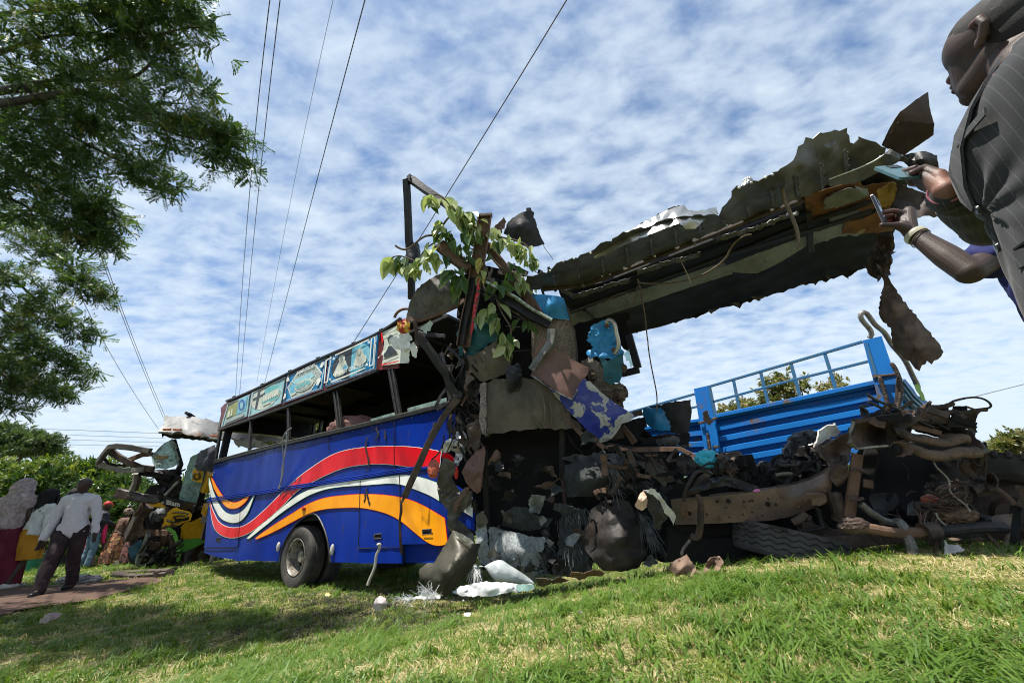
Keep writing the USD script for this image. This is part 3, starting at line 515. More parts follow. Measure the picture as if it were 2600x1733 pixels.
art(S5, pg('1980,470 2050,440 2120,520 1965,576'), sign_dark); art(S5, pg('2010,360 2050,318 2080,330 2060,370 2020,400'), sign_dark); art(S5, [pg('1938,655 2140,612 2140,622 1938,668'), pg('1936,300 1950,292 1965,400 1950,410')], red_paint, 'border_line'); art(S5, [pg('1965,325 2120,262 2120,268 1965,332'), pg('1955,600 2130,530 2130,538 1955,608')], sign_dark, 'border_line')
part(bus, 'sign_shard', sh('H', '1825,608,5.35 1890,560,5.35 2005,410,5.35 2020,400,5.35 1985,470,5.3 1930,540,5.25 1850,600,5.25', cr=.01, res=.04), sign_cream)

for s_ in ('100,838 500,734 760,674 1090,596 1350,528', '66,1046 500,980 860,922'):
    a = spline(px('B', s_)[:, :2], 12); V = bp(a[:, 0], a[:, 1])
    for q in V[::2]: part(bus, 'rivet', ball(q+BN*(dent(q[None])[0]-.004), .011, 1), bare_metal)
for s_ in ('912,690 905,760 918,820 908,868', '958,640 965,690 955,700', '1005,655 1010,700', '905,960 915,1010 925,1045', '895,985 900,1000 893,1030'):
    a = spline(px('B', s_)[:, :2], 6); V = bp(a[:, 0], a[:, 1]); part(bus, 'oil_drip', bar(V+BN*(dent(V)-.022)[:, None], .035, .004, side=BD, rough=.35), M('drip'+s_[:3], (.03, .02, .02)))

c_ = bp(*px('B', '828,622')[0, :2], .35); single('cloth_bundle', lump(c_+[0, 0, -.05], .34, 3, sc=(1.2, .8, .6), amp=.3), M('pink_bundle', (.24, .12, .11), (.15, .08, .075), rough=.8, sc=6, bump=.3), 'dusty pink bundle lying inside behind the middle bus window', 'bundle', smooth=40)
part(bus, 'ceiling_cloth', slab(.9, 2.4, .3, 1.6, 3.52, 3.545), M('mustard_lining', (.10, .075, .02), (.06, .045, .015), rough=.8))
# ================================================================ the roof torn loose over the front, still hanging on the bus
def phs(c, s):
    a = px(c, s); a[:, 2] = hd(a[:, 0], a[:, 1], a[:, 2]); return a
def roofpart(nm, c, s, m_, mid=None, h=None, **k):
    if h is not None: s = ' '.join(t+f',{h}' for t in s.split())
    a = phs(c, s); b = phs(c, mid) if mid else None
    return part(roof, nm, sheet(a, b, **k), m_, smooth=28)
roof = fresh(bus, 'torn_roof'); tag(UsdGeom.Xform.Define(stage, roof), label='roof skin and ceiling torn open and hanging in the air over the crushed front'); ORG[roof] = ORG[bus]
roofpart('roof_skin', 'E', '-20,1130,3.25 80,1095,3.22 180,1040,3.2 260,1015,3.2 340,985,3.2 400,945,3.2 520,885,3.2 640,845,3.2 760,800,3.2 880,790,3.2 960,780,3.2 1065,772,3.2 1082,760,3.2 1110,712,3.2 1142,680,3.2 1135,630,3.2 1220,602,3.2 1380,540,3.2 1420,510,3.22 1470,470,3.28 1500,430,3.32 1512,390,3.35 1560,342,3.4 1640,318,3.4 1750,290,3.4 1790,285,3.4 1822,350,3.36 1855,335,3.4 1930,350,3.4 1992,375,3.4 2010,420,3.4 1940,475,3.4 1700,590,3.4 1560,670,3.38 1300,770,3.36 1100,840,3.35 900,930,3.35 700,1010,3.35 560,1070,3.35 420,1125,3.35 300,1170,3.35 180,1195,3.35 60,1190,3.35 -10,1210,3.35',
         olive_skin, mid='700,920,3.26 1000,840,3.22 1300,680,3.24 1450,600,3.18 1560,500,3.22 1700,420,3.3 1600,600,3.44 1750,500,3.42 400,1040,3.26', res=.05, cr=.055, fq=3.2, rag=.3, seed=5, thick=.006)
CRUSH = 'bright'
roofpart('crumpled_skin', 'E', '330,985,3.26 420,935,3.28 500,890,3.3 580,850,3.32 660,806,3.34 740,760,3.36 800,735,3.37 862,720,3.38 885,742,3.34 925,750,3.32 985,742,3.33 1050,725,3.36 1064,772,3.26 1000,790,3.22 930,850,3.12 880,856,3.10 840,820,3.10 760,850,3.11 640,900,3.12 520,945,3.14 420,1000,3.2 360,1020,3.2', bright_metal, mid='700,800,3.30 860,790,3.22 600,890,3.18 780,800,3.26 900,800,3.16 960,800,3.2', res=.03, cr=.045, fq=5., rag=.15, seed=9)
roofpart('torn_lip', 'E', '440,925,3.42 560,862,3.43 640,815,3.44 740,760,3.45 800,730,3.45 870,718,3.45 870,728,3.44 800,744,3.44 700,796,3.43 560,878,3.42', rust, cr=.02, fq=9, res=.025, rag=.3, seed=3)
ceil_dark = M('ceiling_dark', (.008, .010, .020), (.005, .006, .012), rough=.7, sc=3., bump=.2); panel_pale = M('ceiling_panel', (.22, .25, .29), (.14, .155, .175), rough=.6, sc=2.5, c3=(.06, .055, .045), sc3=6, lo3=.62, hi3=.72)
panel_wood = M('fibre_board', (.21, .095, .04), (.13, .06, .03), rough=.75, sc=5., c3=(.30, .24, .17), sc3=5, lo3=.6, hi3=.7)
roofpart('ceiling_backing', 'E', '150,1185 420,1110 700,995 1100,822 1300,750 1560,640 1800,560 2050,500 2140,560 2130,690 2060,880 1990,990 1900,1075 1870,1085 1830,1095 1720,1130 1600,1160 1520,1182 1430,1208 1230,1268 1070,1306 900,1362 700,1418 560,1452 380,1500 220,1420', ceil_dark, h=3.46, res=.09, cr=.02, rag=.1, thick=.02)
for s_ in ('215,1342 300,1312 352,1366 232,1402', '305,1310 440,1258 590,1208 640,1195 860,1120 1030,1062 1100,1050 1145,1108 900,1185 640,1275 370,1364'):
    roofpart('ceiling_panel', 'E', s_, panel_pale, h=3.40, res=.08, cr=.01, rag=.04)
roofpart('ceiling_panel', 'E', '1062,1080,3.34 1240,1010,3.36 1420,945,3.38 1560,893,3.38 1566,948,3.38 1420,1040,3.33 1285,1106,3.28 1180,1104,3.3 1120,1096,3.32', panel_pale, res=.05, cr=.012, rag=.06)
roofpart('ceiling_panel', 'E', '1588,882 1690,846 1785,818 1870,862 1868,884 1720,905 1600,946', panel_pale, h=3.39, res=.05, cr=.01)
roofpart('ceiling_panel', 'E', '1780,818,3.37 1900,790,3.36 2040,720,3.35 2058,866,3.36 1900,882,3.37 1765,882,3.37', panel_wood, res=.05, cr=.03, rag=.15)
roofpart('ceiling_panel', 'E', '1550,664 1700,620 1868,578 1872,608 2040,590 2080,620 2060,700 1930,745 1760,770 1562,800', panel_wood, h=3.40, res=.05, cr=.03, rag=.12)
roofpart('torn_lining', 'E', '1660,690 1720,650 1790,625 1870,618 1930,640 1905,680 1830,700 1740,735 1670,738', M('grey_felt', (.17, .18, .18), (.10, .105, .105), rough=.9, sc=6.), h=3.36, res=.035, cr=.04, rag=.35)
roofpart('torn_lining', 'E', '1690,790 1860,745 1868,775 1700,826', panel_pale, h=3.36, res=.05, cr=.01)
roofpart('torn_lining', 'E', '1960,640 2050,585 2075,600 2068,660 2040,720 1985,740', M('yellow_board', (.34, .22, .06), (.22, .14, .05), rough=.8), h=3.33, res=.03, cr=.04, rag=.3)
def roofbar(s, w, h_, hh, m_, c='E'):
    a = phs(c, ' '.join(t+f',{hh}' for t in s.split())); part(roof, 'roof_rail', bar(at(a[:, 0], a[:, 1], a[:, 2]), w, h_, side=[0, 0, 1.]), m_)
roofbar('60,1195 300,1172 560,1072 900,935 1300,775 1545,685', .05, .05, 3.33, dark_rust); roofbar('180,1210 420,1160 700,1050 1000,935 1300,820 1540,720', .03, .09, 3.40, black_metal)
roofbar('215,1322 420,1245 640,1170 900,1080 1200,965 1560,820 1930,700', .035, .05, 3.36, black_metal); roofbar('215,1250 640,1110 900,1020 1250,900 1560,770', .06, .12, 3.38, ceil_dark)
roofbar('1130,1000 1450,900 1760,810 1930,750', .03, .06, 3.30, black_metal); roofbar('1575,760 1590,980', .03, .05, 3.36, black_metal); roofbar('300,1315 352,1368', .03, .04, 3.36, black_metal)
for t_ in ('290,1165 292,1180', '915,935 930,940'): roofbar(t_, .03, .03, 3.28, bare_metal)
for q, s_ in enumerate(('160,1185 240,1225 330,1200 420,1170 560,1130', '600,1090 700,1060 780,1030 880,1010 960,985', '1050,900 1200,860 1300,830 1420,780 1520,750')):
    a = np.array([[float(v) for v in t.split(',')] for t in s_.split()]); e = np.vstack([a, a[::-1]+[0, 26]]); roofpart('torn_lining', 'E', ' '.join(f'{x},{y}' for x, y in e), olive_skin, h=3.31, res=.03, cr=.05, fq=9, rag=.3, seed=q)
for q in range(13):     # ribs and seams pressed into the skin
    t_ = 120+q*138; k_ = np.interp(t_, [0, 500, 900, 1100, 1400, 1800, 1950], [1150, 920, 760, 790, 560, 330, 380]); e_ = np.interp(t_, [0, 300, 700, 1100, 1560, 1940], [1200, 1165, 1005, 835, 670, 475])
    a = phs('E', f'{t_+3},{k_*.72+e_*.28},3.19 {t_+8},{(k_+e_)/2},3.23 {t_+18},{e_-6},3.33'); part(roof, 'skin_rib', bar(at(a[:, 0], a[:, 1], a[:, 2]), .022, .008, side=BD, rough=.1, seed=q), olive_skin)
    for u in (.1, .35, .6, .85): c = a[0]+(a[-1]-a[0])*u; part(roof, 'rivet', ball(at(c[0]+6, c[1], c[2]-.02), .008, 1), bare_metal)
g = np.random.default_rng(14)
for q in range(13):     # shreds along the torn far edge
    t_ = g.uniform(560, 1900); b_ = np.interp(t_, [560, 700, 1070, 1230, 1520, 1600, 1830, 1900], [1452, 1418, 1306, 1268, 1182, 1160, 1095, 1075]); L = g.uniform(3, 22)**1.0*(2 if q % 6 == 0 else 1); a = phs('E', ' '.join('%.1f,%.1f,3.4' % t for t in ((t_-g.uniform(15, 60), b_-8), (t_, b_+L), (t_+g.uniform(-4, 6), b_+L*.7), (t_+g.uniform(15, 60), b_-16)))); part(roof, 'torn_shred', sheet(a, cr=.02, res=.02, rag=.2, seed=q), (soot, dark_rust, ceil_dark)[q % 3], smooth=25)
# flaps at the far right end
rust_flap = M('flap_brown', (.055, .036, .03), (.035, .026, .024), rough=.6, sc=4., bump=.2, bsc=20)
part(roof, 'torn_flap', sh('E', '1990,375,2.92 2030,290,2.8 2085,200,2.72 2170,130,2.68 2255,74,2.66 2262,160,2.66 2290,258,2.66 2160,242,2.7 2085,245,2.75 2020,340,2.86', cr=.012, res=.03, rag=.06), rust_flap, smooth=28)
part(roof, 'torn_flap', sh('E', '1990,378,2.92 2020,340,2.86 2085,246,2.74 2160,243,2.69 2290,258,2.65 2286,320,2.72 2200,380,2.82 2118,436,2.9 2040,410,2.94', cr=.012, res=.03, rag=.06), rust_flap, smooth=28)
part(roof, 'torn_flap', sh('E', '2110,438,2.95 2180,416,2.9 2240,412,2.88 2305,436,2.86 2310,480,2.84 2330,545,2.84 2250,540,2.9 2160,520,2.95 2120,480,2.97', mid='2230,460,2.82', cr=.04, res=.03, rag=.1, seed=3), black_metal, smooth=28)
part(roof, 'curled_strip', sh('E', '1690,572,3.1 1800,530,3.02 1920,480,2.93 1990,440,2.88 2038,398,2.85 2090,425,2.84 2142,458,2.84 2138,478,2.86 2090,470,2.9 2020,510,2.96 1860,590,3.05 1695,612,3.12', mid='2040,420,2.80 2080,445,2.79', cr=.01, res=.03, rag=.05), olive_skin, smooth=28)
part(roof, 'bright_edge', wire(pts('E', '1690,573,3.09 1800,531,3.01 1920,481,2.92 1990,441,2.87 2036,399,2.84'), .004), white_paint)
part(roof, 'torn_flap', sh('E', '2060,690,3.4 2110,600,3.3 2200,640,3.25 2300,680,3.2 2350,690,3.15 2352,780,3.15 2310,785,3.18 2240,782,3.2 2140,800,3.25 2090,780,3.32', cr=.03, res=.04, rag=.3), rust_flap, smooth=28)
part(roof, 'torn_flap', sh('E', '1960,900,3.95 2055,880,3.8 2062,960,3.8 2055,1010,3.8 2040,1060,3.8 2045,1120,3.8 2000,1110,3.85 1965,1148,3.9 1920,1120,3.95 1895,1075,4.0', cr=.06, fq=9, res=.035, rag=.45, seed=2), rust_flap, smooth=28)
felt_brown = M('felt_brown', (.12, .085, .07), (.07, .052, .046), rough=.9, sc=10., bump=.5, bsc=60)
part(roof, 'hanging_sheet', sh('E', '1965,1055,3.85 2000,1070,3.84 2025,1130,3.8 2075,1200,3.75 2140,1290,3.7 2230,1400,3.66 2310,1500,3.62 2340,1550,3.6 2325,1580,3.6 2290,1600,3.62 2270,1622,3.64 2250,1610,3.66 2215,1630,3.7 2200,1660,3.72 2180,1650,3.72 2150,1610,3.74 2120,1590,3.76 2090,1560,3.78 2060,1545,3.8 2040,1420,3.8 2000,1380,3.85 1975,1340,3.88 1995,1250,3.86 2005,1150,3.85', mid='2050,1300,3.70 2120,1420,3.64 2180,1530,3.6', cr=.03, fq=5, res=.04, rag=.2, seed=8), felt_brown, smooth=28)
part(roof, 'hanging_sheet', sh('E', '1995,1190,3.9 2010,1180,3.88 2050,1270,3.84 2060,1400,3.85 2030,1390,3.88 2000,1360,3.92 1972,1340,3.93', cr=.04, res=.03, rag=.3), rust_flap, smooth=28)
cable = M('cable', (.16, .12, .08), (.09, .07, .05), rough=.7, sc=20)
def hang(c, s, r, k=6): part(roof, 'hanging_cable', wire(pts(c, s), r, k), cable)
hang('E', '1405,545,3.2 1425,610,3.15 1440,690,3.14 1465,750,3.13 1490,810,3.13 1510,870,3.14 1515,930,3.15', .014); hang('E', '1513,925,3.15 1500,950,3.14 1480,980,3.12', .004); hang('E', '1515,930,3.15 1530,950,3.14 1542,940,3.13', .004); hang('E', '1512,928,3.15 1508,960,3.14 1515,970,3.13', .004)
hang('E', '590,1105,4.6 605,1150,4.55 625,1250,4.5 640,1320,4.48 650,1400,4.48 662,1500,4.47', .007); hang('X', '1645,870,4.47 1652,920,4.46 1662,970,4.46 1668,1010,4.46 1664,1060,4.46 1661,1090,4.46', .007)
hang('E', '598,1110,4.58 618,1180,4.55 630,1240,4.5', .005); hang('E', '600,1158,4.5 700,1165,4.4 800,1160,4.3 900,1140,4.2 1000,1100,4.05 1060,1060,4.0 1110,1010,3.9 1135,960,3.85 1180,910,3.8 1250,885,3.75', .010); hang('E', '845,1030,4.1 880,1100,4.05 908,1165,4.0', .005)
hang('E', '510,1240,4.7 540,1260,4.68 550,1300,4.66', .006); hang('E', '370,1280,4.75 430,1260,4.7 480,1230,4.66 560,1225,4.6', .006); hang('E', '600,1180,4.55 590,1250,4.6 560,1300,4.65', .008)
for q, s_ in enumerate(('105,1090', '180,1040', '240,1022', '400,1122', '700,1008', '1110,832', '1180,618', '1250,592', '1330,560', '1370,545', '335,990')):
    a = phs('E', s_+',3.17')[0]; part(roof, 'rivet', ball(at(a[0], a[1], a[2]), .011, 1), white_paint if q % 2 == 0 else bright_metal)
part(roof, 'bolt_cluster', join([lump(pts('E', '1222,598', 3.35)[0]+d_, .035, q) for q, d_ in enumerate(([0, 0, 0], [.02, 0, .03], [-.02, 0, -.03]))]), bright_metal)
# side structure under the roof's left end
part(roof, 'window_post', bar(pts('T', '880,900,4.9 985,1270,4.75'), .09, .05), black_metal); part(roof, 'window_post', bar(pts('T', '800,1340,4.85 1000,1290,4.75'), .08, .05), black_metal)
part(roof, 'window_post', sh('T', '250,790,5.2 500,700,5.1 880,640,5.0 890,890,4.92 880,1080,4.9 830,1080,4.95 780,1000,5.0 800,1300,4.95 600,1500,5.1 300,1200,5.2', cr=.05, res=.09), soot)
part(roof, 'glass_shard', sh('T', '838,1090,4.8 880,1065,4.78 905,1170,4.76 938,1250,4.75 895,1260,4.76 890,1190,4.77 842,1195,4.8', cr=.004, res=.05, thick=.005), pane)

# ================================================================ heap of torn parts at the break
def beam(c, s, w, h, m_, label, nm='bent_beam', rough_=.06, seed=0, side=None, cat='beam', group=None):
    P = pts(c, s); return single(nm, bar(P, w, h, side=side, rough=rough_, seed=seed), m_, label, cat, group)
def piece(nm, c, rim, m_, label, cat, mid=None, group=None, **k): return single(nm, sh(c, rim, mid, **k), m_, label, cat, group, smooth=28)
fp = thing('roof_frame', 'tall angled black frame bar standing left of the leafy branch against the sky', 'frame', pts('C', '215,760,5.5')[0])
part(fp, 'post', bar(pts('C', '184,80,5.3 190,250,5.32 198,420,5.35 210,600,5.4 214,760,5.5'), .095, .07, rough=.04), black_metal)
part(fp, 'arm', bar(pts('C', '196,82,5.3 215,66,5.28'), .1, .07), black_metal); part(fp, 'arm', bar(pts('C', '210,78,5.28 290,135,5.2 390,205,5.12 480,270,5.05'), .10, .07, rough=.04), black_metal)
part(fp, 'wrapped_rag', lump(pts('C', '222,520,5.3')[0], .16, 3, sc=(.6, .5, 1.5)), dark_plastic, smooth=50)
b1 = thing('bent_beam', 'long upright rusty brown channel beam with a strip of red paint', 'beam', pts('C', '530,1030,4.75')[0])
part(b1, 'web', channel(pts('C', '632,285,4.95 610,450,4.92 585,600,4.9 560,760,4.86 530,900,4.82 508,1030,4.78'), .17, .07, .012, side=RT), rust, smooth=20)
part(b1, 'side_flange', bar(pts('C', '562,640,4.86 540,760,4.83 515,900,4.8 492,1020,4.76'), .12, .06, rough=.05), black_metal)
part(b1, 'red_strip', sh('C', '590,640,4.80 602,650,4.80 597,720,4.79 586,770,4.78 578,840,4.76 566,920,4.74 553,965,4.72 545,955,4.73 556,890,4.74 566,790,4.77 580,720,4.78', cr=.01, res=.012, rag=.35), M('red_flake', (.45, .02, .04), (.12, .03, .03), rough=.4, sc=25, lo=.5, hi=.56))
part(b1, 'end_plate', box(pts('C', '628,285,4.93')[0], (.2, .06, .05), None, .01), dark_rust)
beam('C', '370,450,5.0 450,520,4.95 545,590,4.88', .14, .09, rust, 'short thick brown box beam left of the upright brown beam, end broken open')
beam('C', '640,455,5.1 720,560,5.02 800,660,4.95 880,760,4.88 960,870,4.8', .11, .07, rust, 'long sloping grey brown beam running down right from the upright beam to the blue headrest')
b2 = thing('bent_beam', 'black channel beam with pale painted edge sloping right below the leaves', 'beam', pts('C', '1000,900,4.7')[0])
part(b2, 'web', channel(pts('C', '612,690,4.9 700,735,4.85 800,795,4.8 900,860,4.74 1000,905,4.68'), .13, .06, .012), black_metal, smooth=20)
part(b2, 'pale_edge', bar(pts('C', '612,652,4.87 700,692,4.82 800,748,4.77 900,815,4.71 1010,880,4.65'), .028, .05, rough=.15), M('pale_edge', (.45, .55, .5), (.2, .2, .17), rough=.5, sc=20))
beam('C', '755,560,5.2 870,620,5.15', .07, .05, dark_rust, 'short thin brown strut under the leaves behind the sloping beam')
beam('C', '1015,930,4.62 1000,1010,4.6 950,1100,4.58 895,1165,4.56', .11, .07, bare_metal, 'scraped grey tube hanging over the brown panel below the black beam end', rough_=.12)
piece('torn_plate', 'C', '735,385,5.3 760,320,5.28 800,290,5.26 890,240,5.22 920,320,5.2 945,400,5.18 968,450,5.16 880,470,5.2 800,430,5.25', black_metal, 'black bent plate standing up against the sky right of the leaves', 'plate', mid='830,340,5.15', cr=.03, res=.05)
piece('torn_plate', 'C', '680,350,5.35 740,293,5.3 752,320,5.3 730,380,5.3 700,410,5.3', rust, 'small brown plate corner behind the black plate above the leaves', 'plate', cr=.02, res=.04)
single('thin_wire', wire(pts('C', '962,450,5.2 985,490,5.2 1005,515,5.2 1018,538,5.2'), .004), cable, 'thin loose wire curling down from the black plate against the sky', 'wire')
piece('torn_plate', 'C', '182,862,5.3 200,780,5.25 245,700,5.2 320,640,5.15 440,590,5.1 470,610,5.08 430,650,5.06 440,720,5.03 515,770,5.0 470,805,5.02 360,855,5.1 300,875,5.15 230,888,5.2', M('sooty_panel', (.10, .095, .085), (.055, .05, .045), rough=.5, sc=8., c3=(.16, .15, .13), sc3=10, lo3=.58, hi3=.7, bump=.2), 'big dark grey bent panel lying on the bus roof edge below the frame bar', 'panel', mid='330,730,5.0', cr=.02, res=.05, rag=.1)
single('torn_strip', bar(pts('C', '182,868,5.22 260,880,5.18 360,850,5.08 470,800,5.0 515,765,4.97'), .05, .02, rough=.15), rust, 'rusty folded rim strip along the lower edge of the dark grey panel', 'strip')
single('torn_strip', wire(pts('C', '190,815,5.3 150,822,5.3 128,840,5.3 116,866,5.3'), .02), rust, 'small curled rusty strip sticking out left above the broken sign', 'strip')
# rags hung on the edge
piece('rag', 'C', '130,890,5.0 175,868,4.98 205,890,4.97 205,940,4.97 180,985,4.97 150,955,4.98 128,935,5.0', M('red_rag', (.30, .02, .015), (.60, .38, .05), rough=.7, sc=14., lo=.45, hi=.55), 'crumpled red and yellow rag caught on the torn roof edge above the white plastic', 'rag', mid='165,920,4.9', soft=True, cr=.05, res=.025, rag=.2)
white_plastic = M('white_plastic', (.70, .71, .70), (.55, .56, .55), rough=.45, sc=6., c3=(.35, .34, .3), sc3=12, lo3=.62, hi3=.75)
piece('plastic_rag', 'C', '85,985,5.02 140,960,4.98 195,950,4.96 215,975,4.96 200,1060,4.94 198,1125,4.94 150,1125,4.95 152,1050,4.96 110,1040,5.0', white_plastic, 'white plastic sheet hanging in folds over the broken cream sign', 'plastic sheet', mid='170,1040,4.88', soft=True, cr=.05, fq=5, res=.03)
piece('plastic_rag', 'C', '205,1020,4.96 225,1000,4.95 250,1045,4.95 235,1110,4.95 212,1070,4.96', white_plastic, 'small white plastic strip hanging right of the larger white plastic sheet', 'plastic sheet', cr=.03, res=.03)
piece('glass_sheet', 'C', '258,930,5.2 320,878,5.15 336,900,5.15 300,960,5.18 285,950,5.2', M('milky_glass', (.6, .7, .66), (.4, .5, .48), rough=.2, sc=9.), 'pale piece of broken glass caught behind the white plastic under the grey panel', 'broken glass', cr=.008, res=.04)
beam('C', '232,880,5.05 240,960,5.04 246,1040,5.02', .05, .03, dark_rust, 'short rusty upright strip behind the white plastic')
beam('C', '250,955,5.25 320,965,5.2 400,970,5.15', .06, .04, black_metal, 'short black bar lying level behind the white plastic')
beam('C', '255,970,4.95 300,1040,4.9 360,1110,4.86 410,1190,4.82 440,1260,4.8 465,1300,4.78', .10, .07, black_metal, 'charred bent post leaning across the last window opening', rough_=.14)
# long brown strip lying diagonally across the stripes
dg = thing('bent_strip', 'long twisted dark brown steel strip hanging diagonally across the bus stripes', 'strip', pts('D', '180,1190,4.5')[0])
part(dg, 'upper_length', bar(pts('D', '555,160,4.55 480,255,4.55 420,350,4.54 360,460,4.52 300,590,4.5 245,710,4.5 200,810,4.5'), .075, .045, side=RT, rough=.05), dark_rust)
part(dg, 'lower_length', bar(pts('D', '215,790,4.5 178,850,4.5 180,910,4.5 168,980,4.5 172,1060,4.5 176,1110,4.5 180,1190,4.5'), .03, .02, rough=.2), dark_rust)
# seats
weave = mat('seat_weave', {'g': ('geometry', {}), 'v': ('voronoi_texture', {'scale': 62., 'randomness': .35}), 'r': ('rgb_ramp', {'ramp': [(0, (.075, .05, .04)), (.35, (.13, .095, .075)), (.6, (.30, .25, .21)), (1, (.34, .29, .25))]}), 'n': ('noise_texture', {'scale': 9., 'detail': 5.}), 'nr': ('rgb_ramp', {'ramp': [(0, (.55,)*3), (.4, (.7,)*3), (.6, (1,)*3), (1, (1,)*3)]}), 'm': ('mix', {'mix_type': 'multiply', 'fac': 1.}), 'b': ('bump', {'strength': .5, 'distance': .01}), 'p': ('principled_bsdf', {'roughness': .9, 'sheen_weight': .2})},
    [('g.position', 'v.vector'), ('g.position', 'n.vector'), ('v.distance', 'r.fac'), ('n.fac', 'nr.fac'), ('r.color', 'm.color1'), ('nr.color', 'm.color2'), ('m.color', 'p.base_color'), ('v.distance', 'b.height'), ('b.normal', 'p.normal')], 'p.BSDF')
vinyl_blue = M('vinyl_blue', (.035, .26, .56), (.025, .19, .43), rough=.4, sc=5., c3=(.05, .09, .12), sc3=14, lo3=.58, hi3=.68, bump=.25, bsc=25)
vinyl_teal = M('vinyl_teal', (.015, .10, .13), (.012, .07, .09), rough=.45, sc=5., c3=(.03, .04, .04), sc3=12, bump=.2)
cushion = M('cushion_brown', (.105, .085, .06), (.068, .055, .042), rough=.75, sc=5., c3=(.14, .12, .08), sc3=7, lo3=.58, hi3=.72, bump=.25, bsc=14, stretch=(1, 1, .5))
s1 = sub(bus, 'seat', 'tan woven seat back with bright blue headrest cover standing right of the beams')
part(s1, 'backrest', sh('C', '890,880,4.92 960,865,4.86 1060,870,4.82 1112,880,4.84 1135,940,4.84 1148,1040,4.82 1155,1130,4.8 1080,1110,4.8 1000,1180,4.84 900,1180,4.92', mid='1020,960,4.72 1030,1060,4.70', soft=True, cr=.012, res=.05, thick=.10, rag=.05), weave, smooth=60)
part(s1, 'headrest_cover', sh('C', '890,735,4.92 960,732,4.86 1050,742,4.82 1078,755,4.82 1098,810,4.82 1116,876,4.82 1050,872,4.78 960,868,4.80 885,878,4.9', mid='1000,800,4.72', soft=True, cr=.012, res=.04, thick=.10, rag=.05), vinyl_blue, smooth=60)
part(s1, 'piping', wire(pts('C', '1100,810,4.80 1120,880,4.79 1140,960,4.79 1152,1060,4.78 1157,1125,4.77'), .012), M('seat_piping', (.09, .07, .06)))
s2 = sub(bus, 'seat', 'torn blue seat top with steel grab handle facing the sky on the right of the heap')
part(s2, 'torn_cover', sh('C', '1210,990,4.6 1240,910,4.55 1300,885,4.52 1330,878,4.5 1360,900,4.5 1380,960,4.5 1400,1020,4.48 1420,1070,4.48 1360,1100,4.46 1300,1100,4.48 1260,1080,4.5 1230,1100,4.55 1205,1065,4.58 1240,1030,4.56', mid='1320,980,4.42', cr=.05, fq=7, res=.03, rag=.35, seed=4), vinyl_blue, smooth=28)
part(s2, 'side_cover', sh('C', '1270,1080,4.46 1330,1110,4.42 1420,1070,4.45 1412,1160,4.45 1395,1235,4.45 1350,1245,4.42 1310,1225,4.42 1300,1150,4.42', mid='1345,1170,4.38', soft=True, cr=.012, res=.035, thick=.06), vinyl_teal, smooth=60)
part(s2, 'grab_handle', wire(pts('C', '1325,905,4.45 1335,878,4.42 1355,885,4.4 1375,940,4.38 1388,1000,4.37 1385,1040,4.38 1365,1070,4.42'), .024, 6, 10), bright_metal, smooth=True)
part(s2, 'backrest', sh('C', '1175,1120,4.68 1220,1080,4.62 1290,1120,4.52 1330,1230,4.5 1400,1240,4.5 1420,1265,4.52 1390,1360,4.55 1330,1330,4.6 1240,1240,4.66', cr=.06, fq=8, res=.035, rag=.3, seed=6), weave, smooth=28)
part(s2, 'bolt', ball(pts('C', '1325,910,4.44')[0], .03, 1), rust); part(s2, 'bolt', ball(pts('C', '1362,1048,4.42')[0], .028, 1), rust)
part(s2, 'foam_lump', join([lump(pts('C', t)[0], r_0, q, amp=.8, fq=1.7, sc=(1, .7, 1.2)) for q, (t, r_0) in enumerate((('1400,1290,4.55', .07), ('1370,1350,4.6', .08), ('1330,1300,4.6', .07), ('1260,1180,4.6', .06), ('1415,1150,4.55', .04)))]), M('foam', (.14, .10, .07), (.07, .05, .04), rough=.95, sc=9, bump=.4), smooth=28)
s3 = sub(bus, 'seat', 'teal and brown seat hanging upside down below the upright rusty beam')
part(s3, 'teal_back', sh('C', '470,940,4.95 520,890,4.92 590,840,4.9 660,860,4.88 720,900,4.88 690,990,4.85 600,1060,4.85 540,1110,4.88 480,1080,4.92', mid='590,960,4.78', soft=True, cr=.02, res=.05, thick=.08), vinyl_teal, smooth=60)
part(s3, 'cushion', sh('C', '495,1095,4.85 560,1080,4.8 640,1030,4.78 720,980,4.8 780,1060,4.78 780,1170,4.74 700,1210,4.72 600,1230,4.76 540,1170,4.82', mid='650,1120,4.66', soft=True, cr=.03, fq=4, res=.05, thick=.1), cushion, smooth=60)
s4 = sub(bus, 'seat', 'large dark brown cushion with woven edge hanging over the hollow')
part(s4, 'cushion', sh('C', '640,1235,4.72 720,1210,4.66 850,1205,4.6 920,1215,4.56 980,1250,4.52 1060,1330,4.48 1120,1420,4.45 1190,1500,4.42 1060,1498,4.4 900,1500,4.38 760,1515,4.4 640,1525,4.45', mid='800,1360,4.42 950,1400,4.38', soft=True, cr=.02, fq=3, res=.06, thick=.14), cushion, smooth=60)
part(s4, 'side_band', sh('C', '600,1240,4.76 640,1235,4.70 640,1380,4.50 640,1524,4.43 612,1520,4.46 598,1440,4.52', soft=True, cr=.01, res=.04, thick=.1), weave, smooth=60)
part(s4, 'seam', wire(pts('C', '642,1238,4.68 645,1380,4.47 640,1522,4.41'), .01), M('seam_thread', (.05, .03, .028)))
part(s4, 'fold', join([wire(pts('C', t), .012) for t in ('940,1280,4.40 970,1380,4.35 960,1480,4.36', '990,1330,4.40 1010,1420,4.36 1000,1490,4.37', '900,1420,4.36 930,1470,4.35 950,1495,4.36')]), cushion, smooth=True)
piece('foam_block', 'C', '752,1150,4.62 800,1130,4.58 838,1160,4.56 840,1230,4.54 825,1290,4.5 790,1300,4.5 752,1280,4.52', dark_plastic, 'charred black block hanging in front of the brown cushion', 'foam block', mid='795,1220,4.40', cr=.05, res=.03, thick=.08, rag=.2)
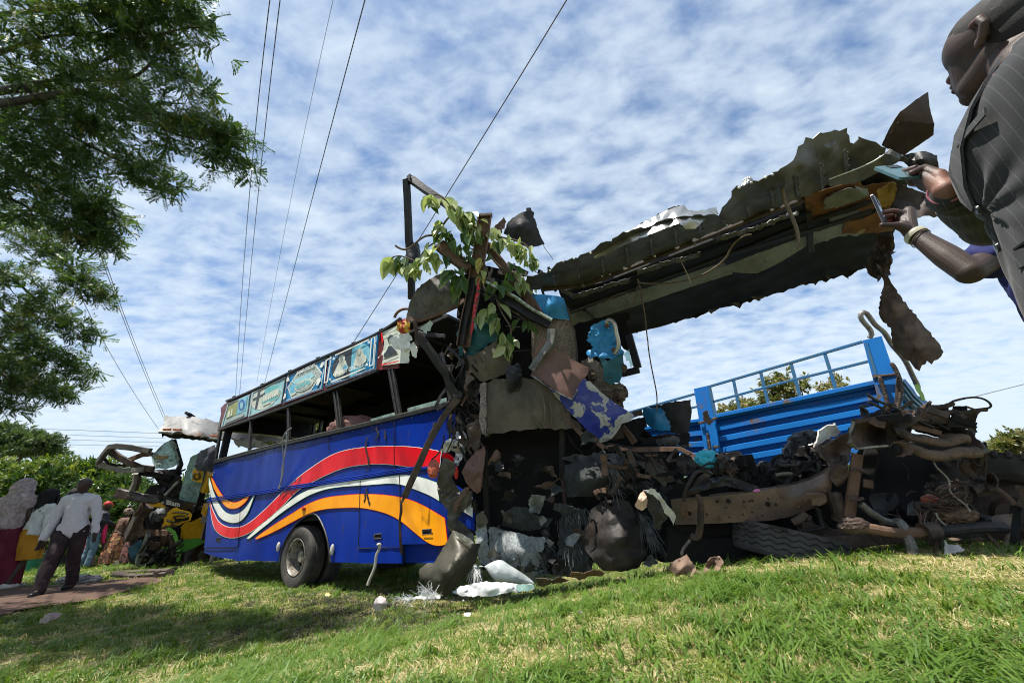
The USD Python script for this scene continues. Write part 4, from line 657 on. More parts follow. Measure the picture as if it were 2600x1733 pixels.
piece('sheet_panel', 'C', '900,1165,4.55 915,1050,4.6 960,980,4.6 1000,1000,4.58 1050,1060,4.55 1090,1060,4.52 1120,1100,4.5 1225,1150,4.42 1195,1225,4.38 1120,1325,4.32 1050,1290,4.36 960,1230,4.44 890,1195,4.54', primer_brown, 'flat red brown painted panel with torn edges right below the tan seat', 'panel', cr=.012, fq=3, res=.05, rag=.12)
single('panel_edge', bar(pts('C', '905,1200,4.5 1000,1262,4.4 1060,1300,4.34 1122,1328,4.3 1160,1280,4.32 1205,1215,4.35'), .016, .02, rough=.2), bare_metal, 'scraped bright lower edge of the red brown panel', 'strip')
peel_blue = mat('peeling_blue', {'g': ('geometry', {}), 'n': ('noise_texture', {'scale': 4.6, 'detail': 8., 'roughness': .6, 'distortion': .3}), 'r': ('rgb_ramp', {'interpolate': False, 'ramp': [(0, (.022, .035, .21)), (.515, (.30, .29, .27)), (.535, (.36, .355, .33)), (.62, (.22, .21, .19)), (.68, (.09, .07, .055)), (1, (.06, .05, .04))]}), 'rr': ('rgb_ramp', {'ramp': [(0, (.25,)*3), (.51, (.25,)*3), (.53, (.7,)*3), (1, (.8,)*3)]}), 'b': ('bump', {'strength': .5, 'distance': .02}), 'p': ('principled_bsdf', {})},
    [('g.position', 'n.vector'), ('n.fac', 'r.fac'), ('n.fac', 'rr.fac'), ('rr.color', 'p.roughness'), ('n.fac', 'b.height'), ('b.normal', 'p.normal'), ('r.color', 'p.base_color')], 'p.BSDF')
piece('sheet_panel', 'C', '975,1245,4.5 1050,1300,4.42 1120,1330,4.35 1190,1210,4.3 1230,1230,4.28 1290,1290,4.24 1370,1350,4.2 1440,1395,4.16 1490,1425,4.12 1460,1450,4.14 1410,1470,4.17 1380,1520,4.2 1340,1560,4.22 1290,1575,4.25 1240,1540,4.28 1180,1470,4.33 1110,1400,4.4 1040,1320,4.46', peel_blue, 'crumpled blue panel with paint flaking to grey metal, hanging right of the brown cushion', 'panel', mid='1240,1380,4.2 1330,1440,4.12 1180,1380,4.3', cr=.03, fq=4, res=.04, rag=.12, seed=5)
beam('D', '1430,400,4.2 1480,450,4.17 1530,490,4.14', .05, .03, rust, 'brown rim strip along the bottom of the flaking blue panel')
beam('D', '1180,170,4.5 1280,300,4.44 1400,420,4.36', .05, .03, rust, 'thin brown strip along the left edge of the flaking blue panel')
# leafy branch caught on top
br = thing('leafy_branch', 'broken branch with wilted pale green leaves caught on top of the torn metal', 'branch', pts('C', '560,600,5.0')[0])
bark = M('bark', (.14, .10, .075), (.08, .06, .05), rough=.85, sc=20)
for s_, r0 in (('120,455,5.1 200,470,5.1 300,400,5.05 340,395,5.05 420,300,5.0 500,270,4.95 560,330,4.95 640,400,5.0 720,380,5.0', .014), ('260,520,5.1 300,470,5.08 340,440,5.05', .01), ('70,560,5.1 130,515,5.08 200,530,5.05 270,560,5.02', .009), ('330,170,5.0 370,170,5.0 420,210,5.0 470,250,5.0 540,280,4.98 590,330,4.96', .009), ('700,400,5.0 780,420,5.0 870,460,5.0 900,520,5.0 915,570,5.0', .012), ('560,330,4.95 600,500,4.9 660,640,4.85 700,770,4.8 740,860,4.75 775,920,4.72 770,980,4.72', .011), ('640,400,5.0 700,560,4.95 760,600,4.9 840,640,4.9', .01), ('700,770,4.8 820,850,4.8 880,890,4.8', .008)):
    part(br, 'stem', wire(pts('C', s_), r0), bark)
leaf_wilt = leafmat('wilted_leaf', (.26, .32, .13), (.42, .46, .25), .3, .5); leaf_dark = leafmat('dark_leaf', (.05, .10, .03), (.10, .16, .05), .3, .4); leaf_yel = leafmat('yellow_leaf', (.45, .40, .12), (.5, .42, .15), .3, .5)
def leaf(P, d, nrm, L, W, curl, fold):
    """a leaf from P along d, its face towards nrm"""
    d = d/np.linalg.norm(d); s = np.cross(d, nrm); s /= np.linalg.norm(s)+1e-9; n = np.cross(s, d); V = []
    for t, w in ((0, .06), (.15, .6), (.38, 1.), (.62, .9), (.84, .5), (1., .02)):
        c = P+d*L*t*(1-.25*curl*t)-np.array([0, 0, 1.])*curl*L*t*t*.6
        for e in (-1, 0, 1): V.append(c+s*e*w*W/2+n*abs(e)*w*W*fold)
    F = []
    for i in range(5):
        for e in (0, 1): b = 3*i+e; F += [(b, b+1, b+4), (b, b+4, b+3)]
    return np.array(V), np.array(F)
g = np.random.default_rng(5); nl = 0
for s_, n_, L_, m_ in (('330,195,5.0', 6, .26, 0), ('405,205,5.0', 6, .24, 0), ('470,245,5.0', 4, .2, 0), ('490,290,4.95', 8, .28, 0), ('540,290,4.95', 6, .25, 0), ('380,345,5.02', 6, .25, 0), ('350,395,5.02', 5, .22, 0), ('320,490,5.0', 6, .26, 0), ('360,500,5.0', 4, .2, 0), ('100,530,5.1', 5, .28, 0), ('170,530,5.05', 5, .26, 1), ('190,580,5.02', 4, .24, 0), ('240,590,5.0', 4, .24, 0), ('270,540,5.0', 4, .2, 0), ('450,600,4.85', 3, .42, 1), ('500,640,4.83', 3, .34, 1),
    ('530,490,4.9', 5, .22, 1), ('640,545,4.83', 3, .22, 2), ('625,610,4.83', 3, .16, 0), ('590,360,4.93', 5, .22, 0), ('670,370,5.0', 5, .2, 0), ('700,430,5.0', 6, .2, 0), ('750,430,5.0', 7, .2, 0), ('790,450,5.0', 7, .19, 0), ('830,470,5.0', 7, .18, 0), ('870,490,5.0', 6, .18, 0), ('890,540,5.0', 5, .17, 0), ('905,570,5.0', 4, .15, 1), ('720,670,4.85', 3, .28, 1), ('780,600,4.9', 5, .2, 1), ('830,640,4.88', 5, .26, 0), ('660,780,4.8', 4, .26, 0), ('630,840,4.8', 4, .24, 0), ('690,860,4.8', 4, .28, 0), ('740,980,4.7', 6, .26, 0), ('770,990,4.7', 4, .2, 0), ('855,870,4.8', 4, .18, 1), ('430,620,4.9', 3, .2, 0), ('500,420,4.95', 6, .22, 1), ('560,400,4.95', 6, .22, 1), ('440,400,5.0', 5, .22, 1), ('470,500,5.0', 5, .24, 1), ('420,480,5.02', 5, .22, 1)):
    c = pts('C', s_)[0]
    for q in range(n_+2):
        d = np.array([g.normal(0, .55), g.normal(-.1, .45), -g.uniform(.6, 1.5)]); nr = np.array([g.normal(0, .6), -1., g.normal(.3, .6)]); L = min(L_, .32)*g.uniform(.62, 1.05)
        mm = (leaf_wilt, leaf_dark, leaf_yel)[m_] if g.uniform() > .15 else leaf_dark
        part(br, 'leaf', leaf(c+g.normal(0, .045, 3), d, nr, L, L*g.uniform(.34, .5), g.uniform(.0, .5), g.uniform(.2, .7)), mm, smooth=60); nl += 1

# torn strips, wires and splinters where the body was ripped apart
g = np.random.default_rng(77); hp_ = thing('ripped_metal', 'tangle of black strips and wires where the bus side was ripped open', 'torn metal', pts('C', '520,1500,4.6')[0])
for q in range(70):
    x, y = g.normal(505, 55), g.uniform(1000, 1600); d0 = 4.95-(y-1000)*.0006+g.uniform(-.15, .12); a = g.normal(1.5, .5); L = g.uniform(40, 190); P = [(x, y, d0), (x+L*.5*math.cos(a)+g.normal(0, 14), y+L*.5*math.sin(a), d0-.03), (x+L*math.cos(a)+g.normal(0, 20), y+L*math.sin(a), d0-g.uniform(0, .1))]; Q = pts('C', ' '.join('%.1f,%.1f,%.3f' % t for t in P))
    if q % 3 == 0: part(hp_, 'wire', wire(Q, g.uniform(.004, .011)), dark_plastic)
    else: part(hp_, 'strip', bar(Q, g.uniform(.015, .06), g.uniform(.006, .02), rough=.15, seed=q), (black_metal, soot, dark_rust, black_metal, rust)[q % 5])
for q in range(16):
    x, y = g.normal(520, 60), g.uniform(1050, 1600); d0 = 4.85-(y-1000)*.0005+g.uniform(-.1, .1); r_0 = g.uniform(22, 60); an = np.sort(g.uniform(0, 6.28, 7)); R = r_0*g.uniform(.5, 1.3, 7)
    part(hp_, 'torn_scrap', sh('C', ' '.join('%.1f,%.1f,%.3f' % (x+u*math.cos(b), y+u*1.3*math.sin(b), d0+g.normal(0, .04)) for u, b in zip(R, an)), cr=.05, fq=8, res=.03, rag=.2, seed=q), (soot, black_metal, dark_rust, bare_metal, felt_brown, dark_plastic)[q % 6], smooth=25)
up_ = thing('ripped_metal', 'black splinters and wires packed behind the leaves between the crossed beams', 'torn metal', pts('C', '760,1000,5.0')[0])
for q in range(60):
    x, y = g.uniform(500, 1000), g.uniform(560, 1150); d0 = 5.2-(x-500)*.0005+g.uniform(-.12, .1); a = g.normal(.7, .9); L = g.uniform(40, 200); Q = pts('C', ' '.join('%.1f,%.1f,%.3f' % t for t in [(x, y, d0), (x+L*.5*math.cos(a)+g.normal(0, 15), y+L*.5*math.sin(a)+g.normal(0, 15), d0), (x+L*math.cos(a), y+L*math.sin(a), d0-.05)]))
    part(up_, 'strip' if q % 3 else 'wire', bar(Q, g.uniform(.02, .08), g.uniform(.01, .03), rough=.12, seed=q) if q % 3 else wire(Q, g.uniform(.004, .01)), (soot, black_metal, dark_rust, soot)[q % 4])
part(up_, 'dark_sheet', sh('C', '470,640,5.35 600,560,5.3 760,600,5.3 900,700,5.3 920,900,5.3 900,1150,5.2 760,1200,5.2 560,1120,5.2 480,960,5.3', cr=.12, fq=3, res=.08), soot, smooth=25)
# ================================================================ under the break: skins, sacks, tanks
torn_skin = M('torn_skin', (.115, .105, .085), (.06, .055, .045), rough=.42, metal=.45, sc=5., c3=(.20, .19, .17), sc3=9, lo3=.6, hi3=.72, bump=.3, bsc=16)
part(bus, 'torn_skin', sh('S', '545,160,4.65 600,130,4.6 650,190,4.58 660,260,4.56 640,330,4.55 600,400,4.54 560,470,4.54 530,400,4.55 545,340,4.56 520,320,4.58 440,345,4.6 415,330,4.6 450,260,4.6 520,190,4.62', mid='560,250,4.5 600,300,4.48', cr=.07, fq=6, res=.03, rag=.25, seed=4), bright_metal, smooth=35)
part(bus, 'torn_skin', sh('S', '435,385,4.5 480,400,4.48 540,440,4.46 545,500,4.46 520,570,4.46 560,650,4.45 590,690,4.44 640,650,4.44 690,700,4.42 690,790,4.42 600,870,4.42 570,940,4.4 640,990,4.38 700,1060,4.34 720,1150,4.3 640,1130,4.3 560,1060,4.34 500,1040,4.36 470,980,4.38 470,900,4.4 480,850,4.42 420,790,4.46 385,680,4.48 385,600,4.5 400,500,4.5', mid='450,620,4.40 560,800,4.36 520,950,4.32', cr=.08, fq=5, res=.03, rag=.2, seed=11), torn_skin, smooth=35)
part(bus, 'curled_skin', sh('S', '520,1030,4.2 570,1060,4.16 650,1130,4.1 720,1150,4.08 772,1150,4.12 760,1220,4.14 730,1300,4.12 660,1400,4.05 590,1480,4.0 520,1560,3.94 470,1610,3.92 430,1640,3.92 360,1600,3.94 310,1540,3.98 262,1465,4.02 235,1480,4.05 215,1400,4.08 230,1370,4.1 300,1320,4.12 350,1315,4.1 400,1240,4.12 450,1160,4.16 490,1090,4.18', mid='560,1300,3.86 480,1400,3.80 650,1250,3.96 430,1500,3.84', cr=.03, fq=3.5, res=.04, rag=.12, seed=2), M('curl_skin', (.075, .07, .05), (.04, .037, .028), rough=.45, metal=.3, sc=4., c3=(.11, .09, .05), sc3=7, bump=.25), smooth=32)
part(bus, 'curled_skin', sh('S', '530,1040,4.15 600,1060,4.08 680,1110,4.02 722,1150,4.0 690,1148,4.0 620,1120,4.05 560,1080,4.1', cr=.02, res=.03), bright_metal, smooth=32)
part(bus, 'brown_flap', sh('S', '810,280,4.42 805,400,4.38 785,560,4.34 770,680,4.32 740,705,4.32 690,670,4.34 640,610,4.36 600,515,4.4 650,420,4.42 720,340,4.42', mid='700,520,4.28', cr=.025, fq=4, res=.035, rag=.1, seed=6), primer_brown, smooth=28)
part(bus, 'brown_flap', sh('S', '905,310,4.4 940,345,4.38 945,390,4.38 880,430,4.36 830,460,4.38 845,400,4.4', mid='890,390,4.33', cr=.02, res=.03, rag=.15), rust, smooth=28)
part(bus, 'brown_flap', sh('S', '650,640,4.36 670,660,4.35 600,760,4.34 545,880,4.32 520,850,4.34 540,780,4.36', cr=.03, res=.03, rag=.2), rust, smooth=28)
part(bus, 'brown_flap', sh('S', '720,590,4.30 750,565,4.29 775,580,4.28 760,660,4.28 725,668,4.28', cr=.015, res=.03), primer_brown, smooth=28)
part(bus, 'brown_flap', bar(pts('S', '780,600,4.5 880,596,4.55'), .12, .03, side=[0, 0, 1.]), dark_rust)
part(bus, 'tail_lamp', lump(pts('S', '350,490,4.46')[0], .075, 5, k=2, amp=.7, fq=1.6, sc=(.8, .5, 1.2)), M('lamp_orange', (.45, .10, .05), (.25, .06, .04), rough=.3, sc=14), smooth=28)
part(bus, 'red_tongue', sh('S', '420,355,4.56 480,345,4.54 525,380,4.52 535,425,4.52 470,425,4.52 430,400,4.55', cr=.02, res=.03, rag=.15), red_paint, smooth=28)
part(bus, 'red_scrap', lump(pts('S', '552,520,4.46')[0], .05, 2, sc=(.5, .5, 1.3)), M('red_scrap', (.5, .03, .02)), smooth=28)
single('brown_rag', sh('C', '520,1480,4.6 590,1440,4.56 610,1500,4.54 600,1600,4.54 570,1640,4.56 540,1560,4.58', cr=.05, res=.03, rag=.3), felt_brown, 'brown ragged scrap hanging at the lower left of the brown cushion', 'rag', smooth=28)
# hollow: dark parts far inside
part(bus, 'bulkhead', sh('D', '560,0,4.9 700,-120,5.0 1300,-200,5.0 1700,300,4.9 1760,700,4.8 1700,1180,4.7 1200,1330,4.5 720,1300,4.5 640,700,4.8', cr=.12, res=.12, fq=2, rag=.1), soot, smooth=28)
for s_ in ('735,500,4.5 740,800,4.48 760,1210,4.42', '660,830,4.46 672,1000,4.45', '1240,150,4.6 1255,700,4.5'): part(bus, 'inner_frame', bar(pts('D', s_), .06, .05, rough=.1), black_metal)
part(bus, 'hanging_strap', bar(pts('D', '1250,700,4.3 1265,850,4.25 1290,1050,4.2 1318,1200,4.15'), .04, .02), M('strap', (.05, .025, .03)))
for q, s_ in enumerate(('560,0,4.75 600,120,4.72 630,260,4.70', '650,30,4.75 660,160,4.72 700,240,4.7', '1280,380,4.5 1330,470,4.48 1390,520,4.46', '620,-60,4.8 600,60,4.78 640,200,4.74', '560,40,4.8 580,200,4.76', '870,750,4.4 890,830,4.38 920,880,4.36')):
    part(bus, 'loose_wire', wire(pts('D', s_), .012), soot)
fab = mat('woven_sack', {'g': ('geometry', {}), 'n': ('noise_texture', {'scale': 4., 'detail': 6., 'roughness': .65}), 'm': ('mapping', {'scale': (26., 26., 5.)}), 'n2': ('noise_texture', {'scale': 2.4, 'detail': 5., 'roughness': .7}), 'r': ('rgb_ramp', {'ramp': [(0, (.03, .033, .033)), (.38, (.07, .077, .077)), (.5, (.20, .22, .22)), (.62, (.36, .39, .385)), (1, (.45, .48, .47))]}), 'a': ('math', {'math_type': 'multiply_add', 'value2': .5}), 'a2': ('math', {'math_type': 'multiply', 'value2': .5}), 'b': ('bump', {'strength': .7, 'distance': .03}), 'p': ('principled_bsdf', {'roughness': .5})},
    [('g.position', 'n.vector'), ('g.position', 'm.vector'), ('m.vector', 'n2.vector'), ('n2.fac', 'a2.value1'), ('n.fac', 'a.value1'), ('a2.value', 'a.value3'), ('a.value', 'r.fac'), ('r.color', 'p.base_color'), ('n2.fac', 'b.height'), ('b.normal', 'p.normal')], 'p.BSDF')
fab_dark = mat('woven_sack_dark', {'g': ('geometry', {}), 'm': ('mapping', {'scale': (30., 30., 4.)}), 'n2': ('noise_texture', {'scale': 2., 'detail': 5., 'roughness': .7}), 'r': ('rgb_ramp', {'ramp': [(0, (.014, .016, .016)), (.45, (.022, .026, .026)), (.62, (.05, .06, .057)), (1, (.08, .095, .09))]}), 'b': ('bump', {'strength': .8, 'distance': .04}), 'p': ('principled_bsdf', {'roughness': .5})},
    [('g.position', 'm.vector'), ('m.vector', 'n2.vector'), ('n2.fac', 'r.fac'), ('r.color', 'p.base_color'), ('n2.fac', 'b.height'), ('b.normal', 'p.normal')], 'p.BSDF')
def fibres(c, s, d, n, L, seed, down=1., r=.0016):
    """frayed plastic threads along a line"""
    g = np.random.default_rng(seed); a = spline(pts(c, s), 8); out = []
    for _ in range(n):
        p = a[g.integers(len(a))]+g.normal(0, .012, 3); l = L*g.uniform(.4, 1.2); v = np.array(d)*1. + g.normal(0, .45, 3); v /= np.linalg.norm(v)
        q = p+v*l*.5+g.normal(0, .01, 3); e = q+(v*.6+np.array([0, 0, -.7*down]))*l*.5; out.append(tube(np.array([p, q, e]), r, 3, False))
    return join(out)
def sack(c, rim, m_, label, mid=None, nm='torn_sack', fr=None, **k):
    a = px(c, rim); o = at(a[:, 0], a[:, 1], a[:, 2]); t = thing(nm, label, 'sack', o[o[:, 2].argmin()]); part(t, 'cloth', sh(c, rim, mid, soft=nm == 'torn_sack', **k), m_, smooth=32)
    for q, f in enumerate(fr or []): part(t, 'frayed_threads', fibres(*f), M('threads_'+nm+str(len(_used))+str(q), (.16, .175, .175), (.05, .055, .055), rough=.6, sc=20))
    return t
sack('D', '680,930,4.3 720,915,4.28 742,960,4.26 755,1080,4.22 768,1200,4.18 780,1270,4.14 720,1260,4.12 690,1230,4.14 676,1100,4.2', fab, 'tall narrow strip of pale woven plastic hanging left in the dark hollow', mid='720,1100,4.12', cr=.05, fq=7, res=.03, rag=.2)
sack('D', '765,1010,4.22 850,1030,4.18 960,1050,4.14 1050,1080,4.1 1140,1080,4.1 1120,1200,4.06 1080,1300,4.02 1050,1370,3.98 960,1330,4.0 860,1270,4.04 780,1240,4.1 760,1120,4.2', fab, 'wide grey white woven sack slumped open in the middle of the hollow', mid='900,1150,3.98 1000,1200,3.94', cr=.05, fq=6, res=.035, rag=.2, fr=[('D', '1140,1080,4.08 1110,1220,4.02 1060,1360,3.96', (.6, -.3, -.6), 60, .14, 3)])
sack('D', '845,1000,4.35 870,910,4.32 930,875,4.3 1010,880,4.3 1090,940,4.28 1180,960,4.26 1150,1010,4.24 1050,1040,4.26 950,1030,4.3', fab_dark, 'dim woven sack lying behind the wide grey white one', mid='1000,950,4.2', cr=.05, fq=6, res=.04, rag=.15)
sack('D', '1225,980,4.2 1280,920,4.16 1350,890,4.12 1400,900,4.1 1420,960,4.1 1380,1040,4.08 1400,1160,4.04 1450,1250,4.0 1440,1330,3.98 1340,1350,3.98 1200,1330,4.0 1180,1280,4.04 1220,1180,4.1', fab_dark, 'shredded woven sack in front of the black bale', mid='1300,1100,4.0 1350,1240,3.92', cr=.07, fq=6, res=.04, rag=.25, fr=[('D', '1230,980,4.16 1340,900,4.1 1400,890,4.08', (0, -.4, -.5), 60, .15, 5), ('D', '1200,1260,4.0 1260,1180,3.98 1330,1100,3.98', (-.3, -.4, -.7), 70, .18, 6), ('D', '1400,1180,3.98 1430,1290,3.94', (.2, -.4, -.8), 40, .12, 8)])
roll = thing('plastic_roll', 'long pale translucent plastic roll lying across the foot of the heap', 'plastic roll', pts('D', '870,1390,3.75')[0])
part(roll, 'sheet', tube(spline(pts('D', '672,1280,3.98 740,1275,3.92 830,1300,3.86 930,1335,3.82 1000,1365,3.8 1060,1392,3.78'), 6), spline(np.array([[.03, 0, 0], [.085, 0, 0], [.095, 0, 0], [.085, 0, 0], [.06, 0, 0], [.015, 0, 0]]), 6)[:, 0], 14), M('milky_plastic', (.45, .48, .48), (.25, .28, .28), rough=.35, sc=5., bump=.5, bsc=9, bdist=.03), smooth=True)
part(roll, 'frayed_threads', fibres('D', '672,1290,3.95 700,1300,3.94', (-.2, -.3, -.9), 40, .14, 2), white_plastic)
piece('plastic_sheet', 'D', '520,1440,3.82 580,1400,3.8 660,1385,3.78 760,1375,3.75 860,1378,3.72 960,1390,3.7 1050,1385,3.68 1060,1420,3.64 980,1440,3.62 860,1450,3.62 780,1470,3.62 640,1470,3.66 560,1465,3.7', M('dirty_plastic', (.60, .62, .61), (.30, .31, .31), rough=.4, sc=5., c3=(.16, .15, .14), sc3=8, lo3=.56, hi3=.7, bump=.5, bsc=10, bdist=.03), 'crumpled white plastic sheet spread on the grass below the heap', 'plastic sheet', mid='760,1420,3.62 900,1420,3.62', cr=.05, fq=6, res=.03, rag=.2, seed=4)
piece('plastic_sheet', 'D', '940,1395,3.66 1060,1390,3.62 1060,1420,3.58 1000,1440,3.58 945,1440,3.6', M('green_plastic', (.18, .30, .26), (.12, .2, .18), rough=.4), 'small greenish plastic piece lying at the right end of the white sheet', 'plastic sheet', cr=.03, res=.03)
fz = thing('shredded_plastic', 'bright white shredded plastic strands trailing left on the grass below the curled skin', 'plastic strands', pts('D', '290,1490,3.72')[0])
part(fz, 'strip', sh('D', '130,1492,3.70 210,1478,3.68 290,1470,3.66 330,1430,3.66 380,1450,3.66 440,1462,3.66 440,1485,3.62 360,1490,3.62 260,1492,3.62 180,1500,3.64', cr=.04, res=.025, rag=.35, seed=3), white_plastic, smooth=28); part(fz, 'strands', fibres('D', '320,1440,3.62 370,1460,3.6 420,1475,3.6', (-.4, -.3, .4), 90, .12, 4, .3), white_plastic)
part(fz, 'strands_low', fibres('D', '150,1492,3.64 280,1480,3.62', (-.8, -.2, .1), 50, .09, 9, .3), white_plastic)
# bales, drums and bags
bale = thing('black_bale', 'big black crumpled bale at the foot of the heap right of the sacks', 'bale', pts('D', '1650,1290,3.7')[0])
part(bale, 'cover', sh('D', '1380,1100,4.0 1400,1000,3.98 1440,900,3.96 1520,840,3.92 1600,825,3.9 1690,840,3.86 1740,930,3.84 1780,1020,3.82 1790,1110,3.8 1810,1180,3.78 1760,1280,3.7 1640,1310,3.66 1520,1300,3.7 1460,1240,3.8 1400,1160,3.92', mid='1560,960,3.72 1650,1080,3.62 1560,1150,3.66 1700,1200,3.6', cr=.08, fq=4.5, res=.05, rag=.1, seed=7), M('black_cover', (.016, .013, .012), (.034, .028, .025), rough=.6, sc=6., bump=.5, bsc=9, bdist=.03), smooth=32)
part(bale, 'brown_patch', sh('D', '1395,1080,3.86 1420,990,3.84 1460,970,3.82 1470,1050,3.8 1430,1110,3.82', cr=.03, res=.04, rag=.25), M('brown_patch', (.09, .06, .045), (.05, .035, .03), rough=.8, sc=9), smooth=28)
drum = thing('woven_bale', 'dark horizontal bale wrapped in grey woven plastic deep in the hollow', 'bale', pts('D', '1400,820,4.2')[0])
part(drum, 'wrap', sh('D', '1270,600,4.35 1340,585,4.3 1440,575,4.22 1530,560,4.15 1575,590,4.12 1600,680,4.1 1605,760,4.1 1580,815,4.12 1480,815,4.16 1380,810,4.22 1280,815,4.3 1250,700,4.36', mid='1420,690,4.0 1540,690,3.98 1340,700,4.12', cr=.05, fq=6, res=.035, rag=.1, seed=5), fab_dark, smooth=28)
part(drum, 'torn_layer', sh('D', '1250,560,4.5 1330,520,4.45 1420,540,4.4 1520,500,4.35 1560,560,4.3 1480,580,4.3 1340,600,4.4', cr=.07, fq=7, res=.035, rag=.3, seed=8), M('layer_grey', (.06, .065, .064), (.02, .022, .022), rough=.5, sc=9), smooth=25)
part(drum, 'frayed_threads', fibres('D', '1540,570,4.0 1580,660,3.96 1590,760,3.96', (.4, -.5, -.5), 90, .16, 11), fab)
sack('D', '1600,540,4.15 1650,545,4.1 1720,580,4.06 1770,660,4.02 1780,720,4.0 1760,800,3.98 1700,790,4.0 1620,740,4.05 1605,640,4.1', dark_plastic, 'shiny black plastic bag right of the horizontal bale', nm='plastic_bag', mid='1690,660,3.94', cr=.06, fq=5, res=.035, rag=.1, fr=[('D', '1790,720,3.95 1850,760,3.92 1890,800,3.9', (.2, -.4, -.2), 90, .14, 12), ('D', '1760,900,3.8 1800,1000,3.76 1840,1090,3.74', (.25, -.3, -.9), 120, .2, 13), ('D', '1600,570,4.0 1640,560,4.0', (0, -.4, .5), 30, .1, 14)])
bg = thing('cloth_bundle', 'torn cloth bundle with peach and white faces spilling over the frame rail', 'cloth bundle', pts('D', '1870,960,3.5')[0])
part(bg, 'peach_cloth', sh('D', '1730,870,3.55 1765,790,3.52 1790,770,3.5 1815,830,3.48 1810,880,3.48 1775,905,3.5 1745,890,3.53', mid='1780,840,3.44', cr=.05, fq=9, res=.02, rag=.15), M('peach_cloth', (.62, .42, .30), (.5, .33, .24), rough=.8), smooth=50)
part(bg, 'dark_face', sh('D', '1800,775,3.5 1860,790,3.46 1920,870,3.42 1960,940,3.4 1900,1000,3.42 1860,1030,3.46 1850,960,3.48 1815,890,3.5', cr=.04, fq=6, res=.03, rag=.1), M('dark_cloth', (.05, .045, .042), (.03, .027, .026), rough=.6), smooth=32)
part(bg, 'white_cloth', sh('D', '1790,772,3.46 1850,755,3.44 1890,790,3.42 1940,860,3.38 1990,915,3.35 2005,955,3.34 1985,1000,3.35 1960,950,3.37 1925,915,3.38 1900,850,3.42 1850,800,3.44', mid='1900,820,3.38', cr=.04, fq=7, res=.025, rag=.2, seed=5), M('cream_cloth', (.60, .58, .50), (.40, .38, .33), rough=.8, sc=9), smooth=32)
part(bg, 'grey_flap', sh('D', '1860,930,3.44 1920,900,3.42 1930,960,3.42 1890,1040,3.44 1858,1010,3.46', cr=.03, res=.03, rag=.2), dark_plastic, smooth=32)
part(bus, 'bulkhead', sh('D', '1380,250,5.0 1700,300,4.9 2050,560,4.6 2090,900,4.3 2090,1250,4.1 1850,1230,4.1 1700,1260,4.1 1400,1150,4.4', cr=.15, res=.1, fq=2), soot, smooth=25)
# battery tray and bent boxes behind the bale
tr = thing('tray_frame', 'dark open steel tray frame between the heap and the blue truck', 'frame', pts('V', '900,1100,4.0')[0])
part(tr, 'rim', bar(pts('V', '160,800,4.3 440,830,4.25 890,822,4.1 1050,900,4.0 1200,990,3.9 1300,1060,3.8'), .05, .035, side=[0, 0, 1.]), rust); part(tr, 'edge', bar(pts('V', '160,790,4.4 420,805,4.3 900,795,4.2 980,790,4.15'), .03, .02, rough=.2), black_metal)
part(tr, 'back_plate', sh('V', '430,850,4.5 890,845,4.4 870,1060,4.3 780,1100,4.3 440,1000,4.5', cr=.03, res=.1), soot); part(tr, 'side_plate', sh('V', '895,850,4.15 1040,920,4.05 1180,1010,3.98 1250,1060,3.92 1100,1120,3.95 860,1050,4.1', cr=.01, res=.06), black_metal)
part(tr, 'inner_rail', bar(pts('V', '1000,940,3.98 1150,1020,3.9 1290,1075,3.82'), .05, .03), dark_rust); part(tr, 'hook', wire(pts('V', '1230,1010,3.75 1240,980,3.75 1270,950,3.74 1275,975,3.74 1255,1030,3.74'), .012), dark_rust)
part(tr, 'rod', wire(pts('V', '150,780,4.2 230,775,4.18 300,790,4.15 420,800,4.1'), .012), black_metal)
piece('torn_plate', 'V', '440,940,4.0 540,945,3.95 660,960,3.9 760,1010,3.86 820,1090,3.84 845,1140,3.82 760,1160,3.82 740,1210,3.82 680,1150,3.86 600,1090,3.9 520,1000,3.95', M('grey_brown_plate', (.10, .088, .075), (.06, .052, .046), rough=.6, sc=7., c3=(.13, .09, .065), sc3=9, bump=.3), 'folded grey brown plate lying over the black bag', 'plate', mid='660,1050,3.8', cr=.04, fq=4, res=.035, rag=.12)
piece('torn_plate', 'V', '600,930,3.98 640,912,3.95 700,905,3.93 740,960,3.9 770,1030,3.88 720,1000,3.9 660,960,3.93', rust, 'upright tongue of rusty plate behind the folded grey brown plate', 'plate', cr=.02, res=.03)
piece('torn_plate', 'V', '840,1135,3.82 880,1120,3.8 930,1150,3.78 948,1175,3.77 880,1170,3.78', dark_rust, 'small curled dark plate just above the left end of the frame rail', 'plate', cr=.02, res=.03)
bb = thing('crushed_seat', 'black crushed seat box with a blue vinyl cover in front of the truck', 'seat', pts('V', '700,780,4.6')[0])
part(bb, 'blue_cover', sh('V', '512,420,4.6 560,410,4.56 690,408,4.52 730,440,4.5 765,530,4.5 800,590,4.48 790,640,4.48 700,640,4.46 600,620,4.5 550,560,4.56 520,490,4.6', mid='640,470,4.42 650,560,4.4', cr=.03, fq=6, res=.035, thick=.04), M('vinyl_blue_dark', (.02, .17, .33), (.015, .11, .22), rough=.35, sc=5), smooth=50)
part(bb, 'black_back', sh('V', '580,400,4.8 700,375,4.75 830,350,4.7 960,335,4.66 990,330,4.65 1010,480,4.62 990,560,4.6 970,660,4.6 860,670,4.62 740,640,4.7', mid='860,500,4.56', cr=.06, fq=4, res=.05, rag=.1, seed=3), M('black_felt', (.022, .021, .021), (.04, .037, .035), rough=.8, sc=5, bump=.3), smooth=32)
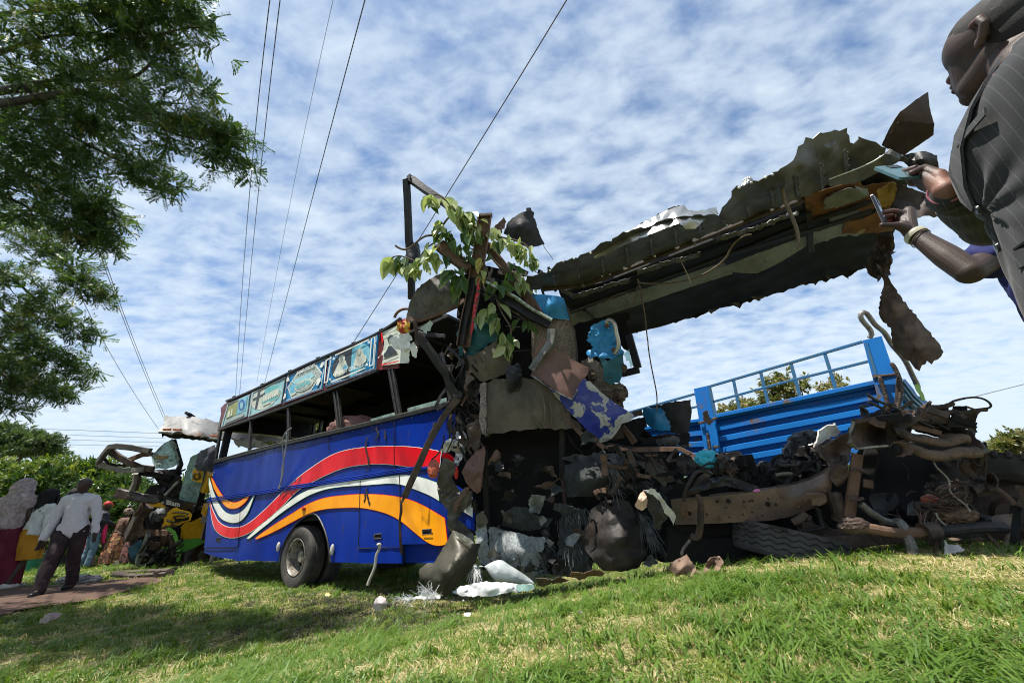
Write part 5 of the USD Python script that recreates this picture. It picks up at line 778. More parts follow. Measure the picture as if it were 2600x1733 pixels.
part(bb, 'brown_side', sh('V', '360,480,4.65 430,440,4.62 512,420,4.6 515,490,4.58 440,500,4.6 370,540,4.62 320,590,4.65', cr=.03, res=.04), dark_rust); part(bb, 'under_board', sh('V', '310,600,4.6 420,520,4.58 540,500,4.56 560,620,4.52 480,680,4.54 460,720,4.52', cr=.04, res=.05), soot)
part(bb, 'lower_fold', sh('V', '470,720,4.45 640,690,4.42 850,665,4.4 980,665,4.4 975,780,4.4 700,790,4.38 520,770,4.42', cr=.05, res=.05, seed=2), soot); part(bb, 'grey_bundle', sh('V', '640,730,4.36 720,710,4.32 830,690,4.3 880,700,4.3 900,750,4.3 860,780,4.3 740,780,4.3 660,775,4.34', mid='780,740,4.24', cr=.06, fq=7, res=.03, seed=7), M('grey_bundle', (.07, .07, .066), (.04, .04, .038), rough=.6), smooth=32)
part(bb, 'strut', bar(pts('V', '310,600,4.5 370,670,4.46 440,760,4.42'), .07, .05, rough=.05), rust); part(bb, 'strut', bar(pts('V', '200,690,4.5 320,660,4.46'), .12, .05), dark_rust)
single('cyan_wrapper', lump(pts('V', '1160,918,3.7')[0], .085, 4, sc=(1.2, .7, .9), amp=.5, fq=3), M('cyan_wrapper', (.08, .52, .62), (.04, .38, .5), rough=.3, sc=9), 'crumpled cyan wrapper on the sloping tray edge in front of the blue truck', 'wrapper', smooth=20)
piece('paper_scrap', 'V', '1345,1030,3.6 1390,1022,3.58 1400,1060,3.57 1430,1090,3.57 1370,1080,3.58', M('cream_scrap', (.7, .66, .45), rough=.7), 'small cream paper scrap stuck in the rubble above the frame rail', 'paper', cr=.03, res=.02)
piece('paper_scrap', 'O', '1085,685,3.2 1110,665,3.2 1145,665,3.19 1155,680,3.19 1110,692,3.2', M('pink_scrap', (.55, .16, .42), rough=.5), 'tiny pink wrapper lying on top of the frame rail', 'wrapper', cr=.02, res=.012)
# ================================================================ crushed front chassis
ch = thing('chassis', 'crushed rusty front chassis with curved frame rail, springs, bent tubes and loose wiring', 'chassis', pts('O', '1400,1200,3.2')[0])
part(ch, 'frame_rail', sh('O', '360,762,3.42 480,748,3.4 700,732,3.36 1000,702,3.3 1250,667,3.24 1450,627,3.2 1600,582,3.16 1720,522,3.13 1790,470,3.12 1795,560,3.12 1775,700,3.12 1765,790,3.12 1680,815,3.14 1550,862,3.16 1400,912,3.2 1250,942,3.24 1000,957,3.3 700,972,3.36 400,982,3.42', mid='1700,640,3.06 1500,740,3.12', cr=.008, fq=2, res=.05, rag=.03, thick=.014), frame_steel, smooth=50)
part(ch, 'rail_flange', sh('O', '700,732,3.36 1000,702,3.3 1250,667,3.24 1450,627,3.2 1600,582,3.16 1720,522,3.13 1792,468,3.12 1770,452,3.22 1700,500,3.24 1590,560,3.27 1440,605,3.32 1240,645,3.36 1000,680,3.4 700,712,3.46', cr=.006, res=.05, thick=.01, rag=.03), frame_steel, smooth=50)
part(ch, 'twisted_rail_end', sh('O', '1790,470,3.14 1800,440,3.15 1740,390,3.2 1700,330,3.24 1710,290,3.25 1820,230,3.22 1960,140,3.18 1985,150,3.18 1960,260,3.2 1940,420,3.2 1900,520,3.22 1850,560,3.2 1810,560,3.16', mid='1830,340,3.3', cr=.02, res=.05, thick=.012), frame_steel, smooth=50)
part(ch, 'twisted_rail_edge', sh('O', '1765,455,3.12 1720,400,3.16 1680,350,3.18 1638,305,3.2 1640,290,3.2 1700,268,3.24 1715,330,3.28 1760,400,3.24 1795,440,3.16 1792,470,3.12', cr=.008, res=.04, thick=.012), frame_steel, smooth=50)
part(ch, 'rail_bracket', sh('O', '1520,735,3.06 1600,712,3.03 1700,708,3.0 1740,718,3.0 1745,770,3.0 1690,815,3.01 1600,800,3.05 1640,760,3.05 1570,750,3.06 1535,790,3.07', cr=.006, res=.04, thick=.02), frame_steel, smooth=28)
for s_, r0 in (('768,776', 10), ('868,772', 19), ('905,778', 10), ('1080,768', 9), ('1218,798', 20), ('1290,802', 10), ('1008,775', 7), ('850,830', 6), ('1055,772', 7), ('1220,750', 6), ('525,880', 18), ('1080,870', 7), ('1170,900', 6), ('680,890', 7), ('880,915', 6), ('1000,890', 6)):
    a = px('O', s_)[0]; d = float(3.36-.28*(float(s_.split(',')[0])-700)/1100)-.012; c = at(a[0], a[1], d); part(ch, 'rail_hole', revolve([(0, .006), (r0*.00098, .005), (r0*.001, -.004), (0, -.005)], c, -fw, 12), soot)
for s_ in ('796,765', '790,925', '1012,805', '1025,822', '1262,892', '1340,735', '480,915', '1485,822', '1770,740', '1715,680', '905,782'):
    a = px('O', s_)[0]; d = float(3.36-.28*(float(s_.split(',')[0])-700)/1100)-.015; part(ch, 'bolt', ball(at(a[0], a[1], d), .014, 1), rust)
part(ch, 'hanger_strap', bar(spline(pts('O', '590,730,3.3 615,760,3.27 625,850,3.26 622,950,3.26 612,1040,3.27 595,1085,3.28 540,1075,3.32'), 6), .05, .035), dark_rust, smooth=28)
part(ch, 'hose', wire(pts('O', '720,535,3.3 660,505,3.3 600,510,3.3 550,560,3.3 510,630,3.3 480,700,3.32 485,780,3.34'), .016), dark_plastic); part(ch, 'hose', wire(pts('O', '530,1120,3.2 490,1170,3.15 465,1210,3.1 458,1255,3.05'), .012), dark_plastic)
g = np.random.default_rng(8)
part(ch, 'fine_wires', join([wire(np.vstack([pts('O', f'{490+g.integers(-20,20)},770,3.33'), pts('O', f'{480+g.integers(-25,30)},830,3.30'), pts('O', f'{490+g.integers(-25,30)},900,3.30')]), .003, 4, 3) for _ in range(14)]), M('copper_wire', (.22, .11, .06), (.1, .06, .04), rough=.5))
part(ch, 'axle_beam', bar(pts('O', '1500,1010,3.2 1700,1040,3.16 1830,1080,3.12 2000,1090,3.08 2265,1080,3.02'), .10, .12, rough=.04), dark_rust); part(ch, 'axle_beam', bar(pts('N', '-250,1330,3.05 0,1300,3.0 250,1270,2.98 520,1240,2.95'), .10, .07, rough=.05), dark_rust)
part(ch, 'lower_frame', bar(pts('O', '330,1150,3.6 700,1210,3.5 1100,1230,3.4 1500,1120,3.3'), .25, .15, rough=.05), soot); part(ch, 'underside', sh('O', '330,985,3.6 700,980,3.55 1100,960,3.5 1500,900,3.45 1800,830,3.4 2200,900,3.4 2265,1150,3.35 1900,1150,3.4 1400,1220,3.45 1000,1240,3.5 600,1180,3.6 300,1160,3.65', cr=.06, res=.1), soot)
for s_, r0 in (('1440,960,3.1 1500,930,3.08 1560,880,3.06', .03), ('1680,840,3.1 1700,950,3.08 1780,1030,3.05', .012), ('1650,820,3.1 1690,960,3.08 1710,1010,3.06', .015), ('1800,700,3.08 1820,760,3.06 1845,860,3.05 1850,940,3.05', .05), ('1790,600,3.12 1850,560,3.1 1920,490,3.08', .05), ('1800,560,3.12 1830,520,3.1 1870,440,3.08', .045), ('1810,430,3.1 1870,440,3.08 1880,370,3.08', .02), ('1480,1020,3.1 1600,1030,3.08 1700,1005,3.06', .012), ('1230,995,3.05 1320,1010,3.02 1390,1030,3.0', .01), ('1820,690,3.05 1850,740,3.04 1820,810,3.04', .01)):
    part(ch, 'rod', wire(pts('O', s_), r0, 5, 9), dark_rust if r0 > .02 else black_metal, smooth=28)
for q in range(5): part(ch, 'spring_leaf', bar(pts('N', f'{95-q*3},{530+q*25},{3.06+q*.018} {70-q*2},740,{3.03+q*.018} {45-q*2},920,{3.0+q*.018} {25},{1090-q*10},{2.98+q*.018}'), .085, .016, side=RT, rough=.02), rust)
for s_ in ('40,670,3.0 95,665,2.98 145,690,2.98', '0,900,2.98 50,925,2.95 135,920,2.95'): part(ch, 'spring_clamp', bar(spline(pts('N', s_), 4), .02, .03), dark_rust)
part(ch, 'spring_box', bar(pts('N', '230,480,3.25 180,700,3.2 150,850,3.18'), .10, .09), soot)
part(ch, 'sleeve', bar(pts('N', '185,760,3.0 190,830,2.98'), .06, .05), rust)
part(ch, 'end_box', sh('N', '20,440,3.02 60,340,3.04 70,262,3.06 150,230,3.05 330,240,3.0 560,270,3.1 560,440,3.12 370,462,3.0 200,475,3.0 70,475,3.0', mid='250,350,3.2', cr=.02, res=.05, thick=.02), dark_rust, smooth=28)
part(ch, 'end_box_lip', bar(pts('N', '60,245,3.03 20,330,3.0 25,430,2.98 90,478,2.97 220,472,2.96 360,460,2.96'), .016, .02, rough=.25), bare_metal); part(ch, 'end_box_lip', bar(pts('N', '60,245,3.04 180,218,3.02 300,205,3.0 420,190,2.98 560,200,2.96'), .03, .05, rough=.15), dark_rust)
def bent(s_, r, m_=dark_rust, nm='bent_tube', k=6, n=10):
    c = spline(pts('N', s_), k*2); g4 = np.random.default_rng(len(s_)+int(r*1e4)); return part(ch, nm, tube(c+np.cumsum(g4.normal(0, r*.05, c.shape), 0)*.4, r*(1+.16*(fbm(c*14, 3, len(s_))-.5)*2), n), m_, smooth=28)
tan_rust = M('tan_rust', (.135, .088, .058), (.085, .058, .042), rough=.7, sc=7., c3=(.05, .036, .03), sc3=12, lo3=.54, hi3=.66, bump=.4, bsc=30)
bent('500,350,2.96 580,385,2.94 680,405,2.92 780,430,2.9 860,448,2.88 950,428,2.86 1070,412,2.84', .034, tan_rust); bent('420,330,2.98 460,325,2.97 500,350,2.96', .036, dark_rust)
bent('520,475,2.92 600,490,2.9 700,540,2.86 800,560,2.84 900,556,2.82 1000,535,2.8 1120,530,2.78 1190,525,2.77', .038, tan_rust); part(ch, 'tube_flare', sh('N', '385,470,2.95 410,425,2.94 460,420,2.92 560,440,2.88 590,500,2.86 570,530,2.86 490,555,2.88 440,550,2.92', mid='440,490,3.0', cr=.01, res=.02), tan_rust, smooth=50); part(ch, 'tube_mouth', ball(pts('N', '438,488,2.93')[0], .034, 2, (.8, .8, 1.2)), soot)
bent('820,390,2.98 920,385,2.95 1060,395,2.92', .03, tan_rust)
bent('0,1150,2.8 60,1155,2.79 130,1170,2.78 250,1195,2.76 400,1222,2.74 550,1232,2.72 690,1222,2.7', .034, rust, 'steering_rod'); part(ch, 'rod_knuckle', lump(pts('N', '60,1160,2.79')[0], .065, 3, sc=(1.6, .8, .8)), dark_rust, smooth=28)
bent('780,1210,2.69 1000,1192,2.66 1200,1172,2.64 1400,1180,2.62', .034, black_metal, 'steering_rod'); bent('1050,1095,2.8 1280,1110,2.76', .03, black_metal, 'steering_rod')
for q in range(4): part(ch, 'rod_clamp', revolve([(.036, -.012), (.058, -.012), (.058, .012), (.036, .012), (.036, -.012)], pts('N', f'{690+q*26},{1216-q*3},2.69')[0], at(2600, 1300, 3)-at(2300, 1320, 3), 16), dark_rust)
bent('120,970,2.95 200,1040,2.93 300,1105,2.9 420,1135,2.86', .026, bare_metal); bent('430,1130,2.8 490,1160,2.76 535,1240,2.72 575,1330,2.68 610,1440,2.64', .032, bare_metal)
bent('740,1080,2.8 790,1130,2.78 800,1200,2.74 810,1280,2.7 850,1350,2.66 930,1400,2.62', .022, dark_rust); bent('800,1180,2.74 790,1270,2.7 800,1380,2.66 790,1440,2.64', .014, rust)
bent('1060,590,2.9 1070,680,2.88 1120,720,2.86 1150,770,2.84 1110,850,2.82', .034, dark_rust); bent('1140,890,2.84 1220,870,2.82 1290,820,2.78', .02, dark_rust); bent('1330,840,2.7 1410,900,2.66 1490,980,2.62', .016, rust); bent('1420,1180,2.62 1415,1260,2.6 1390,1350,2.58', .012, tan_rust); bent('1230,1220,2.64 1290,1290,2.62 1350,1350,2.6', .01, tan_rust); bent('620,960,2.9 640,1020,2.88 720,1050,2.86', .02, dark_rust); bent('620,970,2.9 700,985,2.88 800,990,2.86', .02, dark_rust)
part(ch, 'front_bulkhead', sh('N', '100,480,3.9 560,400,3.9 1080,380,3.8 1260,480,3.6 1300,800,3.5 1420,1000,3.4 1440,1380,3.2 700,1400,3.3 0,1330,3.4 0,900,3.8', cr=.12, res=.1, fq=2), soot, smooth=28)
part(ch, 'top_plate', sh('N', '60,470,3.1 300,440,3.0 560,430,2.95 800,420,2.92 1060,400,2.88 1240,480,2.82 1200,420,3.5 1080,390,3.8 560,400,3.9 120,430,3.9', cr=.04, res=.08), dark_rust, smooth=25); part(ch, 'side_plate', sh('N', '1040,300,2.98 1090,330,2.94 1250,490,2.8 1180,530,2.8 1080,530,2.88 1060,420,2.95', cr=.015, res=.04), dark_rust, smooth=28); part(ch, 'side_plate', sh('N', '1080,530,2.9 1180,535,2.82 1256,500,2.76 1230,640,2.78 1220,780,2.8 1160,800,2.84 1100,690,2.88', cr=.02, res=.04), dark_rust, smooth=28)
part(ch, 'bracket_edge', bar(pts('N', '1170,525,2.78 1250,488,2.76'), .03, .02), white_paint if False else bare_metal)
part(ch, 'rear_plate', sh('N', '190,900,3.2 300,870,3.15 440,875,3.1 470,960,3.1 400,1020,3.1 360,1080,3.1 250,1060,3.15', cr=.03, res=.04), M('slate_plate', (.05, .055, .058), (.03, .033, .035), rough=.5), smooth=28); part(ch, 'rear_plate', sh('N', '530,970,3.05 580,950,3.0 630,1030,3.0 635,1070,3.0 540,1070,3.02', cr=.01, res=.04), M('grey_plate', (.12, .13, .135), (.09, .095, .1), rough=.5, sc=14), smooth=28)
part(ch, 'lamp_scrap', lump(pts('N', '735,928,2.95')[0], .045, 4, sc=(1.4, .6, .7)), M('lamp_scrap', (.5, .14, .07), (.2, .06, .04), rough=.35, sc=20), smooth=30)
part(ch, 'motor_block', lump(pts('N', '965,1075,2.8')[0], .11, 6, sc=(1.3, .7, .48), amp=.3, fq=3), M('motor_brown', (.16, .095, .05), (.07, .045, .03), rough=.7, sc=16, bump=.3), smooth=30)
part(ch, 'plate_scrap', sh('N', '1280,1080,2.7 1380,1060,2.66 1470,1055,2.62 1450,1190,2.6 1430,1195,2.6 1290,1180,2.66', cr=.02, res=.03, rag=.15), frame_steel, smooth=28); part(ch, 'plate_scrap', sh('N', '1480,805,2.6 1600,815,2.55 1600,1020,2.55 1500,985,2.58 1530,900,2.58', cr=.03, res=.03, rag=.1), dark_rust, smooth=28); part(ch, 'plate_scrap', sh('N', '1440,980,2.75 1540,1000,2.7 1540,1350,2.6 1440,1370,2.62', cr=.02, res=.05), soot, smooth=28)
part(ch, 'plate_scrap', sh('N', '1240,700,2.82 1300,705,2.78 1335,760,2.74 1330,830,2.72 1270,850,2.74 1220,780,2.82', mid='1280,770,2.86', cr=.02, res=.03), dark_rust, smooth=28)
wl = []
for q in range(34):
    c = np.array([920+g.normal(0, 70), 920+g.normal(0, 40)]); r0 = g.uniform(50, 150); a0 = g.uniform(0, 6.3); an = a0+np.linspace(0, g.uniform(2.5, 5.5), 9)
    wl.append(wire(at(2150+.287*(c[0]+r0*np.cos(an)), 1000+.287*(c[1]+r0*.42*np.sin(an)-.12*r0*np.cos(an)), 2.82+.06*np.sin(an*1.3)+g.normal(0, .02)), .0035, 3, 4))
part(ch, 'wire_bundle', join(wl), M('brown_wire', (.12, .07, .04), (.06, .04, .03), rough=.6, sc=20), smooth=True)
for s_ in ('770,590,2.86 840,690,2.82 905,770,2.8 910,850,2.78 960,910,2.76 1040,970,2.74 1090,1040,2.72', '790,1050,2.78 820,1110,2.76 900,1170,2.72'): part(ch, 'loose_wire', wire(pts('N', s_), .006), M('pale_wire'+s_[:2], (.35, .33, .26), (.15, .13, .1)))
for q in range(12):
    x = 560+g.uniform(-20, 300); part(ch, 'loose_wire', wire(pts('N', f'{x},{1050+g.uniform(-30,60)},2.8 {x+g.normal(0,40)},{1130+g.uniform(-20,30)},2.76 {x+g.normal(0,60)},{1200+g.uniform(-20,40)},2.72'), .004, 5, 4), rust)
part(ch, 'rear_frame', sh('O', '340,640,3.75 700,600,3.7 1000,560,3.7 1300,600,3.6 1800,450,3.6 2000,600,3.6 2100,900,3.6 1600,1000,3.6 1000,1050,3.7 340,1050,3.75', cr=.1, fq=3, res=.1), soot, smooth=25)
# rubble on top of the chassis: strips, plates and wires
for q in range(46):
    x, y = g.uniform(150, 1130), g.uniform(120, 330); L = g.uniform(60, 330); an = g.normal(.12, .35); d0 = 3.05-.0002*x+g.uniform(-.05, .25); x2, y2 = x+L*math.cos(an), min(y+L*math.sin(an), 400)
    if x2 > 1180: continue
    part(ch, 'metal_strip', bar(pts('N', f'{x},{y},{d0} {(x+x2)/2},{(y+y2)/2+g.normal(0,12)},{d0-.03} {x2},{y2},{d0-.06}'), g.uniform(.015, .06), g.uniform(.008, .03), rough=.12, seed=q), (dark_rust, black_metal, rust, soot)[q % 4])
for q, (rim, m_) in enumerate((('640,200,3.0 690,110,2.98 720,80,2.97 755,78,2.96 740,140,2.96 860,110,2.94 900,90,2.93 910,170,2.92 940,260,2.9 800,250,2.95 700,260,2.98', dark_rust), ('940,190,2.92 1000,150,2.88 1150,125,2.84 1260,118,2.8 1240,150,2.8 1160,180,2.82 1120,280,2.85 1020,270,2.9', dark_rust), ('780,120,2.94 880,130,2.92 950,280,2.9 850,300,2.94', black_metal), ('110,110,3.1 190,150,3.08 230,200,3.06 150,215,3.06 120,170,3.1', black_metal), ('1100,270,2.88 1150,285,2.86 1140,380,2.86 1080,300,2.88', dark_rust), ('560,200,3.05 700,260,3.0 960,300,2.95 1050,290,2.92 1060,390,2.95 800,380,3.0 600,330,3.1', soot))):
    part(ch, 'torn_plate', sh('N', rim, cr=.03, fq=7, res=.035, rag=.15, seed=q), m_, smooth=28)
for s_ in ('180,0,3.05 300,70,3.02 400,110,3.0 480,150,2.98', '190,70,3.06 300,120,3.03 400,190,3.0', '120,105,3.1 190,160,3.07', '340,230,3.0 330,160,3.0 335,110,3.0 420,90,2.98', '250,180,3.04 290,150,3.02 360,160,3.0', '130,190,3.08 260,185,3.05 400,200,3.0 540,205,2.98', '350,240,3.0 420,210,2.98 540,200,2.96 640,220,2.94'): part(ch, 'black_cable', wire(pts('N', s_), .011), dark_plastic)
for s_ in ('730,110,2.95 800,115,2.93 880,105,2.9 930,85,2.88', '880,160,2.9 960,158,2.88'): part(ch, 'chain', join([lump(c, .016, q, k=1) for q, c in enumerate(spline(pts('N', s_), 7))]), dark_rust)
part(ch, 'loop_wire', wire(pts('N', '930,65,2.86 1000,45,2.84 1100,30,2.82 1200,40,2.8 1265,80,2.78 1275,105,2.78 1240,125,2.79'), .007), black_metal)
piece('white_fragment', 'O', '1628,300,3.35 1660,220,3.34 1675,150,3.34 1740,110,3.32 1800,95,3.3 1830,90,3.3 1840,130,3.3 1865,165,3.3 1800,200,3.32 1740,230,3.33 1680,270,3.34', M('white_board', (.62, .62, .60), (.42, .38, .33), rough=.7, sc=8, c3=(.3, .2, .13), sc3=9), 'broken white board standing behind the twisted end of the frame rail', 'board', cr=.03, res=.03, rag=.25, thick=.02)
# engine heap between the rails
eng = thing('engine', 'oily black engine heap with hoses wedged behind the curved frame rail', 'engine', pts('O', '1500,660,3.6')[0])
part(eng, 'block', lump(pts('O', '1510,545,3.75')[0], .27, 9, sc=(1.1, .8, .75), amp=.35, fq=2.4), soot, smooth=30); part(eng, 'block', lump(pts('O', '1620,380,3.7')[0], .22, 5, amp=.4), black_metal, smooth=30)
for q in range(26):
    x, y = g.uniform(1320, 1680), g.uniform(330, 640); e = g.uniform(.03, .11, 3); R_ = frame_to(g.normal(0, 1, 3)); part(eng, 'engine_piece', box(pts('O', f'{x},{y},{3.42+g.uniform(-.06,.1)}')[0], e, R_, .008) if q % 2 else revolve([(0, e[0]), (e[1]*.5, e[0]), (e[1]*.5, -e[0]), (0, -e[0])], pts('O', f'{x},{y},{3.42+g.uniform(-.06,.1)}')[0], g.normal(0, 1, 3), 10), (black_metal, soot, dark_rust)[q % 3])
for s_ in ('1310,430,3.35 1330,450,3.33 1400,455,3.32 1480,455,3.32 1500,420,3.34', '1380,620,3.3 1420,560,3.3 1490,510,3.3 1580,495,3.3 1640,520,3.3', '1550,370,3.4 1590,400,3.36 1600,470,3.34 1580,540,3.32', '1400,600,3.34 1450,540,3.33 1540,470,3.32 1660,400,3.34', '1500,300,3.5 1560,290,3.46 1620,270,3.44', '1640,430,3.36 1660,480,3.34 1640,540,3.33', '1290,540,3.3 1350,530,3.28 1430,530,3.28'): part(eng, 'hose', wire(pts('O', s_), .014), dark_plastic if s_[0:4] != '1290' else bare_metal)
ws = thing('wood_post', 'short black square post standing up from the rubble in front of the truck', 'post', pts('O', '1090,640,3.6')[0]); part(ws, 'shaft', bar(pts('O', '1020,365,3.65 1060,480,3.6 1110,640,3.55'), .11, .09, rough=.03), soot)
rb = thing('rubble', 'low heap of black rubble, crushed boxes and scraps lying along the frame rail', 'rubble', pts('O', '900,700,3.6')[0])
part(rb, 'dark_sheet', sh('O', '500,690,3.36 560,650,3.36 640,600,3.38 740,560,3.4 860,545,3.4 960,580,3.4 1080,620,3.4 1190,670,3.38 1080,690,3.36 980,670,3.36 850,640,3.36 760,650,3.35 640,680,3.34 560,690,3.35', mid='720,610,3.3', cr=.06, fq=6, res=.03, rag=.15, seed=8), dark_plastic, smooth=28); part(rb, 'dark_sheet', sh('O', '480,740,3.4 560,640,3.42 600,570,3.44 650,520,3.46 720,530,3.46 680,600,3.42 620,690,3.4', cr=.06, res=.03, rag=.2), dark_rust, smooth=28)
for q in range(60):
    x = g.uniform(760, 1330); y = 420+(x-760)*.33+g.uniform(-60, 90); 
    if 1000 < x < 1130 and y < 520: y += 120
    d0 = 3.62+g.uniform(-.1, .12); e = g.uniform(.025, .12, 3)*np.array([1.3, .7, .5]); R_ = frame_to(g.normal(0, 1, 3)); c = pts('O', f'{x},{y},{d0}')[0]
    part(rb, 'scrap', box(c, e, R_, .006) if q % 3 else lump(c, e[0]*.7, q, k=2, amp=.6), (soot, black_metal, dark_rust, rust, soot)[q % 5], smooth=25)
for s_ in ('640,470,3.6 750,440,3.58 800,470,3.56', '540,390,3.62 560,430,3.6 700,490,3.58 820,540,3.55', '770,460,3.56 790,420,3.56 740,520,3.55'): part(rb, 'wire', wire(pts('O', s_), .01), black_metal)
part(rb, 'bent_box', box(pts('O', '915,420,3.75')[0], (.18, .12, .14), frame_to([.4, .3, .8]), .01), dark_rust); part(rb, 'base', sh('O', '480,560,3.85 700,480,3.85 900,520,3.85 1100,600,3.8 1300,640,3.8 1300,720,3.75 700,760,3.75 480,760,3.8', cr=.08, res=.07), soot, smooth=28)
# tyres
def zig_tyre(c, axis, k=1., n=112, w=1.):
    prof = np.array([(.262, .085), (.31, .13), (.40, .138), (.44, .125)]+[(r, z) for z0 in (.115, .06, .005, -.05, -.105) for r, z in ((.462, z0), (.462, z0-.038), (.447, z0-.041), (.447, z0-.051))][:-2]+[(.44, -.155), (.40, -.165), (.30, -.14)])*np.array([k, k*w]); prof[4:-3, 1] += .016*k
    R = frame_to(axis); ang = np.arange(n)*2*np.pi/n; kk = len(prof); zz = np.where((np.arange(n)//2) % 2, 1, -1)*.008*k
    Z = np.broadcast_to(prof[:, 1], (n, kk)).copy(); Z[:, 5:-4] += zz[:, None]
    V = np.stack([np.cos(ang)[:, None]*prof[:, 0], np.sin(ang)[:, None]*prof[:, 0], Z], -1).reshape(-1, 3)
    i, j = np.meshgrid(np.arange(n), np.arange(kk-1), indexing='ij'); i = i.ravel(); j = j.ravel(); i2 = (i+1) % n
    F = np.vstack([np.stack([i*kk+j, i2*kk+j+1, i2*kk+j], 1), np.stack([i*kk+j, i*kk+j+1, i2*kk+j+1], 1)])
    return V@R.T+np.asarray(c), F
tc = pts('O', '1420,1165,3.30')[0]
ty = thing('tyre', 'black tyre with zigzag tread lying tilted on the grass under the frame rail', 'tyre', tc-[0, 0, .2]); part(ty, 'tread', zig_tyre(tc, (.30, -.03, .95), .95, w=.82), rubber, smooth=20); part(ty, 'hub', revolve([(.26, .05), (.20, .02), (.1, .03), (0, .05)], tc, (.30, -.03, .95), 24), dark_rust)
wc2 = at(2585, 1312, 2.95); wh_ = thing('front_wheel', 'dusty upright front wheel at the right edge behind the bent tubes', 'wheel', wc2-[0, 0, .46])
part(wh_, 'tyre', zig_tyre(wc2, (-.80, -.58, .12), 1.), dusty_rubber, smooth=20)
part(wh_, 'rim', revolve([(.265, .08), (.24, .02), (.14, .04), (.1, .09), (0, .1)], wc2, (-.80, -.58, .12), 28), dark_rust)
for q, ((x, y), r_0) in enumerate((((2180, 1225), .1), ((2280, 1290), .1), ((2350, 1330), .08))): pass
part(wh_, 'lug_block', join([box(wc2+frame_to((-.80, -.58, .12))@np.array([math.cos(a)*.452, math.sin(a)*.452, s*.135]), (.05, .03, .05), frame_to((-.80, -.58, .12))@np.array([[math.cos(a), -math.sin(a), 0], [math.sin(a), math.cos(a), 0], [0, 0, 1.]]), .006) for a in np.arange(0, 6.28, .16) for s in (-1, 1)]), dusty_rubber)
# litter on the grass
brown_paper = M('brown_paper', (.19, .125, .088), (.12, .08, .058), rough=.85, sc=9., bump=.3)
def litter(nm, c, rim, m_, label, cat, mid=None, **k): return piece(nm, c, rim, m_, label, cat, mid, **k)
litter('crumpled_paper', 'O', '335,1375,2.9 360,1310,2.88 450,1270,2.86 500,1240,2.85 530,1290,2.83 580,1350,2.8 585,1390,2.78 530,1445,2.74 470,1420,2.76 410,1440,2.78 380,1400,2.84', brown_paper, 'left crumpled brown paper on the grass in front of the flat tyre', 'paper', mid='470,1330,2.72 430,1390,2.74', cr=.06, fq=9, res=.02, rag=.1, seed=3)
litter('crumpled_paper', 'O', '640,1390,2.75 690,1300,2.75 720,1265,2.76 790,1255,2.74 825,1310,2.7 790,1380,2.66 750,1410,2.64 640,1430,2.66 570,1385,2.75', brown_paper, 'right crumpled brown paper with an upturned corner on the grass', 'paper', mid='730,1340,2.8', cr=.05, fq=8, res=.02, rag=.08, seed=6)
litter('plastic_cup', 'L', '1310,560,3.62 1330,500,3.6 1370,475,3.58 1410,490,3.56 1422,530,3.55 1410,570,3.54 1370,585,3.54 1330,580,3.58', M('clear_cup', (.42, .37, .37), (.30, .26, .26), rough=.25, sc=9), 'crushed clear plastic cup on the burnt grass below the bus', 'cup', mid='1370,530,3.46', cr=.04, fq=9, res=.02)
litter('paper_scrap', 'L', '1990,610,2.9 2015,598,2.88 2045,600,2.87 2040,628,2.85 2000,628,2.87', white_plastic, 'small white scrap alone on the lit grass', 'paper', cr=.02, res=.012)
litter('paper_scrap', 'L', '955,460,5.0 975,450,4.98 1000,465,4.96 985,478,4.95 960,475,4.97', M('yellow_scrap', (.65, .5, .08), (.7, .6, .4), sc=20), 'tiny yellow wrapper near the rear wheel', 'wrapper', cr=.02, res=.02)
litter('cloth_scrap', 'A', '205,1245,4.3 240,1200,4.35 290,1180,4.4 340,1190,4.4 310,1215,4.32 250,1240,4.27', M('pinkish_cloth', (.40, .34, .30), (.25, .2, .18), rough=.8), 'dirty pale cloth lying on the grass edge at the far left', 'cloth', mid='270,1215,4.25', cr=.05, res=.03, seed=3)
litter('paper_scrap', 'N', '860,1420,2.5 870,1290,2.56 900,1330,2.54 960,1330,2.52 1000,1340,2.52 1040,1380,2.5 980,1400,2.48', M('pale_board', (.46, .43, .42), (.32, .3, .28), rough=.8), 'pale grey torn card lying under the bent steering rod', 'card', cr=.03, res=.02)
for q, s_ in enumerate(('1360,1345,3.5', '1460,1330,3.48', '1120,1390,3.55', '1230,1380,3.52')):
    a = px('D', s_)[0]; o_ = np.random.default_rng(q+40); an = np.arange(8)*.785; R = o_.uniform(20, 48, 8)
    single('brown_scrap', sheet(np.column_stack([a[0]+R*np.cos(an)*.6, a[1]-4+R*np.sin(an)*.26, a[2]-.10+.1*np.sin(an)+o_.normal(0, .03, 8)]), np.array([[a[0], a[1]-10, a[2]-.1]]), cr=.06, fq=9, res=.02, rag=.15, seed=q), brown_paper if q < 2 else felt_brown, ('brown scrap right of the shredded sack at the foot of the black bale', 'second brown scrap just right of it under the black bale', 'brown scrap beside the green plastic piece', 'dark brown scrap between the green plastic and the shredded sack')[q], 'scrap', smooth=25)
single('rope', wire(pts('L', '1350,95,4.86 1365,90,4.85 1360,130,4.85 1345,160,4.85 1330,250,4.84 1300,330,4.82 1275,395,4.8'), .018), M('rope', (.5, .48, .42), (.35, .33, .28), rough=.8), 'pale knotted rope hanging from the luggage door latch', 'rope')
single('strap', wire(pts('B', '475,665,7.0 470,760,7.0 455,850,7.0 450,900,7.0 435,960,7.0'), .014), M('strap_pale', (.42, .42, .42)), 'long pale strap hanging out of the rear side window', 'strap')
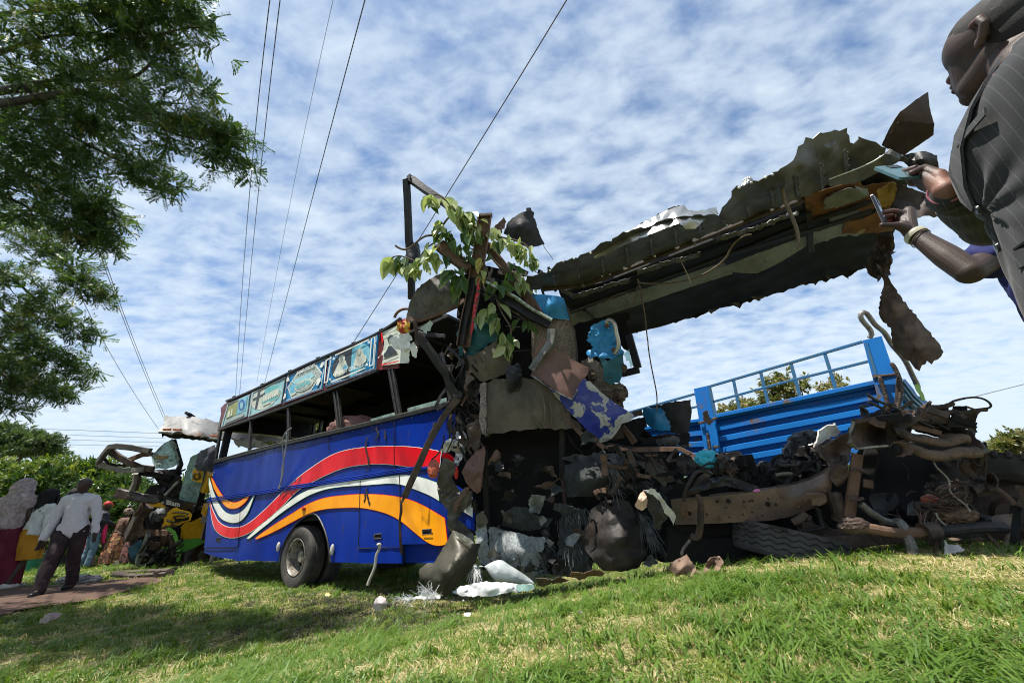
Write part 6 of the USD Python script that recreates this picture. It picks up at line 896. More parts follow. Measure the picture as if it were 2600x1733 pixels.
single('strap', wire(pts('B', '482,655,6.95 500,640,6.93 485,650,6.92 455,750,6.95 460,830,6.95 440,940,6.95'), .01), M('strap_grey', (.3, .3, .3)), 'thinner grey strap looped beside the long pale one', 'strap')

# ================================================================ blue lorry behind
def tp(x, y, off=0.): return onp(x, y, TP0+TN*off, TN)
TL, TR = at(*px('F', '405,700')[0, :2], 7.6), at(*px('F', '1420,500')[0, :2], 5.9)
td = TR-TL; td[2] = 0; td /= np.linalg.norm(td); TP0 = TL; TN = np.cross([0, 0, 1.], td); TN = TN if TN@fw > 0 else -TN
rig_blue = mat('lorry_blue', {'g': ('geometry', {}), 'n': ('noise_texture', {'scale': 2.6, 'detail': 7., 'roughness': .65}), 'r': ('rgb_ramp', {'ramp': [(0, (.006, .125, .42)), (.45, (.008, .14, .44)), (.56, (.012, .13, .43)), (.615, (.03, .12, .34)), (.65, (.13, .11, .10)), (.70, (.10, .06, .04)), (1, (.09, .05, .035))]}), 'p': ('principled_bsdf', {'roughness': .42, 'specular_ior_level': .25})}, [('g.position', 'n.vector'), ('n.fac', 'r.fac'), ('r.color', 'p.base_color')], 'p.BSDF')
rig_rail = M('lorry_rail', (.02, .12, .28), (.04, .11, .18), rough=.5, sc=9., c3=(.14, .10, .07), sc3=10, lo3=.62, hi3=.7)
lorry = thing('lorry', 'blue lorry with corrugated drop side and railings standing behind the wreck', 'lorry', tp(2000, 1200)*[1, 1, 0]+[0, 0, -.3])
def tpan(s, off, m_, nm, th=.03): 
    a = px('F', s); A, T = fill(Polygon(a[:, :2]), 30); part(lorry, nm, thicken(tp(A[:, 0], A[:, 1], off), T, th), m_)
def corr(c0, c1, c2, c3, n, nm='corrugated_side'):
    """side panel between corners (top left, top right, bottom right, bottom left in F) with n pressed ribs"""
    q = [tp(*px('F', s)[0, :2]) for s in (c0, c1, c2, c3)]; prof = []
    for i in range(n): prof += [(i+.0, 0), (i+.34, 0), (i+.40, .10), (i+.74, .10), (i+.92, 0)]
    prof += [(n, 0)]; t = np.array([p[0] for p in prof])/n; o = np.array([p[1] for p in prof]); ns = 14; sx = np.linspace(0, 1, ns)
    V = np.array([[(q[0]*(1-x)+q[1]*x)*(1-tt)+(q[3]*(1-x)+q[2]*x)*tt+TN*(oo+.006*math.sin(9*x+5*tt)) for x in sx] for tt, oo in zip(t, o)]).reshape(-1, 3)
    i, j = np.meshgrid(np.arange(len(t)-1), np.arange(ns-1), indexing='ij'); i = i.ravel(); j = j.ravel()
    F = np.vstack([np.stack([i*ns+j, (i+1)*ns+j, (i+1)*ns+j+1], 1), np.stack([i*ns+j, (i+1)*ns+j+1, i*ns+j+1], 1)])
    part(lorry, nm, thicken(V, F, .02), rig_blue, smooth=20)
corr('470,690', '1420,490', '1560,905', '520,1070', 6); corr('-60,775', '412,708', '440,900', '-30,900', 3)
def tbar(s, w, h, m_, nm, off=0., side=None):
    a = px('F', s); part(lorry, nm, bar(tp(a[:, 0], a[:, 1], off), w, h, side=side if side is not None else [0, 0, 1.]), m_)
tbar('465,690 900,600 1425,487', .07, .06, rig_blue, 'top_rail', -.02); tbar('-100,782 412,706', .06, .06, rig_blue, 'top_rail', -.02)
tbar('440,520 880,392 1322,262', .045, .045, rig_rail, 'railing'); tbar('462,606 900,487 1355,374', .04, .04, rig_rail, 'railing'); tbar('-200,718 365,560', .045, .045, rig_rail, 'railing'); tbar('250,660 378,632', .04, .04, rig_rail, 'railing')
for s_ in ('588,482 622,652', '743,438 785,612', '915,388 968,578', '1108,334 1168,525', '255,592 270,660'): tbar(s_, .05, .035, rig_rail, 'railing_post', 0, td)
tpan('362,530 440,512 475,690 392,712', -.06, rig_blue, 'post', .10); tpan('440,512 452,520 487,688 475,690', -.055, rig_rail, 'post_edge', .1); tpan('392,712 474,690 500,890 430,905', -.05, rig_blue, 'post', .10); tpan('395,708 418,702 445,905 426,908', -.07, rig_blue, 'hinge_bar', .05); tpan('460,690 480,686 510,892 490,895', -.07, rig_blue, 'hinge_bar', .05)
tpan('1322,255 1430,230 1505,445 1380,472', -.08, rig_blue, 'post', .16); tpan('1380,472 1520,450 1580,760 1450,760', -.06, rig_blue, 'post', .16); tpan('1330,270 1350,265 1410,460 1395,465', -.09, rig_rail, 'post_edge', .05)
part(lorry, 'rust_patch', sh('F', '415,660,7.3 440,655,7.3 455,700,7.3 480,715,7.3 450,735,7.3 415,720,7.3', cr=.01, res=.05, rag=.3), rust); 
for s in ('405,722', '480,700', '430,880', '490,860'): part(lorry, 'hinge', box(tp(*px('F', s)[0, :2], -.12), (.1, .04, .05), np.stack([td, TN, [0, 0, 1.]], 1), .01), dark_rust)
for s_ in ('1420,470 1450,560 1470,650', '440,790 455,870', '1490,390 1530,470 1520,640'): a = spline(px('F', s_)[:, :2], 12); part(lorry, 'chain', join([lump(tp(x, y, -.14), .028, q, k=1) for q, (x, y) in enumerate(a)]), dark_rust)
tbar('1378,456 1505,452', .03, .03, dark_rust, 'tie_wire', -.12); tbar('1378,464 1512,444', .02, .02, rust, 'tie_wire', -.13); tbar('1522,462 1510,640', .03, .03, dark_rust, 'tie_wire', -.14)
ex = pts('F', '1362,240,5.8 1335,160,5.8 1312,105,5.8 1320,96,5.8 1380,150,5.8 1440,205,5.85 1490,280,5.9 1550,350,5.95 1580,400,6.0 1630,500,6.05'); part(lorry, 'bent_pipe', tube(spline(ex, 4), .034, 10), M('pipe_steel', (.28, .27, .26), (.16, .13, .11), rough=.4, metal=.5, sc=8), smooth=50)
part(lorry, 'tail_gate', sh('F', '1515,470,6.0 1560,490,6.3 1640,560,6.6 1690,600,6.9 1690,690,6.9 1600,680,6.5 1540,660,6.1', cr=.01, res=.2), rig_blue); part(lorry, 'green_panel', sh('F', '1605,490,6.6 1638,490,6.7 1685,600,6.8 1660,590,6.6', cr=.005, res=.1), M('lime_panel', (.16, .30, .05), (.12, .2, .05), rough=.5))
for s_ in ('1540,480,6.0 1600,560,6.3 1680,640,6.8', '1545,520,6.0 1600,590,6.3 1660,640,6.6', '1550,560,6.0 1600,620,6.3 1640,650,6.5'): part(lorry, 'gate_slat', bar(pts('F', s_), .05, .05), rig_rail)
part(lorry, 'deck', join([box(tp(*px('F', '900,1000')[0, :2], 1.2)-[0, 0, .35], (5.5, 2.3, .2), np.stack([td, TN, [0, 0, 1.]], 1))]), soot)
for t_ in (-1.6, .2, 1.6):
    c_ = tp(*px('F', '900,1000')[0, :2], .5)+td*t_; c_[2] = .1; part(lorry, 'wheel', revolve(tyre_prof, c_, -TN, 28), rubber)

g = np.random.default_rng(91); fl = thing('ripped_metal', 'loose strips and bent bits of trim lying between the black bale and the frame rail', 'torn metal', pts('D', '1800,700,4.0')[0])
for q in range(56):
    x, y = g.uniform(1420, 2060), g.uniform(420, 800); y = max(y, 430+(x-1420)*.28); d0 = 4.05-(x-1420)*.0007+g.uniform(-.1, .1); a = g.normal(.5, .8); L = g.uniform(30, 150); Q = pts('D', ' '.join('%.1f,%.1f,%.3f' % t for t in [(x, y, d0), (x+L*.5*math.cos(a)+g.normal(0, 10), y+L*.5*math.sin(a)+g.normal(0, 10), d0), (x+L*math.cos(a), y+L*math.sin(a), d0-.05)]))
    part(fl, 'strip' if q % 3 else 'wire', bar(Q, g.uniform(.015, .07), g.uniform(.008, .025), rough=.15, seed=q) if q % 3 else wire(Q, g.uniform(.004, .01)), (soot, black_metal, dark_rust, rust, black_metal)[q % 5])

g = np.random.default_rng(123); hs = thing('torn_sheets', 'crumpled grey and brown sheet scraps heaped through the dark hollow', 'torn metal', pts('D', '1300,1250,4.0')[0])
mt_ = [torn_skin, M('scrap_grey', (.10, .105, .105), (.04, .042, .042), rough=.4, sc=7., bump=.3), M('scrap_brown', (.09, .06, .045), (.045, .032, .026), rough=.7, sc=7., bump=.3), soot, fab_dark, M('scrap_film', (.22, .24, .24), (.09, .1, .1), rough=.3, sc=6., bump=.4), dark_plastic]
for q in range(84):
    x, y = g.uniform(690, 1900), g.uniform(430, 1330)
    if y < 820 and x < 1180 and g.uniform() < .3: continue
    d0 = 4.42-.0004*(x-700)-.00045*(y-430)+g.uniform(-.02, .16); n_ = g.integers(5, 9); an = np.sort(g.uniform(0, 6.28, n_)); R = g.uniform(20, 75, n_); w_ = g.uniform(.7, 1.5)
    if n_ < 5 or np.max(np.diff(np.r_[an, an[0]+6.28])) > 2.6: continue
    part(hs, 'scrap', sh('D', ' '.join('%.1f,%.1f,%.3f' % (x+u*math.cos(b)*w_, y+u*math.sin(b), d0+g.normal(0, .05)) for u, b in zip(R, an)), cr=.06, fq=7, res=.03, rag=.25, seed=q), mt_[q % 7] if y > 760 or x > 1550 else mt_[(3, 6, 4, 2, 6)[q % 5]], smooth=25)
g = np.random.default_rng(55)
for q in range(40):
    x, y = g.uniform(280, 1250), g.uniform(560, 1380); d0 = 3.02-.0003*(x-300)+g.uniform(0, .3); a = g.normal(.3, .9); L = g.uniform(40, 200); Q = pts('N', ' '.join('%.1f,%.1f,%.3f' % t for t in [(x, y, d0), (x+L*.5*math.cos(a)+g.normal(0, 15), y+L*.5*math.sin(a)+g.normal(0, 12), d0-.02), (x+L*math.cos(a), y+L*math.sin(a), d0-.04)]))
    if y < 900 and q % 2: continue
    part(ch, 'bent_rod' if q % 3 else 'loose_wire', wire(Q, g.uniform(.008, .022), 5, 7) if q % 3 else wire(Q, .005), (dark_rust, rust, black_metal, tan_rust)[q % 4], smooth=40)

g = np.random.default_rng(17); V, F = [], []
for q in range(260):
    x, y = g.normal(1180, 230), 1497+abs(g.normal(0, 20)); P = gp(np.array([x]), np.array([y]))[0]+[0, 0, .03]; e = g.uniform(.005, .015); R = frame_to(g.normal(0, 1, 3)+[0, 0, .6]); b = len(V)
    V += [P+R@np.array(t)*e for t in ((-1, -.5, 0), (1, -.7, 0), (.7, .8, .1), (-.6, .6, -.1))]; F += [(b, b+1, b+2), (b, b+2, b+3)]
single('fragments', (np.array(V), np.array(F)), M('fragment_mix', (.36, .36, .34), (.10, .08, .06), rough=.5, sc=9., lo=.48, hi=.52), 'tiny bits of glass, paper and trim strewn in the grass before the heap', 'debris', kind='stuff')
# ================================================================ second wreck, far left, behind the bus
yel = M('yellow_paint', (.68, .38, .01), (.55, .29, .01), rough=.45, sc=4., c3=(.12, .08, .03), sc3=8, lo3=.6, hi3=.7); lime = M('lime_paint', (.14, .42, .06), (.10, .3, .05), rough=.45, sc=6, c3=(.3, .32, .25), sc3=12); green_side = M('green_side', (.08, .30, .03), (.06, .24, .03), rough=.5)
peel_white = mat('peeling_white', {'g': ('geometry', {}), 'n': ('noise_texture', {'scale': 3., 'detail': 7., 'roughness': .6}), 'r': ('rgb_ramp', {'interpolate': False, 'ramp': [(0, (.19, .187, .183)), (.53, (.10, .098, .092)), (.61, (.15, .085, .05)), (.66, (.22, .215, .2)), (1, (.24, .23, .22))]}), 'b': ('bump', {'strength': .5, 'distance': .03}), 'p': ('principled_bsdf', {'roughness': .55})}, [('g.position', 'n.vector'), ('n.fac', 'r.fac'), ('r.color', 'p.base_color'), ('n.fac', 'b.height'), ('b.normal', 'p.normal')], 'p.BSDF')
w2_ = thing('minibus', 'wrecked yellow and green minibus with crushed front and peeling white roof behind the bus', 'bus', at(400, 1455, 9.9))
def wp(nm, s, m_, **k): return part(w2_, nm, sh('J', s, **k), m_, smooth=40)
def wb(nm, s, w, h, m_, d=9.6): a = px('J', s); part(w2_, nm, bar(at(a[:, 0], a[:, 1], a[:, 2] if a.shape[1] > 2 else np.full(len(a), d)), w, h, rough=.05), m_)
wp('roof', '605,95,10.2 760,85,10.2 860,92,10.2 1000,120,10.3 1130,160,10.6 1500,240,11.2 1700,300,11.6 1700,330,11.5 1400,300,11 1100,292,10 960,275,9.6 780,245,9.5 640,235,9.5 565,225,9.5 590,190,9.7 612,150,9.9', peel_white, mid='800,160,9.7 950,200,9.8', cr=.06, res=.12, fq=1.5, thick=.05)
wp('roof_lining', '590,230,9.6 780,245,9.55 1090,290,10 1080,330,10.2 900,300,10.3 700,290,10.1 625,270,9.8 600,285,9.7', soot, cr=.06, res=.12)
part(w2_, 'roof_side', sh('H', '250,1370,11.5 330,1410,11.7 520,1480,12.2 640,1560,12.6 640,1600,12.6 300,1600,11.8 200,1500,11.4', cr=.02, res=.2), peel_white)
for s_ in ('610,208,9.5 670,210,9.5', '700,208,9.5 765,214,9.5', '1030,262,9.8 1095,266,9.8'): wb('marker_light', s_, .05, .06, M('amber'+s_[:3], (.35, .12, .05), (.25, .09, .05)))
bird = thing('bird', 'small dark bird perched on the white peeling roof', 'bird', at(*px('J', '838,85')[0, :2], 10.2)); part(bird, 'body', (ball((0, 0, 0), 1, 2)[0]*np.array([.15, .055, .05])@frame_to([.3, .1, 1]).T+at(*px('J', '842,78')[0, :2], 10.2), ball((0, 0, 0), 1, 2)[1]), soot, smooth=True); part(bird, 'head', ball(at(*px('J', '812,62')[0, :2], 10.2), .04, 2), soot, smooth=True); part(bird, 'beak', tube(at(*px('J', '808,62 799,60').T, 10.15), [.02, .004], 6), dark_rust); part(bird, 'tail', bar(pts('J', '862,86,10.2 886,102,10.2'), .07, .02), soot)
wp('windscreen', '500,440,9.5 600,340,9.5 690,290,9.6 720,340,9.6 750,520,9.6 640,560,9.4 540,550,9.35 510,500,9.4', panemat('windscreen_glass', (.45, .56, .52), .5, .7), cr=.08, res=.1, rag=.15, thick=.012); wp('windscreen_patch', '535,445,9.4 660,435,9.42 650,465,9.42 540,478,9.38', M('tan_patch', (.30, .22, .10)), cr=.02, res=.1)
wp('windscreen', '845,455,9.6 920,415,9.6 1000,370,9.7 960,640,9.55 920,800,9.5 890,890,9.45 760,880,9.4 745,820,9.4 790,640,9.5', panemat('windscreen_cracked', (.42, .60, .54), .6, .65), cr=.1, res=.1, fq=3, rag=.12, thick=.015)
wp('yellow_board', '870,560,9.3 960,570,9.32 950,680,9.3 860,660,9.28', yel, cr=.02, res=.08); a_ = np.linspace(0, 6.28, 16); part(w2_, 'board_mark', tube(at(240+.2869*(905+28*np.cos(a_)), 1030+.2869*(620+30*np.sin(a_)), 9.24), .025, 5), M('mark_dark', (.10, .06, .02)))
wb('yellow_pillar', '1025,590,9.6 1000,680,9.6 970,760,9.55', .26, .12, yel); wb('yellow_pillar', '995,880,9.5 975,960,9.5', .22, .1, yel); wb('pillar', '1000,400,9.9 960,700,9.7 930,880,9.6', .12, .12, soot); wb('pillar', '700,300,9.8 760,520,9.7 720,620,9.7', .12, .1, black_metal)
part(w2_, 'draped_cloth', sh('J', '930,400,9.4 1000,370,9.4 1075,340,9.5 1070,440,9.5 1050,590,9.45 1000,580,9.4 950,575,9.35 900,570,9.3 880,520,9.3 910,450,9.35', mid='980,470,9.3 1010,540,9.3', cr=.10, res=.05, fq=3), M('grey_cloth', (.10, .105, .13), (.06, .065, .08), rough=.9), label='dark grey jacket draped over the cracked windscreen', smooth=50)
fr_ = '30,500,9.2 90,420,9.2 140,365,9.2 200,355,9.2 320,370,9.25 420,390,9.3 490,402,9.3'; wb('bent_frame', fr_, .13, .1, M('weathered', (.11, .10, .085), (.06, .055, .05), rough=.7, sc=6)); wb('bent_frame', '30,510,9.2 140,540,9.2 255,575,9.2 440,560,9.25', .12, .09, M('weathered_pale', (.26, .24, .2), (.15, .14, .12), rough=.7, sc=6)); wb('bent_frame', '140,400,9.25 220,450,9.25 300,500,9.25 400,540,9.3 520,560,9.3', .14, .1, dark_rust); wb('bent_frame', '300,480,9.3 420,430,9.3 505,425,9.3', .1, .07, rust); wb('bent_frame', '85,470,9.2 130,510,9.2 200,525,9.2 320,520,9.25', .05, .05, soot); wb('bent_frame', '370,600,9.3 360,680,9.3 335,745,9.3', .14, .1, M('weathered2', (.22, .20, .16), (.13, .12, .1), rough=.7)); wb('bent_frame', '405,610,9.3 370,750,9.3', .06, .06, dark_rust)
wb('dash', '430,590,9.4 560,610,9.4 680,640,9.5', .12, .3, soot); wp('dash_panel', '440,560,9.45 760,560,9.7 780,700,9.6 700,800,9.5 620,790,9.4 560,680,9.4', black_metal, cr=.1, res=.12)
wb('dash', '200,770,9.3 330,790,9.3 450,820,9.3 560,830,9.35', .2, .16, dark_rust); wp('bumper_top', '220,775,9.2 320,760,9.2 440,800,9.2 560,810,9.25 560,850,9.2 440,850,9.15 330,820,9.15', M('grime', (.10, .09, .08), (.05, .046, .04), rough=.7), cr=.06, res=.08)
wp('black_visor', '600,800,9.3 640,805,9.28 900,860,9.3 880,920,9.28 720,900,9.25 620,880,9.25', dark_plastic, cr=.01, res=.1)
def jletter(text, p0, p1, hpx, d, m_, nm='lettering', bold=True):
    t = meshkit.text_mesh(text, 1., .002, bold); v, f = np.array(t.vertices), np.array(t.faces); p0, p1 = px('J', p0)[0, :2], px('J', p1)[0, :2]; q = p0+(p1-p0)*(v[:, :1]/v[:, 0].max())+np.array([.05, -1])*hpx*.2869*v[:, 1:2]; part(w2_, nm, (at(q[:, 0], q[:, 1], np.full(len(q), d)-(v[:, 2] > .001)*.01), f), m_, smooth=False)
jletter('Bism', '632,868', '752,892', 38, 9.18, white_paint)
wp('nose_panel', '600,860,9.3 480,862,9.25 490,880,9.25 620,905,9.25 625,885,9.3', yel, cr=.02, res=.1); wp('nose_panel', '690,900,9.0 840,930,9.05 870,960,9.05 850,1010,9.0 760,1050,8.98 595,1060,8.95 620,1000,8.98', yel, cr=.03, res=.1)
a_ = px('J', '640,1010 690,1030 760,1015 830,1000 830,985 790,1000 720,1005 700,980 760,970 800,975'); part(w2_, 'emblem', tube(at(a_[:, 0], a_[:, 1], 8.93), .02, 5), soot); part(w2_, 'emblem', wire(at(*px('J', '690,945 740,940 830,955').T[:2], 8.95), .018), soot)
jletter('L ANAD', '668,1030', '826,1012', 22, 8.92, soot); jletter('INVEST', '670,1050', '760,1044', 18, 8.92, soot)
wp('side_panel', '760,1060,9.4 900,1000,9.6 1000,960,9.8 1010,1140,9.8 900,1200,9.6 760,1190,9.4', M('yellow_shade', (.6, .33, .01), (.48, .25, .01), rough=.5), cr=.03, res=.15); wp('side_panel', '760,1200,9.4 900,1160,9.6 1000,1130,9.8 980,1200,9.7 880,1260,9.5 770,1290,9.35', green_side, cr=.03, res=.15); wp('side_panel', '570,1270,9.6 650,1240,9.6 660,1340,9.6 600,1320,9.6', green_side, cr=.04, res=.1)
wp('bumper', '590,1070,9.25 660,1065,9.2 720,1110,9.15 750,1200,9.1 762,1290,9.1 750,1380,9.1 725,1450,9.12 705,1445,9.15 722,1360,9.15 722,1260,9.15 705,1160,9.18 670,1110,9.22', lime, cr=.03, res=.08)
for s_, w, m_ in (('410,1115,9.3 660,1125,9.3', .14, rust), ('690,1130,9.3 700,1300,9.25 660,1440,9.25', .2, dark_rust), ('660,1150,9.35 590,1220,9.35 500,1270,9.35', .12, rust), ('470,1210,9.35 540,1230,9.35', .1, rust), ('480,1130,9.2 440,1240,9.2 400,1320,9.2 380,1390,9.2', .14, M('weathered_bar', (.25, .25, .22), (.15, .15, .13))), ('300,1160,9.4 380,1000,9.4 470,870,9.4', .3, dark_rust), ('350,960,9.3 440,870,9.3', .1, rust), ('640,900,9.2 660,1060,9.2', .1, dark_rust), ('600,1060,9.25 720,1050,9.25', .1, rust), ('450,990,9.5 470,1100,9.4', .12, black_metal), ('600,970,9.3 640,1000,9.25', .06, tan_rust), ('620,790,9.3 740,670,9.4', .06, bare_metal)): wb('crushed_beam', s_, w, w*.6, m_)
wp('grey_tank', '480,960,9.6 560,900,9.6 640,900,9.6 620,980,9.5 520,1050,9.5 470,1010,9.5', M('grey_tank', (.07, .08, .085), (.05, .055, .06)), mid='560,960,9.3', cr=.02, res=.1); wp('brown_plate', '300,1130,9.3 380,1000,9.3 440,980,9.3 420,1160,9.3 300,1180,9.25', dark_rust, cr=.05, res=.1)
wp('blue_sheet', '290,1260,9.2 420,1175,9.2 430,1290,9.25 400,1370,9.25 330,1360,9.2', M('blue_sheet', (.02, .09, .17), (.015, .06, .12), rough=.4), cr=.08, res=.08, fq=3)
wp('dark_inside', '300,1000,9.9 500,700,10 900,700,10 1000,900,10.2 1000,1440,10.2 740,1460,10 420,1450,9.8 300,1380,9.8', soot, cr=.1, res=.2)
g = np.random.default_rng(31)
for q in range(40):
    x, y = g.uniform(380, 720), g.uniform(1280, 1470); a = g.normal(-.3, .6); L = g.uniform(50, 180); wb('crushed_strip', f'{x},{y},{9.2+g.uniform(-.2,.2)} {x+L*math.cos(a)},{y+L*math.sin(a)},{9.1+g.uniform(-.2,.2)}', g.uniform(.03, .1), g.uniform(.02, .06), (soot, dark_rust, black_metal, soot)[q % 4])
for q in range(26):
    x, y = g.uniform(560, 1000), g.uniform(520, 880); a = g.normal(.2, .7); L = g.uniform(40, 140); wb('crushed_strip', f'{x},{y},{9.75+g.uniform(-.15,.2)} {x+L*math.cos(a)},{y+L*math.sin(a)},{9.7+g.uniform(-.2,.2)}', g.uniform(.03, .1), g.uniform(.02, .06), (soot, dark_rust, black_metal, bare_metal)[q % 4])
ww = at(*px('J', '970,1330')[0, :2], 9.9); w4 = sub(w2_, 'wheel'); part(w4, 'tyre', revolve([(r*1.12, z) for r, z in tyre_prof], ww, (-.2, -.97, 0), 36), rubber, smooth=40); part(w4, 'rim', revolve([(.29, .08), (.25, .0), (.16, -.03), (.15, .06), (.08, .1), (0, .1)], ww, (-.2, -.97, 0), 24), dark_rust, smooth=35)
for q, s_ in enumerate(('170,1490,8.5 400,1480,8.5 650,1478,8.5 720,1465,8.5', '160,1515,8.4 380,1525,8.4 620,1510,8.4', '520,1520,8.4 690,1490,8.4')):
    a = px('J', s_); P = gp(a[:, 0], a[:, 1]); P[:, 2] += .04; single('plank', bar(P, .12, .05, side=[0, 1., .2], rough=.12, seed=q), M('plank'+str(q), (.09, .065, .05), (.045, .035, .03), rough=.8, sc=7), ('long dark plank lying on the grass before the wrecked minibus', 'second dark plank lying nearest the dirt path', 'short plank crossing the two long ones')[q], 'plank')
# ================================================================ people
def limb(bones, refine=.03, seg=14, taubin=8, noise_=0., fq=9., seed=0):
    """bones: (p, q, rp, rq) -> one smooth body"""
    ms = []
    for p, q, rp, rq in bones:
        ms.append(m3.Manifold.batch_hull([m3.Manifold.sphere(rp, seg).translate(tuple(map(float, p))), m3.Manifold.sphere(rq, seg).translate(tuple(map(float, q)))]))
    m = m3.Manifold.batch_boolean(ms, m3.OpType.Add).refine_to_length(refine); v, f = vf(m); t = trimesh.Trimesh(v, f, process=True)
    if taubin: trimesh.smoothing.filter_taubin(t, iterations=taubin)
    if noise_: t.vertices = t.vertices+t.vertex_normals*(noise_*(ridged(np.array(t.vertices)*fq, 2, seed)-.5))[:, None]
    return np.array(t.vertices), np.array(t.faces)
skin_m = M('skin_dark', (.040, .024, .017), (.028, .017, .013), rough=.5, sc=8.); hair_m = M('hair_black', (.008, .008, .008), rough=.8, sc=30., bump=.6, bsc=80)
shoe_m = M('shoe_black', (.012, .011, .011), rough=.4); white_shoe = M('shoe_white', (.55, .54, .5), rough=.6)
def head_bones(c, f, s=1.):
    c = np.asarray(c, float); f = np.asarray(f, float); u = np.array([0, 0, 1.])
    return [(c+u*.025*s, c+f*.02*s+u*.02*s, .098*s, .092*s), (c+f*.045*s-u*.01*s, c+f*.05*s-u*.075*s, .066*s, .048*s), (c+f*.085*s+u*.0*s, c+f*.103*s-u*.025*s, .014*s, .019*s), (c+f*.085*s-u*.062*s, c+f*.088*s-u*.066*s, .024*s, .02*s)]
def person(label, foot, head_px_y, yaw, pose, out, H=None, group=None):
    """pose: hands and feet in the person's own frame (x right, y front, z up, for a height of 1.75); out: clothes"""
    P = gp(np.array([foot[0]]), np.array([foot[1]]))[0]
    if H is None:
        lo, hi = 1.2, 2.3
        for _ in range(30):
            H = (lo+hi)/2
            if proj(P+[0, 0, H])[1] > head_px_y: lo = H
            else: hi = H
    k = H/1.75; F_ = np.array([math.sin(yaw), math.cos(yaw), 0]); R_ = np.array([F_[1], -F_[0], 0]); T_ = lambda p: P+k*(R_*p[0]+F_*p[1]+np.array([0, 0, p[2]])); lean = pose.get('lean', (0, 0))
    hip = np.array([0, 0, .93]); ch_ = np.array([lean[0], lean[1], 1.34]); nk = np.array([lean[0]*1.15, lean[1]*1.2, 1.49]); hd_ = np.array([lean[0]*1.25, lean[1]*1.3+.02, 1.625])+np.array(pose.get('head', (0, 0, 0)))
    t = thing('person', label, 'person', P, group); B = []; J = {}
    for s, nm in ((-1, 'l'), (1, 'r')):
        h = np.array([s*.095, 0, .92]); ft = np.array(pose.get('foot_'+nm, (s*.11, 0, 0.)), float); an = ft+[0, -.03, .09]; kn = (h+an)/2+np.array([0, .05, 0]); sho = ch_+[s*.185, 0, .06]; ha = np.array(pose.get('hand_'+nm, (s*.26, .05, .80)), float); v = ha-sho; L = np.linalg.norm(v); mid = sho+v*.52; e = np.array(pose.get('elbow_'+nm, (s*.06, -.10, -.02)), float)*max(.2, (1-(L/.62)**2)*1.6 if L < .62 else .2); el = mid+e
        J[nm] = (h, kn, an, ft, sho, el, ha); B += [(h, kn, .085, .06), (kn, an, .056, .038), (an, ft+[0, .10, .03], .04, .032), (sho, el, .052, .04), (el, ha, .038, .028), (ha, ha+(ha-el)/np.linalg.norm(ha-el)*.09, .036, .026)]
        hv = (ha-el)/np.linalg.norm(ha-el)
        for q in range(4): b = ha+hv*.07+np.array([.0, .022*(q-1.5), 0]); B.append((b, b+hv*(.075-.006*abs(q-1.3))+np.array([0, .006*(q-1.5), -.012]), .011, .008))
        B.append((ha+[0, .03, 0], ha+hv*.06+np.array([0, .058, 0]), .013, .009))
    B += [(hip+[-.07, 0, 0], hip+[.07, 0, 0], .11, .11), (hip, ch_, .12, .135), (ch_+[-.09, 0, .03], ch_+[.09, 0, .03], .11, .11), (ch_, nk, .08, .06), (nk, hd_, .055, .055)]
    hf = np.array([math.sin(pose.get('turn', 0)), math.cos(pose.get('turn', 0)), -.05]); B += head_bones(hd_, hf)
    S_ = np.array([hf[1], -hf[0], 0]); B += [(hd_+S_*s*.092, hd_+S_*s*.098-[0, 0, .03], .018, .014) for s in (-1, 1)]
    def W(m): v, f = m; return P+k*(v[:, :1]*R_+v[:, 1:2]*F_+v[:, 2:]*[0, 0, 1.]), f
    part(t, 'body', W(limb(B, .03)), skin_m, smooth=True)
    for s in (-1, 1): part(t, 'eye', W(ball(hd_+hf*.088+S_*s*.034+[0, 0, .008], .014, 1, (1, .6, .7))), M('eye_white', (.4, .38, .34), rough=.3), smooth=True)
    for it in out:
        kind, m_ = it[0], it[1]
        if kind == 'shirt':
            b = [(hip+[0, 0, it[2] if len(it) > 2 else .0], ch_, .148, .158), (hip+[-.06, 0, .02], hip+[.06, 0, .02], .14, .14), (ch_+[-.10, 0, .03], ch_+[.10, 0, .03], .125, .125), (ch_, nk+[0, 0, -.03], .10, .075)]
            for nm in 'lr': h, kn, an, ft, sho, el, ha = J[nm]; b += [(sho, el, .074, .06), (el, el+(ha-el)*(it[3] if len(it) > 3 else .93), .058, .048)]
            part(t, 'shirt', W(limb(b, .028, noise_=.022, fq=9, seed=len(label))), m_, smooth=60)
        elif kind == 'trousers':
            b = [(hip+[-.06, 0, -.03], hip+[.06, 0, -.03], .118, .118), (hip+[0, 0, -.02], hip+[0, 0, .03], .115, .105)]
            for nm in 'lr': h, kn, an, ft, *_ = J[nm]; b += [(h, kn, .112, .088), (kn, an+[0, 0, .01], .085, .075)]
            part(t, 'trousers', W(limb(b, .03, noise_=.02, fq=8, seed=3)), m_, smooth=60)
        elif kind == 'skirt':
            z0, rw = it[2], it[3]; n = 40; an_ = np.arange(n)*2*np.pi/n; V = []
            for q, tt in enumerate(np.linspace(0, 1, 12)):
                z = 1.02+(z0-1.02)*tt; r = .145+(rw-.145)*min(1, tt*1.2+.22*min(1, tt*4)); w_ = 1+.09*tt*np.sin(an_*7+2*tt)+.04*np.sin(an_*13); V.append(np.column_stack([np.cos(an_)*r*1.12*w_+.02*tt, np.sin(an_)*r*w_+.02*tt, np.full(n, z)]))
            V = np.vstack(V); i, j = np.meshgrid(np.arange(11), np.arange(n), indexing='ij'); i = i.ravel(); j = j.ravel(); kk = (j+1) % n
